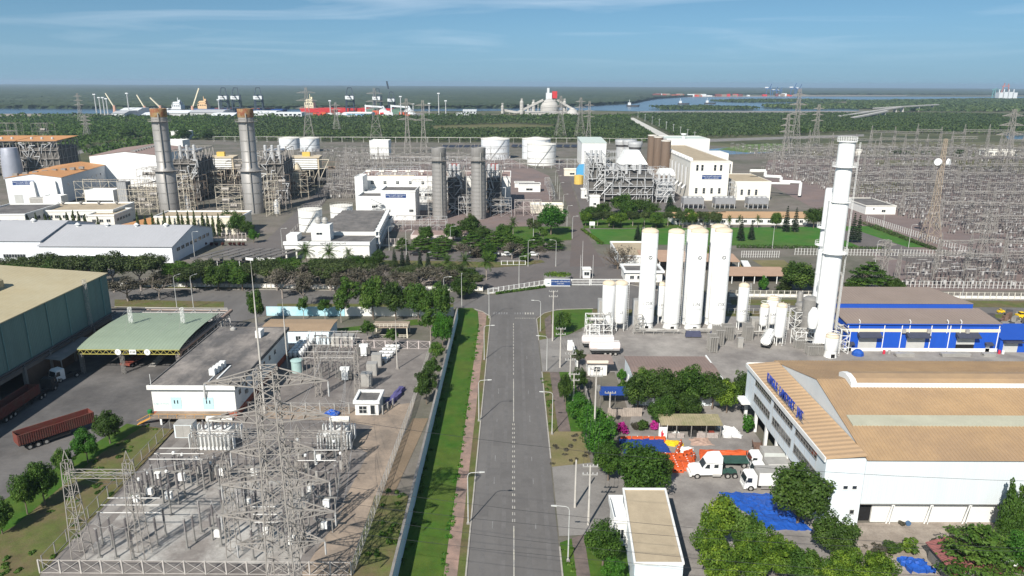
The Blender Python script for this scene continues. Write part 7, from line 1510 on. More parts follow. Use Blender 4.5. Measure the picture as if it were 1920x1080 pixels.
for px0,lb in ((-30,'far left boiler block with an orange roof, cut by the edge'),(46,'far left boiler block with an orange roof, right one')):boiler(lb,px0,330,24,30,23,casing,steel_r,px0+90,R(6),orangeroof,3)
for px in (22,82):pipe_frame('vent_frame','drum and vent stack frame on top of the %s orange roofed boiler' % ('left' if px<50 else 'right'),*g(px-10,318),12,8,33,6,px,2,steel_d,steel_r,24,3)
x,y=g(34,333);t=thing('exhaust_stack','short wide silver stack tapering upward at the far left','chimney',(x,y-4,0));b=MB();b.lathe(0,0,[(6,0),(5.8,10),(4.9,19),(4.6,20)],24);b.build('shell',mat('bluish_steel',(.36,.37,.42),.5,.1,.3,metal=.3),t,True)
for k in range(7):add_part(t,'band',lambda b:b.lathe(0,0,[(6.05-.2*k,2.6*k+1),(6.05-.2*k,2.6*k+1.3)],24,cap=False),steel_d)
# turbines, ducts, intake filters behind the two left boilers
for px,py,nm in ((388,352,'between the two rusty rimmed stacks'),(548,352,'right of the right rusty rimmed stack')):
    t=thing('intake_filter','cream intake filter house on legs, '+nm,'filter house',(*g(px,py),0),R(6));b=MB();b.box(0,17,0,12,11,18);b.build('housing',creamc,t);b=MB();b.box(-.5,17.5,-.6,12.5,18,18.6);b.build('roof',creamc,t)
    for k in range(6):add_part(t,'louvre',lambda b:b.hexa([(1,-.5,11.4+k*1.1),(16,-.5,11.4+k*1.1),(16,0,11.9+k*1.1),(1,0,11.9+k*1.1)],[(1,-.5,11.5+k*1.1),(16,-.5,11.5+k*1.1),(16,0,12+k*1.1),(1,0,12+k*1.1)]),white)
    b=MB();
    for x in (.5,6,11,16.5):
        for y in (.5,11.5):b.bar((x,y,0),(x,y,11),.5)
    b.bar((.5,.5,0),(6,.5,11),.3);b.bar((11,.5,0),(16.5,.5,11),.3);b.bar((.5,.5,9.5),(22,.5,12),.4);b.bar((16.5,.5,4),(23,.5,17),.4);b.bar((16.5,.5,17),(23,.5,17),.4);b.build('leg',creams,t,kind='stuff')
    add_part(t,'exhaust_cone',lambda b:b.lathe(-7,6,[(3.4,3),(3.4,9),(2.4,12),(3.6,16),(3.6,19)],14),creamc,smooth=True);add_part(t,'machine',lambda b:(b.cbox(8,16,0,22,9,10),b.cbox(4,-4,0,16,5,5),b.cbox(-9,2,0,10,14,12)),steel_k);add_part(t,'generator',lambda b:b.cbox(9,5,18.6,4.5,3,2.6),mat('yellow_ochre',(.58,.40,.10),.6,.1))  # oversized dark machine blocks stand in for shadow below the filter house
# white office rows at the left
t=flat_building('office_row','white two storey office with a grey side at the left edge before the plant','building',0,22,0,28,8.2,offw,felt,.5,row('S',3,20,4,4.8,2.2,1.4)+row('E',3,26,5,4.8,2.4,1.4),.2,white);at(t,-50,440,R(4))
t=flat_building('office_row','long white office with a window band behind the thin cypresses','building',0,34,0,22,7.2,offw,beige,.6,row('S',2,32,9,4.2,2.4,1.3,3)+row('E',2,20,4,4.2,2.6,1.3,3),.2,white);at(t,66,427,R(4));add_part(t,'roof_vent',lambda b:[b.lathe(4+k*8,18,[(.5,7.2),(.5,8),(1,8.2),(.3,8.8)],8) for k in range(4)],steel_d,'stuff')
t=flat_building('office_row','small white office right of the long window band office','building',0,11,0,18,6.4,offw,beige,.5,row('S',1,10,3,3.6,1.6,1.2)+row('E',2,16,5,3.6,2,1.2),.2,white);at(t,168,432,R(4))
t=gable_building('open_hall','low open hall with a rusty orange roof right of the white offices','shed',0,15,0,26,3.4,5,'y',offw,orangeroof,.6);at(t,200,444,R(-14))
t=flat_building('lettered_office','cream office lettered with the plant name between cypress trees','building',0,36,0,14,7.4,cream,beige,.5,row('S',2,34,10,3.2,1.6,1.2,3),.2,white);at(t,293,440,R(2));text('PH\u00DA M\u1EF8 2-1',1.5,mat('tan_print',(.42,.36,.26),.8,0),t,(14,-.25,5.8),(R(90),0,0),'lettering',.02)
def round_tank(label,px,py,top,wpx,m=None,bands=2,rim=True,trail=True):
    x,y=g(px,py);r=wpx*mpp(x,y)/2;h=ht(x,y,top)*.985;t=thing('storage_tank',label,'tank',(x,y+r,0));m=m or white;b=MB();b.lathe(0,0,[(r,0),(r,h)],30);b.build('shell',m,t,True);b=MB();b.lathe(0,0,[(r*1.02,h),(r*1.02,h+.25),(r*.2,h+r*.14)],30);b.build('roof',m if not rim else offw,t,True)
    for k in range(bands):z=h*(k+1)/(bands+1);add_part(t,'band',lambda b:b.lathe(0,0,[(r+.05,z),(r+.15,z),(r+.15,z+.25)],30,cap=False),steel)
    b=MB()
    for k in range(24):a,c=k*math.pi/12,(k+1)*math.pi/12;b.bar((r*math.cos(a),r*math.sin(a),h),(r*math.cos(a),r*math.sin(a),h+1.1),.09);b.bar((r*math.cos(a),r*math.sin(a),h+1.1),(r*math.cos(c),r*math.sin(c),h+1.1),.08)
    b.build('railing',steel,t,kind='stuff');b=MB()
    for k in range(10):a=-1.9+k*.1;b.bar((math.cos(a)*(r+.5),math.sin(a)*(r+.5),h*k/10),(math.cos(a+.1)*(r+.5),math.sin(a+.1)*(r+.5),h*(k+1)/10),.3)
    if trail:b.build('stair',steel_d,t)
    return t
tk=mat('tank_grey_white',(.62,.64,.66),.6,.05,.2,streak=True)
round_tank('white round tank with a beige top behind the office, left one',578,436,396,44);round_tank('white round tank with a beige top behind the office, right one',637,422,389,42)
round_tank('large pale grey storage tank at the back, left of the middle',928,300,262,54,tk);round_tank('large pale grey storage tank at the back, half hidden by a white one',1006,300,262,54,tk);round_tank('large white storage tank in front of the pale grey one',1016,311,272,55);round_tank('pale tank pair behind the left plant, left one',538,281,260,38,tk,1);round_tank('pale tank pair behind the left plant, right one',577,285,260,36,tk,1)
t=thing('storage_tank','white block tank with a light green roof left of the grey stacks','tank',(*g(1090,312),0));add_part(t,'shell',lambda b:b.box(0,19,0,40,0,18),white);add_part(t,'roof',lambda b:b.hexa([(-.3,-.3,18),(19.3,-.3,18),(19.3,40,18),(-.3,40,18)],[(-.3,-.3,18.3),(19.3,-.3,18.3),(19.3,40,20),(-.3,40,20)]),mat('mint_roof',(.48,.54,.50),.7,.05))
t=flat_building('white_cube','tall windowless white cube building behind the middle switchyard','building',0,16,0,14,15,white,whitew,.4,[('S',3,2,2,1.4,2,1)]);at(t,694,298)
# centre plant buildings
t=flat_building('turbine_hall','long white turbine hall with a pinkish roof behind the banded silver stacks','building',0,79,0,26,15.4,whitew,pinkroof,.3,row('S',4,76,11,11.5,1.6,1.6,2,2),.2,white);t.location=(-80,380,0);add_part(t,'roller_door',lambda b:b.box(72,76.5,-.08,-.004,.1,6.5),shut)
for k in range(11):add_part(t,'roof_vent',lambda b:(b.cbox(4+k*7,8,15.4,.8,1.2,1.6),b.cbox(4+k*7,8,17,2.6,2.2,.9)),offw)
t=flat_building('plant_office','white four storey plant office with a blue banner and outside stairs','building',0,16,0,16,13.5,white,felt,.6,[('S',3,4,2.4,1.2,3,1),('S',14,4,2,1.2,3,1),('S',3,.5,2,1.4,2,1)],.2,white);t.location=(*g(716,413),0);banner(t,2.2,10.6,9.6,1.9)
t2=flat_building('plant_office','lower white plant building left of the banner office, with a roof yard','building',0,14.5,0,15,10.2,white,felt,.8,[('S',8,5.4,2.6,1.2,3,1),('S',6,.8,2,1.5,2,1)],.1,white);t2.location=(g(672,411)[0],g(672,411)[1],0);add_part(t,'outside_stair',lambda b:[(b.box(-4.5,1.2,-2.2,-.4,z,z+.15),b.bar((-4.5,-2.2,z+1.1),(1.2,-2.2,z+1.1),.12),b.bar((-4.5 if q % 2 else 1.2,-1.4,z),(1.2 if q % 2 else -4.5,-1.4,z+2.6),.5)) for q,z in enumerate((2.4,5,7.6))],lightgrey,'stuff')
t=flat_building('white_block','tall plain white slab at the left end of the centre plant','building',0,4,0,12,17,white,whitew,.3);t.location=(*g(668,396),0);t=flat_building('white_block','white machine hall below the steam drum of the centre plant','building',0,36,0,18,9.5,white,whitew,.3);t.location=(*g(690,394),0);add_part(t,'opening',lambda b:[b.box(2+k*9,9+k*9,-.06,-.004,7.2,8.6) for k in range(4)],dark)
t=thing('steam_drum','big cream horizontal drum on a frame above the centre plant buildings','drum',(*g(702,386),0));add_part(t,'drum',lambda b:b.tube((2,4,13.6),(21,4,13.6),2.1,16),creamc,smooth=True);add_part(t,'frame',lambda b:[b.bar((x,y,9),(x,y,16.5),.3) for x in (1,8,15,22) for y in (1,7)]+[b.bar((1,y,16.5),(22,y,16.5),.3) for y in (1,7)]+[b.bar((8,1,9),(15,1,16.5),.25)],lightgrey)
for px,py,sx,sy,h,nz,sd_,nx,lb in ((700,384,24,12,19,5,41,6,'grey pipe frame around the steam drum of the centre plant'),(770,398,12,10,15,4,42,3,'grey pipe frame between the plant office and the left banded stack'),(724,432,26,8,5,2,43,7,'low cream pipe frames along the pink fence of the centre plant'),(860,404,8,8,9,3,44,2,'pump frame between the two banded silver stacks'),(920,406,10,8,8,3,45,2,'pump frame right of the banded silver stacks'),(965,405,13,7,7,2,46,3,'pink grey valve frame left of the round bright tree'),(1030,375,3,60,5,2,47,1,'pink grey pipe run beside the plant road'),(945,316,60,6,7,2,48,10,'pipe rack in front of the far tanks'),(700,318,90,8,9,2,49,13,'grey bus rack behind the centre turbine hall')):
    pipe_frame('pipe_rack',lb,*g(px,py),sx,sy,h,nz,sd_,nx,lightgrey if sd_ != 46 else pinkst,steel_r,22,1 if h>10 else 0)
for px,py,w_,d,h,m,lb in ((972,360,13,8,4.5,white,'small white substation house left of the plant road'),(995,400,16,8,4,cream,'tan roofed open shed left of the plant road'),(1090,372,5,4,5,white,'white cube shed right of the plant road, far one'),(1106,388,5,4,5.5,white,'white cube shed right of the plant road, near one'),(1058,330,11,6,4.5,cream,'cream block with pumps beside the plant road'),(698,434,8,9,5,white,'white hut with a dark roof behind the office wing'),(965,352,12,6,3,whitew,'white shelter behind the small substation house')):
    t=flat_building('service_building',lb,'building',0,w_,0,d,h,m,felt if 'dark' in lb or 'substation' in lb else whitew,.3,[('S',w_*.5,1,w_*.3,1.2,2,1)],.3,m);at(t,px,py)
t=thing('water_basin','low walled basin with a pinkish cover along the centre fence','basin',(*g(770,448),0));add_part(t,'wall',lambda b:b.box(0,24,0,10,0,1.6),pinkst);add_part(t,'cover',lambda b:b.box(.5,23.5,.5,9.5,1.6,1.75),pinkroof)
x,y=g(1085,345);t=thing('oil_drum','yellow ochre round tank beside the pipe structure','tank',(x,y,0));add_part(t,'shell',lambda b:b.lathe(0,0,[(3,0),(3,5.5),(.5,6)],16),mat('yellow_ochre',(.58,.40,.10),.6,.1));x,y=g(1092,335);t=thing('blue_shelter','bright blue arched cover beside the ochre tank','shelter',(x-4,y,0));add_part(t,'cover',lambda b:b.hexa([(0,0,0),(0,0,6),(2,0,9),(6,0,9.4),(7,0,0)],[(0,6,0),(0,6,6),(2,6,9),(6,6,9.4),(7,6,0)]),mat('sky_blue',(.08,.32,.55),.6,.08))
# right hand plant
for px,py,tp,lb in ((1163,345,262,'grey round stack behind the pipe structure, left rear'),(1177,348,262,'grey round stack behind the pipe structure, middle'),(1187,352,266,'grey round stack with a dark collar behind the pipe structure')):
    x,y=g(px,py);h=ht(x,y,tp);t=thing('exhaust_stack',lb,'chimney',(x,y,0));add_part(t,'shell',lambda b:b.lathe(0,0,[(3.6,0),(3.5,h-3)],22),lightgrey,smooth=True);add_part(t,'cap',lambda b:b.lathe(0,0,[(4.2,h-3),(4.5,h-1.2),(4.4,h),(3.4,h)],22),lightgrey);add_part(t,'collar',lambda b:b.lathe(0,0,[(3.75,h-4.2),(3.75,h-3)],22),steel_k)
for px,py,tp,lb in ((1219,342,253,'brown silo stack, left rear of three'),(1230,345,256,'brown silo stack, middle of three'),(1244,352,263,'brown silo stack, right front of three')):
    x,y=g(px,py);h=ht(x,y,tp);t=thing('exhaust_stack',lb,'chimney',(x,y,0));add_part(t,'shell',lambda b:b.lathe(0,0,[(3.0,0),(3.0,h),(2.6,h)],22),brownsilo,smooth=True);add_part(t,'rim',lambda b:b.lathe(0,0,[(3.1,h-.5),(3.1,h+.1)],22,cap=False),offw)
boiler('tall grey pipe structure at the right hand plant, left tower',1102,378,9,26,25,casing,lightgrey,51,0,None,3);boiler('wide grey pipe structure with many drums at the right hand plant',1133,380,26,30,18,casing,lightgrey,52,0,None,3);boiler('small white topped boiler right of the wide pipe structure',1230,380,9.5,20,13,lightgrey,lightgrey,53,0,None,0)
pipe_frame('pipe_rack','maze of pipes rising above the wide grey pipe structure',*g(1128,366),18,14,24.5,6,54,4,lightgrey,lightgrey,40,3);pipe_frame('pipe_rack','rack of pipes between the wide structure and the white hall',*g(1215,372),12,18,16,4,55,3,lightgrey,lightgrey,24,1)
t=thing('boiler_hood','white pyramid shaped hood on top of the wide grey pipe structure','hood',(*g(1162,376),0));add_part(t,'hood',lambda b:(b.hexa([(0,8,19),(16,8,19),(16,22,19),(0,22,19)],[(3,12,24),(13,12,24),(13,22,24),(3,22,24)]),b.hexa([(3,12.1,24),(13,12.1,24),(13,22,24),(3,22,24)],[(4,14,26),(12,14,26),(12,22,26),(4,22,26)])),white);add_part(t,'panel',lambda b:b.box(14.5,17,-.6,.2,3,13),lightgrey)
add_part(bpy.data.objects['boiler_hood'],'small_hood',lambda b:b.hexa([(21,0,14),(30,0,14),(30,10,14),(21,10,14)],[(22.5,3,17),(29,3,17),(29,9,17),(22.5,9,17)]),white)
x,y=g(1290,376);t=flat_building('turbine_hall','long white turbine hall with a blue banner at the right hand plant','building',0,21.5,0,110,21.5,mat('ivory_wall',(.68,.65,.59),.8,.05,.12,streak=True),beige,.4,row('S',2.5,8,2,16.5,1.3,3.2,1,2)+row('S',12,18.5,2,16.5,1.3,3.2,1,2)+row('S',2,19,4,4,1.4,3,1,3)+row('W',4,100,10,6,1.5,8,1,2),.2);t.location=(x,y,0);banner(t,6.8,11.8,10.8,2.4);add_part(t,'sign_panel',lambda b:b.box(3,6.7,-.06,-.01,11.8,14.2),white)
for k in range(9):add_part(t,'roof_cowl',lambda b:b.tube((1.2,5+k*8,21.9),(1.2,9+k*8,21.9),1.3,10),white);add_part(t,'air_duct',lambda b:b.path([(-.8,6+k*9,18),(-.8,6+k*9,8),(-2.5,6+k*9,6)],.7,8),lightgrey)
t=flat_building('turbine_hall','plain white upper hall at the far end of the long turbine hall','building',0,30,0,30,25.5,whitew,mat('mint_roof',(.48,.54,.50),.7,.05),.3);at(t,1246,330);add_part(t,'vent',lambda b:b.lathe(13,6,[(1,25.5),(1,28),(2,28.2),(2,29)],12),white)
t=flat_building('annex_hall','lower ivory annex with vertical louvres right of the banner hall','building',0,20,0,36,10.3,MATS['ivory_wall'],beige,.3,row('S',2,14,3,3,1.4,3,1,3));t.location=(x+26,y+2,0);t=flat_building('louvre_block','ivory block with a big dark louvre behind the annex','building',0,11,0,22,17,MATS['ivory_wall'],whitew,.3,[('S',6,10.4,8,5.6,4,6)]);t.location=(x+24,y+40,0);add_part(t,'upper_block',lambda b:b.box(1,14,20,40,10,20.5),whitew)
pipe_frame('stair_frame','grey stair frame between the banner hall and its annex',x+21.9,y-1,3.8,5,10,4,61,1,lightgrey,lightgrey,6);t=thing('steam_pipe','fat white pipes leaving the annex towards the switchyard','pipe',(x+40,y+14,0));add_part(t,'pipe',lambda b:(b.path([(0,8,14),(9,8,14),(9,8,11),(17,4,11),(17,4,8.5),(27,0,8.5),(27,0,1)],.9,10),b.path([(4,0,0),(4,0,8),(20,-2,8)],.6,8)),white,smooth=True)
for k,(px,n) in enumerate(((1281,4),(1340,4),(1402,4))):
    t=thing('fin_fan_cooler','grey fin fan cooler bank on legs, %s from the left before the banner hall' % nth(k),'cooler',(*g(px,392),0),0,'fin fan coolers');W=10.5;add_part(t,'housing',lambda b:b.box(0,W,0,6,2.6,5.6),mat('ribbed_cooler',(.27,.27,.28),.6,.1,.4,wave=((1,0,0),.5,.1)))
    for q in range(4):add_part(t,'fan',lambda b:b.lathe(1.4+q*2.55,3,[(1.1,5.6),(1.1,6.3),(1,6.3)],14,cap=False),lightgrey)
    for q in range(5):add_part(t,'leg',lambda b:(b.cbox(.2+q*2.5,.3,0,.3,.3,2.6),b.cbox(.2+q*2.5,5.7,0,.3,.3,2.6)),lightgrey)
for px0,px1,py,dp,lb in ((1262,1365,421,12,'long tan roofed white building before the coolers, left one'),(1370,1512,421,16,'long tan roofed white building before the coolers, right one')):
    W=width(px0,px1,py);t=gable_building('tan_long_house',lb,'building',0,W,0,dp,3.2,4.6,'x',whitew,mat('tan_roof2',(.38,.245,.14),.8,.08,.3),.5,row('S',1,W-1,9,1,1.6,1.2));at(t,px0,py)
t=flat_building('relay_building','white relay building with a wide grey flat roof at the switchyard fence','building',0,15,0,26,4.2,whitew,felt,.3,[('S',4,2.4,.8,.8,1,1),('S',9,1.2,2,1.2,2,1)],.25,offw);at(t,1622,402)
pipe_frame('far_pipe_rack','long white pipe rack along the edge of the forest',*g(400,266),g(1290,272)[0]-g(400,266)[0],3,5.5,1,71,44,mat('rack_pale',(.62,.60,.56),.7,.05),None,6,0,False)
for j in range(2):
    for k in range(9 if j==0 else 10):o=MB().hexa([(0,0,.8),(6,0,.8),(7.5,6,2.6),(1.5,6,2.6)],[(0,0,.95),(6,0,.95),(7.5,6,2.75),(1.5,6,2.75)]).build('solar_panel',mat('solar_dark',(.03,.035,.05),.3,.1));o.location=(*g((826 if j==0 else 958)+k*14,278-j),0);tag(o,'tilted dark solar panel %s the large grey tanks, %s from the left' % (('left of','right of')[j],nth(k)),'solar panel','solar panel row before the forest')
# ------------------------------------------------------------------ big switchyard on the right
yst=mat('yard_steel',(.275,.255,.235),.6,.1,1,metal=.15)
def bay(span,H,w0=.8,w1=.4,peak=3):
    t=thing('gantry_bay','gantry','gantry');b=MB();lattice(b,(0,0,0),(0,0,H),w0,w1,8,.2,.12,False);b.bar((w1,0,H),(0,0,H+peak),.18);b.bar((-w1,0,H),(0,0,H+peak),.18);b.build('column',yst,t);b=MB();lattice(b,(0,0,H-1),(span,0,H-1),.55,.55,9,.18,.12,False);b.build('beam',yst,t);b=MB()
    for k in range(3):x=span*(k+.7)/3.3;b.lathe(x,0,[(.1,H-3.4),(.2,H-3),(.1,H-2.4),(.2,H-2),(.05,H-1.4)],5)
    b.build('insulator_string',porc,t);return Kind(t)
GB=bay(14.5,13);gg='lattice gantry bays of the big switchyard';j=0
rows_=[(232,126,22,.8),(252,150,16,.8),(292,196,16,.95),(322,190,18,1),(358,192,19,1),(396,186,20,1),(436,188,21,1.05),(480,184,22,1.05),(530,188,22,1.1),(590,215,21,1.25),(655,240,20,1.45),(735,330,16,1.6)]
for r_,(y,x0,n,s) in enumerate(rows_):
    for k in range(n):
        x=x0+k*14.5*s
        if proj(x,y,0)[0]>1990 and proj(x,y,18)[0]>1990:break
        if (r_*7+k*5) % 11==0 and r_>1:continue
        GB.at((x,y+random.uniform(-2,2),0),R(-4 if r_>8 else 0),'lattice gantry bay of the big switchyard, %s in the %s row from the front' % (nth(k),nth(r_)),(s,s,s*random.uniform(.9,1.05)),gg)
def stand():
    t=thing('switch_stand','switch','switchgear');b=MB()
    for x in (-1.4,0,1.4):b.cbox(x,0,0,.22,.22,2.4)
    b.cbox(0,0,2.4,3.4,.3,.2);b.build('stand',yst,t);b=MB()
    for x in (-1.4,0,1.4):b.lathe(x,0,[(.16,2.6),(.24,3.2),(.16,3.8),(.24,4.4),(.12,5.2)],6)
    b.build('insulator',porc,t);b=MB();b.cbox(0,0,5.1,3.3,.14,.14);b.build('contact_bar',porcl,t);b=MB();b.cbox(.9,-.3,.8,.7,.5,1.1);b.build('control_box',porcl,t);return Kind(t)
SK=stand();pts=[];rr=random.Random(9)
ys=[(226,126),(229,128),(237,132),(242,134),(247,138),(256,152),(261,156)]+[(y,190) for y in np.arange(284,560,7.2)]+[(y,220) for y in np.arange(563,760,10)]
for y,x0 in ys:
    x=x0+rr.uniform(0,3);c_=0;r_i=ys.index((y,x0));lim=4.3 if y<560 else 6
    while True:
        u=proj(x,y,0)[0]
        if u>1960:break
        if rr.random()<.84 and not (300<y<312 and rr.random()<.8) and not (560<y<590):pts.append((x,y+rr.uniform(-.6,.6),r_i,c_));c_+=1
        x+=lim*rr.uniform(.85,1.2)
for i,(x,y,r_i,c_) in enumerate(pts[:290]):SK.at((x,y,.05),rr.uniform(-.1,.1)+(math.pi if i % 5==0 else 0),'switch stand of the big switchyard, %s in row %s from the front' % (nth(c_),nth(r_i)),(rr.uniform(.8,1.1),)*2+(rr.uniform(.75,1.15),),'switch stands of the big switchyard')
mid_pts=[]
for (u0,v0),(u1,v1),n_,m_ in (((610,372),(690,372),10,15),((640,318),(960,318),34,5),((560,300),(700,300),12,4),((1430,345),(1560,345),5,0)):
    for j in range(m_):
        for k in range(n_):x,y=g(u0+(u1-u0)*(k+rr.random()*.5)/n_+j*(1.6 if m_>9 else 0),v0-j*(3.8 if m_>9 else 5));mid_pts.append((x,y,0,0))
for k,(px,py) in enumerate([(600+q*24+r_*16,372-r_*17) for r_ in range(4) for q in range(4)]+[(650+q*30,316-r_*13) for r_ in range(2) for q in range(10)]):GB.at((*g(px,py),0),0,'lattice gantry bay of the small yards between the plants, %s one' % nth(k),.9,'gantry bays between the plants')
b=MB();b2=MB();b3=MB()
for x,y,_,_ in pts[290:]+mid_pts:
    h=rr.uniform(.7,1.15)
    for q in (-1.4,0,1.4):b.tube((x+q,y,0),(x+q,y,2.5*h),.16,4,cap=False);b2.tube((x+q,y,2.5*h),(x+q,y,5.2*h),.24,4,.14,cap=False)
    b.bar((x-1.6,y,2.5*h),(x+1.6,y,2.5*h),.24);b3.bar((x-1.5,y,5.2*h),(x+1.5,y,5.2*h),.18)
    if rr.random()<.25:b3.cbox(x+.8,y-.4,.8,.8,.6,1.3)
t=thing('switchgear_field','dense field of small grey switchgear filling the rear of the big switchyard','switchgear');t['kind']='stuff'
for q,nm,m in ((b,'stand',yst),(b2,'insulator',porc),(b3,'contact_bar',porcl)):q.build(nm,m,t,kind='stuff')
b=MB();rr=random.Random(4)
for y,x0,n,s in rows_[1:]:
    for k in range(3):b.tube((x0,y-3-k*5,6*s),(x0+n*13*s,y-3-k*5,6*s),.09,4)
for k in range(46):
    x=190+k*6.3;a=Vector((x,292,11));pv=a
    for (y,_,_,s) in rows_[3:9]:q=Vector((x,y,12*s));mid=(pv+q)/2-Vector((0,0,1.3));b.tube(pv,mid,.05,3);b.tube(mid,q,.05,3);pv=q
o=b.build('switchyard_wires',wirem);tag(o,'busbars and wires strung between the gantries of the big switchyard','wires');o['kind']='stuff'
for px,py,lb in ((1868,292,'low white control house in the middle of the big switchyard'),(1616,292,'tiny white hut far back in the big switchyard')):
    t=flat_building('switchyard_house',lb,'building',0,27 if px>1700 else 10,0,9,5,offw,whitew,.5,row('S',3,24,4,2,3,1.2) if px>1700 else (),.5);at(t,px-22,py)
t=pylon('radio_mast','brownish radio mast with two white dish antennas in the big switchyard',*g(1742,458),42,3.4,.45,[],.15,.08,0,14,(14,1.1),m=mat('brownish_steel',(.36,.29,.22),.7,.1,1))
for s in (-1,1):o=add_part(t,'dish',lambda b:b.tube((s*1.9,-.4,33),(s*1.9+s*.5,-1.0,33),1.5,16,1.2),white)
# ------------------------------------------------------------------ pylons over the plants and the forest
arms3=lambda H,L_:[(H*.62,L_*1.1),(H*.76,L_),(H*.9,L_*.9)]
for px,py,tp,wb,L_,k,lb in ((580,266,164,6,11,1,'wide armed pylon before the red ship'),(632,250,192,5,7,0,'pylon between two wide ones, left of the middle'),(706,270,165,7,9,1,'broad based pylon before the conical roofed sheds'),(765,288,185,3.2,8,0,'slim pylon left one of the twin pair behind the centre plant'),(795,287,188,3.2,8,0,'slim pylon right one of the twin pair behind the centre plant'),(1050,262,180,6.5,7,1,'broad pylon left of the cement works group'),(1087,262,183,6,7,1,'broad pylon in the middle below the cement works'),(1103,266,190,3,6,0,'slim pylon right of the cement works'),(1487,292,166,5,8,0,'tallest pylon left of the white tower top'),(1527,276,196,4,6,0,'pale pylon just left of the white tower top'),(1880,330,205,5,9,0,'pylon at the right edge over the big switchyard'),(1575,420,330,3,5,0,'short pylon at the front edge of the big switchyard'),(1835,500,395,2.2,4,0,'pylon in the front part of the big switchyard'),(153,232,175,4,7,0,'lone pylon among trees at the far left'),(165,262,215,4,6,0,'small pylon in the woods at the far left'),(1470,300,215,4,6,0,'pylon beside the tallest one left of the white tower'),(1650,545,450,2,3.4,0,'slim lattice mast behind the layered tree')):
    x,y=g(px,py);H=ht(x,y,tp);pylon('pylon',lb,x,y,H,wb,.9,arms3(H,L_),.3 if y>400 else .18,.16 if y>400 else .1,R(10*k),8,(H*.5,wb*.38),yst,False)
b=MB()
for a,c in ((0,1),(1,2),(3,4)):
    P=[g(580,266),g(706,270),g(1050,262),g(765,288),g(1103,266)];A,C=P[a],P[c]
    for z in (36,44,51):
        for s in (-8,8):
            pv=None
            for k in range(9):f=k/8;q=Vector((A[0]+(C[0]-A[0])*f,A[1]+(C[1]-A[1])*f+s,z*.85-22*f*(1-f)*.8));(b.tube(pv,q,.06,3) if pv else None);pv=q
o=b.build('power_line',wirem);tag(o,'sagging power lines between the pylons over the plants','cable');o['kind']='stuff'
b=MB()
for s,z in ((-6.6,14.5),(6.6,14.5),(-6.9,18.2),(6.9,18.2),(6.6,26.5)):
    for dx,x2,y2,z2 in ((0,95,40+z,16+z*.3),):
        pv=None
        for k in range(13):f=k/12;q=Vector((-26.6+s+(x2+26.6)*f,73.5+(y2-73.5)*f,z+(z2-z)*f-14*f*(1-f)));(b.tube(pv,q,.022,3) if pv else None);pv=q
o=b.build('power_line',wirem);tag(o,'thin power lines from the very large tower across the road to the right','cable');o['kind']='stuff'
# ------------------------------------------------------------------ far land: water, forest, port
LF['forest']=leafmat('leaf_mangrove',(.024,.044,.012),(.050,.080,.020),(.095,.130,.036),.15)
watm=mat('river_water',(.045,.075,.115),.2,.1,.004,spec=.5)
S('river',gp((-900,215),(-300,214),(250,213),(420,211),(700,209),(960,208),(1090,207),(1200,209),(1500,208),(1610,208),(1610,195),(1500,190),(2300,186),(2300,182),(1210,181),(1200,190),(1090,195),(960,201),(700,201),(430,203),(-300,203),(-900,202)),.3,watm)
S('river',gp((1785,222),(2300,226),(2300,232),(1800,229)),.3,watm);S('pond',gp((1870,240),(2000,238),(2050,262),(1890,262)),.3,watm)
S('sandbank',gp((-300,214),(80,213.5),(82,218),(-300,222)),.35,sandy);S('quay',gp((200,214),(700,212),(800,213),(800,219),(200,220)),.4,concrete_d);S('quay',gp((1200,209),(1640,208),(1640,213),(1200,213.5)),.4,concrete);S('quay',gp((1205,183),(1700,179.5),(1700,178.5),(1205,180.5)),.5,sandy)
S('forest_floor',gp((-600,340),(200,304),(330,262),(640,266),(1290,268),(1500,270),(1950,262),(2500,300),(2500,215),(-600,218)),.12,mat('forest_floor_soil',(.045,.055,.022),.95,.25,.02,col2=(.09,.09,.045),c2scale=.01))
S('clearing',gp((790,236),(960,232),(1060,236),(1040,244),(800,247)),.16,grass_d);S('clearing',gp((850,247),(1000,244),(1010,250),(860,252)),.16,drygrass)
S('dirt_road',gp((1177,221),(1188,221),(1302,279),(1276,279)),.2,mat('pale_road',(.50,.48,.44),.9,.1,.05));S('dirt_road',gp((1290,262),(1420,258),(1620,252),(1620,256),(1420,263),(1290,268)),.2,concrete_d);S('dirt_road',gp((70,300),(200,270),(330,252),(330,255),(205,275),(80,306)),.2,concrete_d);S('dirt_road',gp((1620,213),(2300,216),(2300,221),(1620,217)),.22,sandy)
def inside(x,y,poly):
    c=np.zeros(len(x),bool);n=len(poly)
    for i in range(n):
        (x1,y1),(x2,y2)=poly[i],poly[i-1]
        c ^= ((y1>y) != (y2>y)) & (x<(x2-x1)*(y-y1)/((y2-y1) or 1e-9)+x1)
    return c
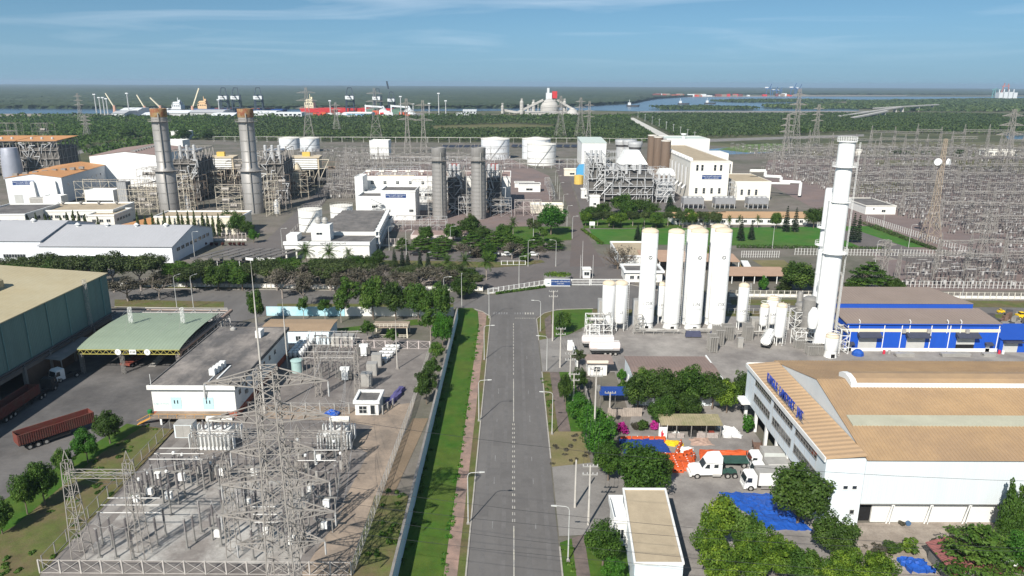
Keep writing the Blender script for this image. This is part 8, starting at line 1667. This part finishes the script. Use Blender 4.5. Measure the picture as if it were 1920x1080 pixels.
def canopy_leaves(name,label,poly,holes,sp,rad,hmax,nl,size,m,seed,dens=1.0):
    rng=np.random.default_rng(seed);P=np.array(poly);x0,y0=P.min(0);x1,y1=P.max(0)
    gx,gy=np.meshgrid(np.arange(x0,x1,sp),np.arange(y0,y1,sp));x=gx.ravel()+rng.normal(size=gx.size)*sp*.35;y=gy.ravel()+rng.normal(size=gx.size)*sp*.35
    k=inside(x,y,poly) & (rng.random(len(x))<dens) & (np.abs(x/np.maximum(y,1))<.86)
    for h in holes:k &= ~inside(x,y,h)
    x,y=x[k],y[k];n=len(x);pat=np.sin(x*.021+1.3*np.sin(y*.017))*.5+np.sin(y*.033+x*.012)*.5;h=hmax*(.55+.25*rng.random(n)+.2*pat);r=rad*(.7+.6*rng.random(n))
    B=np.stack([x,y,h*.62,r,r,h*.42],1);q=np.repeat(B,nl,0);N_=len(q);d=rng.normal(size=(N_,3));d[:,2]=np.abs(d[:,2])*.9-.15;d /= np.linalg.norm(d,axis=1)[:,None];p=q[:,:3]+d*q[:,3:]*(.8+.3*rng.random(N_))[:,None]
    nr=d+rng.normal(size=(N_,3))*.35;nr /= np.linalg.norm(nr,axis=1)[:,None];t=np.cross(nr,rng.normal(size=(N_,3)));t /= np.linalg.norm(t,axis=1)[:,None];b=np.cross(nr,t);s=size*(.7+.6*rng.random(N_))[:,None]
    v=np.stack([p-t*s*.6,p+b*s*.45,p+t*s*.6,p-b*s*.45],1).reshape(-1,3);me=bpy.data.meshes.new(name);me.vertices.add(4*N_);me.vertices.foreach_set('co',v.astype('f4').ravel());me.loops.add(4*N_);me.loops.foreach_set('vertex_index',np.arange(4*N_,dtype='i4'));me.polygons.add(N_);me.polygons.foreach_set('loop_start',np.arange(0,4*N_,4,dtype='i4'))
    tone=np.clip(.36+np.repeat(rng.normal(size=n)*.14+pat*.08,nl)+rng.normal(size=N_)*.1,0,.8);a=me.attributes.new('tone','FLOAT','FACE');a.data.foreach_set('value',tone.astype('f4'));me.materials.append(LF[m]);me.update(calc_edges=True)
    o=bpy.data.objects.new(name,me);COL.objects.link(o);o['kind']='stuff';o['label']=label;o['category']='forest';return o
clear=[gp((800,237),(960,233),(1050,237),(1030,243),(810,246)),gp((1170,219),(1196,219),(1316,284),(1262,284)),gp((1288,260),(1620,250),(1620,300),(1290,290)),gp((640,208),(800,208),(800,222),(640,222))]
canopy_leaves('mangrove_forest','wide green mangrove forest between the plants and the river',gp((330,262),(640,265),(1290,267),(1420,256),(1620,248),(2300,262),(2300,222),(1700,214),(1200,215),(1180,219),(800,221),(420,222),(330,228)),clear,6.2,3.6,6.5,9,2.2,'forest',1)
canopy_leaves('woodland','dark woodland at the far left beyond the boiler blocks',gp((-400,330),(0,262),(60,262),(200,302),(290,296),(340,262),(420,240),(420,224),(-400,226)),[gp((70,302),(200,271),(330,253),(330,256),(205,277),(80,309))],7.5,4.6,9,14,2.2,'deep',2,.85)
canopy_leaves('tree_fringe','broken fringe of taller trees along the port side edge of the mangrove forest',gp((-300,222),(300,220),(1180,220),(1180,226),(330,228),(-300,230)),clear[3:],13,6.5,11,14,3.0,'deep',5,.45)
S('weed_patch',gp((1560,345),(1700,340),(1720,360),(1560,366)),.13,grass_d);S('weed_patch',gp((1780,298),(2100,300),(2100,335),(1800,322)),.13,grass_d);S('weed_patch',gp((1640,300),(1760,300),(1770,312),(1640,312)),.13,terr)
# far bank canopy: one rolling leafy sheet with steep edges
def far_canopy(label,fx,y_edge,y1,seed,h=9):
    rng=np.random.default_rng(seed);nx,ny=420,150;v=[];u=np.linspace(0,1,nx);xs0=[fx(y_edge(0),a) for a in (0,1)];Z=rng.random((ny,nx));ys=[(j/(ny-1))**2.2 for j in range(ny)]
    for j in range(ny):
        for i in range(nx):
            xa=(u[i]-.5)*1.9;y0=y_edge(xa);y=y0+(y1-y0)*ys[j];x=xa*y;z=0 if j==0 else h*(.62+.38*Z[j,i])+(y-y0)*.0006;v.append((x+rng.normal()*2,y+(rng.normal()*6 if 0<j<60 else 0),z))
    f=[(j*nx+i,j*nx+i+1,(j+1)*nx+i+1,(j+1)*nx+i) for j in range(ny-1) for i in range(nx-1)];me=bpy.data.meshes.new('far_forest');me.from_pydata(v,[],f);me.materials.append(mat('far_canopy',(.034,.052,.022),.95,.3,.02,col2=(.060,.078,.040),c2amt=.2,c2scale=.004,bump=3,bscale=.08));o=bpy.data.objects.new('far_forest',me);COL.objects.link(o);o['kind']='stuff';o['label']=label;o['category']='forest';return o
edge=[(-1,1790),(-.55,1790),(-.4,1800),(-.2,1880),(.0,1960),(.09,2150),(.16,2500),(.19,3300),(.3,4900),(.5,5200),(1,5600)]
far_canopy('endless dark mangrove forest on the far side of the river up to the horizon',None or (lambda y,a:0),lambda q:float(np.interp(q,*zip(*edge))),14500,3)
for nm,pl in (('long wooded island at the right before the far water',((1430,199),(1560,196),(1640,199),(1640,205),(1500,205),(1440,203))),('wooded spit at the right behind the flyover',((1590,191),(1900,186),(2300,190),(2300,213),(1700,209),(1600,203))),('thin wooded strip in the water right of the cement works',((1225,203),(1320,201),(1420,204),(1400,206.5),(1240,206.5))),('low wooded bar in the far water below the distant quay cranes',((1330,190),(1450,188),(1600,189.5),(1560,192),(1380,192.5)))):
    canopy_leaves('island_wood',nm,gp(*pl),[],16,11,9,12,6,'forest',7)
# ---- port
def blk(name,label,cat,px,py,wpx,hpx,dep,m,roof=None,rh=0,n=0,grp=None):
    x,y=g(px,py);s=mpp(x,y);W,h=wpx*s,hpx*s;t=thing(name,label,cat,(x,y,0),0,grp);add_part(t,'wall',lambda b:b.box(0,W,0,dep,0,h),m)
    if roof:add_part(t,'roof',lambda b:b.hexa([(-.5,-1,h),(W+.5,-1,h),(W+.5,dep,h),(-.5,dep,h)],[(-.5,dep*.3,h+rh),(W+.5,dep*.3,h+rh),(W+.5,dep*.7,h+rh),(-.5,dep*.7,h+rh)]),roof)
    for k in range(n):add_part(t,'window',lambda b:b.box(W*(k+.2)/n,W*(k+.8)/n,-.4,-.05,h*.55,h*.78),glass)
    return t
pw2=mat('port_white',(.60,.62,.63),.7,.04,.02)
for px,py,wp,hp,lb in ((210,221,24,8,'long white port shed, leftmost'),(226,216,34,9,'white barrel roofed port shed behind the leftmost'),(265,222,40,6,'low white port shed left of the left stack'),(305,221,48,9,'white port shed right of the left stack'),(357,221,60,10,'wide white port shed between the stacks'),(395,223,42,6,'low white port shed between the stacks'),(470,221,44,8,'white port shed right of the right stack'),(640,222,30,6,'pale port shed before the red ship')):blk('port_shed',lb,'shed',px,py,wp,hp,60,[pw2,lightgrey][px % 2],[lightgrey,pw2][px % 3>0],4)
blk('port_office','white storeyed port office right of the right stack','building',516,223,50,12,30,pw2,None,0,6);blk('port_shed','light blue roofed port shed before the red ship','shed',650,222,46,9,40,mat('pale_blue_shed',(.25,.45,.62),.7,.05),white,2,5)
for px,lb in ((690,'left'),(738,'right')):
    x,y=g(px,214);s=mpp(x,y);t=thing('cone_shed','green walled shed with a white conical roof end and conveyor, %s one' % lb,'shed',(x,y,0));add_part(t,'wall',lambda b:b.box(-4*s,12*s,0,60,0,9*s),mat('dull_green_wall',(.10,.17,.12),.8,.1,.05));add_part(t,'cone',lambda b:b.lathe(28*s,5,[(14*s,0),(5*s,9*s),(1*s,15*s)],16),pw2);add_part(t,'conveyor',lambda b:(b.bar((-4*s,0,15*s),(27*s,0,13*s),4),b.bar((-4*s,0,0),(-4*s,0,17*s),3)),pw2)
def crane_kind():
    t=thing('quay_crane','crane','crane');b=MB();c=mat('dark_crane_steel',(.03,.045,.065),.7,.1)
    for x in (-11,11):
        for y in (-8,8):b.bar((x,y,0),(x*.8,y,46),3.4)
    for z in (14,30,46):b.bar((-10,-8,z),(10,-8,z),2.8);b.bar((-10,8,z),(10,8,z),2.8)
    b.bar((-9,-8,46),(-5,0,66),2.6);b.bar((9,-8,46),(5,0,66),2.6);b.bar((-5,0,66),(5,0,66),2.6);b.build('legs',c,t);add_part(t,'boom',lambda b:b.bar((0,-30,46),(0,45,46),3),c);add_part(t,'machine_house',lambda b:b.box(-11,11,-16,-9,36,45),pw2);add_part(t,'print',lambda b:b.box(-6,6,-16.3,-16.05,39,42),inkg);return Kind(t)
QK=crane_kind();gq='dark quay cranes at the left port'
for i,(px,tp) in enumerate(((418,164),(441,164),(483,164),(655,164),(707,166),(733,172))):x,y=g(px,212);QK.at((x,y+14),R(random.uniform(-12,12)),'dark quay crane with a white machine house, %s from the left' % nth(i),ht(x,y,tp)/67,gq)
x,y=g(728,212);o=MB().bar((0,0,50),(-3,0,ht(x,y,152)),3.5).build('raised_boom',MATS['dark_crane_steel']);o.location=(x,y+14,0);tag(o,'raised boom of the rightmost dark quay crane','crane boom')
def hcrane(px,py,dx,dy,lb):
    x,y=g(px,py);s=mpp(x,y);t=thing('harbour_crane',lb,'crane',(x,y,0));add_part(t,'tower',lambda b:b.lathe(0,0,[(4,0),(2.5,14*s)],8),mat('salmon_paint',(.50,.28,.20),.7,.1));add_part(t,'jib',lambda b:b.bar((0,0,10*s),(dx*s,0,dy*s),2.6),mat('cream_paint',(.62,.56,.42),.7,.1))
hcrane(216,212,-13,36,'harbour crane with a jib leaning left, leftmost');hcrane(273,213,-12,34,'harbour crane with a jib leaning left, second');hcrane(302,212,-17,28,'harbour crane with a low jib leaning left, third');hcrane(362,213,16,46,'harbour crane with a long jib leaning right beside the blue ship')
def ship(label,px0,px1,py,hullm,tower_px,towm,h=7,th=18,cargo=None):
    x0,y=g(px0,py);x1=g(px1,py)[0];s=mpp((x0+x1)/2,y);L_=x1-x0;t=thing('cargo_ship',label,'ship',(x0,y,.3));add_part(t,'hull',lambda b:b.hexa([(4,0,0),(L_-6,0,0),(L_,12,0),(L_-6,24,0),(4,24,0)],[(0,-1,h*s),(L_-4,-1,h*s),(L_+4,12,h*s*1.15),(L_-4,25,h*s),(0,25,h*s)]),hullm);q=(tower_px-px0)*s
    add_part(t,'superstructure',lambda b:(b.box(q-9*s,q+8*s,2,22,h*s,(h+th*.5)*s),b.box(q-6*s,q+5*s,4,20,(h+th*.5)*s,(h+th*.8)*s),b.box(q-8*s,q+7*s,3,21,(h+th*.62)*s,(h+th*.7)*s)),towm);add_part(t,'mast',lambda b:(b.bar((q,12,(h+th*.8)*s),(q,12,(h+th*1.25)*s),1.2),b.box(q+2*s,q+5*s,9,15,(h+th*.5)*s,(h+th)*s)),towm)
    for k in range(4):add_part(t,'window',lambda b:b.box(q-8*s+k*4*s,q-6*s+k*4*s,1.4,1.95,(h+th*.33)*s,(h+th*.42)*s),glass)
    for k in range(5):add_part(t,'hatch',lambda b:b.box(L_*(.25+.13*k),L_*(.34+.13*k),3,21,h*s,(h+1.6)*s),cargo or hullm)
    return t
ship('blue cargo ship with a tan superstructure at the left port',358,540,210.5,mat('ship_blue',(.02,.06,.22),.6,.08),380,mat('tan_superstructure',(.62,.42,.24),.7,.08),6,18,redpaint);ship('red cargo ship with a cream superstructure right of the blue ship',562,745,211,mat('ship_red',(.50,.03,.03),.6,.08),580,mat('cream_superstructure',(.62,.56,.40),.7,.08),8,20,redpaint);ship('dark ship with a white bridge block between the harbour cranes',235,350,209,mat('ship_dark',(.05,.06,.07),.6,.08),331,pw2,4,17,pw2)
for k,(px,tp) in enumerate(((182,178),(190,184),(197,184),(203,186),(243,176),(412,188),(620,190),(752,182),(775,196),(823,176),(836,190),(805,195))):x,y=g(px,216);h=ht(x,y,tp);t=thing('port_mast','slim light mast at the left port, %s from the left' % nth(sorted((182,190,197,203,243,412,620,752,775,823,836,805)).index(px)),'mast',(x,y,0),0,'light masts at the port');add_part(t,'pole',lambda b:b.lathe(0,0,[(1.3,0),(.8,h)],5),lightgrey);add_part(t,'lamp_head',lambda b:b.cbox(0,0,h,5,3,2),pw2)
rr=random.Random(8);CT=[];CT2=[]
for k in range(26):px=rr.uniform(665,770) if k<18 else rr.uniform(590,665);o=MB().cbox(0,0,0,rr.uniform(6,14),6,rr.uniform(4,9)).build('container_stack',[redpaint,orange,pw2,MATS['ship_red']][k % 4]);o.location=(*g(px,216+rr.uniform(-1,4)),.5);tag(o,'small stack of coloured containers near the red ship, %s built block' % nth(k),'containers','container stacks at the left port');CT.append((px,o,'small coloured container stack before the red ship, %s from the left'))
# cement works
cem=mat('cement_grey',(.42,.40,.37),.8,.08,.05);x,y=g(1030,214);s=mpp(x,y)
t=thing('cement_dome','big grey cement dome with a conveyor gallery','dome',(x,y,0));add_part(t,'drum',lambda b:b.lathe(0,0,[(17*s,0),(17*s,14*s)],24),cem);add_part(t,'dome',lambda b:b.lathe(0,0,[(17*s,14*s),(14*s,21*s),(8*s,26*s),(2*s,28*s)],24),cem,smooth=True)
t=thing('cement_tower','tall white and red tower of the cement works','tower',(x-3*s,y+40,0));add_part(t,'tower',lambda b:(b.box(-2*s,9*s,0,20,0,38*s),b.box(0,4*s,0,20,38*s,47*s)),pw2);add_part(t,'red_head',lambda b:b.box(10*s,19*s,0,20,28*s,41*s),mat('ship_red',(.5,.03,.03)));add_part(t,'shaft',lambda b:b.box(12*s,16*s,3,18,0,28*s),cem)
for a,c,lb in (((-60,3),(-12,26),'long inclined conveyor left of the cement dome'),((-90,8),(-60,3),'short conveyor head at the left end of the cement works'),((14,26),(50,6),'inclined conveyor right of the cement dome')):t=thing('conveyor',lb,'conveyor',(x,y-6,0));add_part(t,'gallery',lambda b:b.bar((a[0]*s,0,a[1]*s),(c[0]*s,0,c[1]*s),5),cem);[add_part(t,'leg',lambda b:b.bar(((a[0]+(c[0]-a[0])*f)*s,0,0),((a[0]+(c[0]-a[0])*f)*s,0,(a[1]+(c[1]-a[1])*f)*s),1.6),cem) for f in (.2,.5,.8)]
for px,wp,hp,lb in ((978,7,22,'grey silo left of the cement dome, left one'),(1000,7,20,'grey silo left of the cement dome, right one'),(990,5,12,'low grey silo between two taller ones'),(1058,6,22,'grey silo right of the cement dome'),(942,5,14,'grey silo at the left end of the cement works')):x2,y2=g(px,214);t=thing('silo',lb,'silo',(x2,y2,0));add_part(t,'shell',lambda b:b.lathe(0,0,[(wp*.5*s,0),(wp*.5*s,hp*s),(wp*.2*s,hp*s+4)],14),cem);add_part(t,'cap',lambda b:b.cbox(0,0,hp*s+4,4,4,3),steel)
x2,y2=g(1073,216);t=thing('cone_store','grey conical store at the right end of the cement works','store',(x2,y2,0));add_part(t,'cone',lambda b:b.lathe(0,0,[(14*s,0),(3*s,13*s)],18),cem);blk('cement_hall','low wide hall in front of the cement dome','hall',985,216,76,5,30,cem,cem,2);blk('white_factory','small white factory left of the cement works','building',868,216,25,8,30,pw2,pw2,2,4);blk('white_factory','tiny white block beside the small factory','building',855,217,12,5,20,pw2)
# far right shore
rr=random.Random(12)
for k in range(40):px=rr.uniform(1225,1480);o=MB().cbox(0,0,0,rr.uniform(12,40),20,rr.uniform(6,16)).build('container_stack',[redpaint,orange,pw2,MATS['ship_red'],tanslab][k % 5]);o.location=(*g(px,181.5-(px-1225)*.004),.6);tag(o,'c','containers','container stacks on the far right shore');CT2.append((px,o,'distant container stack on the far right shore, %s from the left'))
for i,(px,tp) in enumerate(((1440,157),(1452,163),(1460,164),(1486,156),(1496,158))):x,y=g(px,179.5);t=thing('quay_crane','distant blue quay crane on the far right shore, %s from the left' % nth(i),'crane',(x,y,.6),0,'distant blue quay cranes');h=ht(x,y,tp);add_part(t,'frame',lambda b:(b.bar((-14,0,0),(-10,0,h*.62),4),b.bar((14,0,0),(10,0,h*.62),4),b.bar((-20,0,h*.6),(20,0,h*.6),5),b.bar((6,0,h*.6),(16,0,h),4)),mat('crane_blue',(.04,.10,.24),.7,.05));add_part(t,'machine_house',lambda b:b.box(-22,-2,-2,4,h*.62,h*.72),pw2)
t=thing('distant_plant','pale distant power plant with red topped frames near the right edge','factory',(*g(1888,187),0));s=mpp(*g(1888,187));[add_part(t,'boiler_frame',lambda b:(b.box(q*s,(q+7)*s,0,30,0,(12+abs(q) % 5)*s),b.bar(((q+3)*s,15,0),((q+3)*s,15,19*s),4)),pw2) for q in (-16,-7,2,11)];add_part(t,'red_crane',lambda b:(b.bar((-8*s,20,12*s),(-4*s,20,30*s),4),b.bar((6*s,20,12*s),(3*s,20,29*s),4),b.bar((-8*s,20,24*s),(6*s,20,25*s),4)),mat('faded_red',(.4,.16,.14),.8,.1))
for px in (1862,1873):t=thing('distant_crane','teal distant crane left of the pale plant, %s one' % ('left' if px<1870 else 'right'),'crane',(*g(px,185),0));add_part(t,'frame',lambda b:(b.bar((-8,0,0),(-4,0,18*s),4),b.bar((8,0,0),(4,0,18*s),4),b.bar((-14,0,17*s),(12,0,20*s),4)),mat('teal_crane',(.12,.28,.28),.7,.05))
for k,(a,c,z0,z1) in enumerate((((1575,222),(1690,212),2,12),((1640,215),(1760,206),12,12),((1600,226),(1665,219),3,10))):t=thing('flyover',('long pale flyover bridge at the right','upper span of the pale flyover','short ramp of the pale flyover')[k],'bridge',(0,0,0));A,C=g(*a),g(*c);add_part(t,'deck',lambda b:b.hexa([(A[0],A[1],z0),(C[0],C[1],z1),(C[0],C[1]+14,z1),(A[0],A[1]+14,z0)],[(A[0],A[1],z0+2.5),(C[0],C[1],z1+2.5),(C[0],C[1]+14,z1+2.5),(A[0],A[1]+14,z0+2.5)]),cem);[add_part(t,'pier',lambda b:b.cbox(A[0]+(C[0]-A[0])*f,A[1]+(C[1]-A[1])*f+7,0,4,8,z0+(z1-z0)*f),cem) for f in (.15,.4,.65,.9)]
for k in range(9):px=1186+k*13.2;x,y=g(px+10,222+k*5.9);t=thing('roadside_pole','slim pole along the straight pale road, %s from the far end' % nth(k),'pole',(x,y,0),0,'poles along the straight pale road');add_part(t,'pole',lambda b:b.lathe(0,0,[(.3,0),(.2,13)],5),lightgrey);add_part(t,'arm',lambda b:b.bar((-1.6,0,12),(1.6,0,12),.25),lightgrey)
for px,py,lb in ((1185,200,'small white boat on the water right of the cement works'),(1280,196,'tiny boat on the far right water, left one'),(1330,195,'tiny boat on the far right water, right one')):t=thing('boat',lb,'boat',(*g(px,py),.35));add_part(t,'hull',lambda b:b.hexa([(-15,-4,0),(15,-4,0),(20,0,0),(15,4,0),(-15,4,0)],[(-16,-5,4),(16,-5,4),(23,0,5),(16,5,4),(-16,5,4)]),steel_k);add_part(t,'cabin',lambda b:(b.box(-12,-4,-3,3,4,11),b.bar((-8,0,11),(-8,0,19),1)),pw2)
for c_ in (CT,CT2):
    for i,(_,o,f_) in enumerate(sorted(c_,key=lambda q:q[0])):o['label']=f_ % nth(i)
# trees around the left plant and edges, countable ones
for i,(px,py,tp,w_) in enumerate(((345,262,240,34),(390,262,244,30),(240,262,240,40),(290,262,246,30),(1290,262,245,18),(1500,252,238,26),(520,258,248,24),(1735,292,282,26),(1690,292,282,40),(1800,292,280,20))):tree('deep',px,py,tp,w_,'dark tree %s, %s of those at the plant edge' % ('beyond the left plant' if px<600 else 'by the right switchyard',nth(i)),'dark trees at the edges of the plants')
# ------------------------------------------------------------------ haze: one closed box of thin air round camera and scene
hz=bpy.data.materials.new('haze');hz.use_nodes=True;n_=hz.node_tree.nodes;n_.remove(n_['Principled BSDF']);pv=n_.new('ShaderNodeVolumePrincipled');pv.inputs['Color'].default_value=(.62,.80,1,1);pv.inputs['Density'].default_value=8.5e-5;pv.inputs['Anisotropy'].default_value=0.2;hz.node_tree.links.new(pv.outputs[0],n_['Material Output'].inputs['Volume'])
o=MB().box(-FAR*1.05,FAR*1.05,-400,FAR*1.05,-1.5,84).build('haze',hz);o['kind']='stuff';o['label']='pale blue haze over the whole estate and forest';o['category']='haze'
# ------------------------------------------------------------------ drop unused plant prototypes
for k in TREES.values():
    for q in k:
        if not q.used:
            for c in list(q.root.children):bpy.data.objects.remove(c)
            bpy.data.objects.remove(q.root)
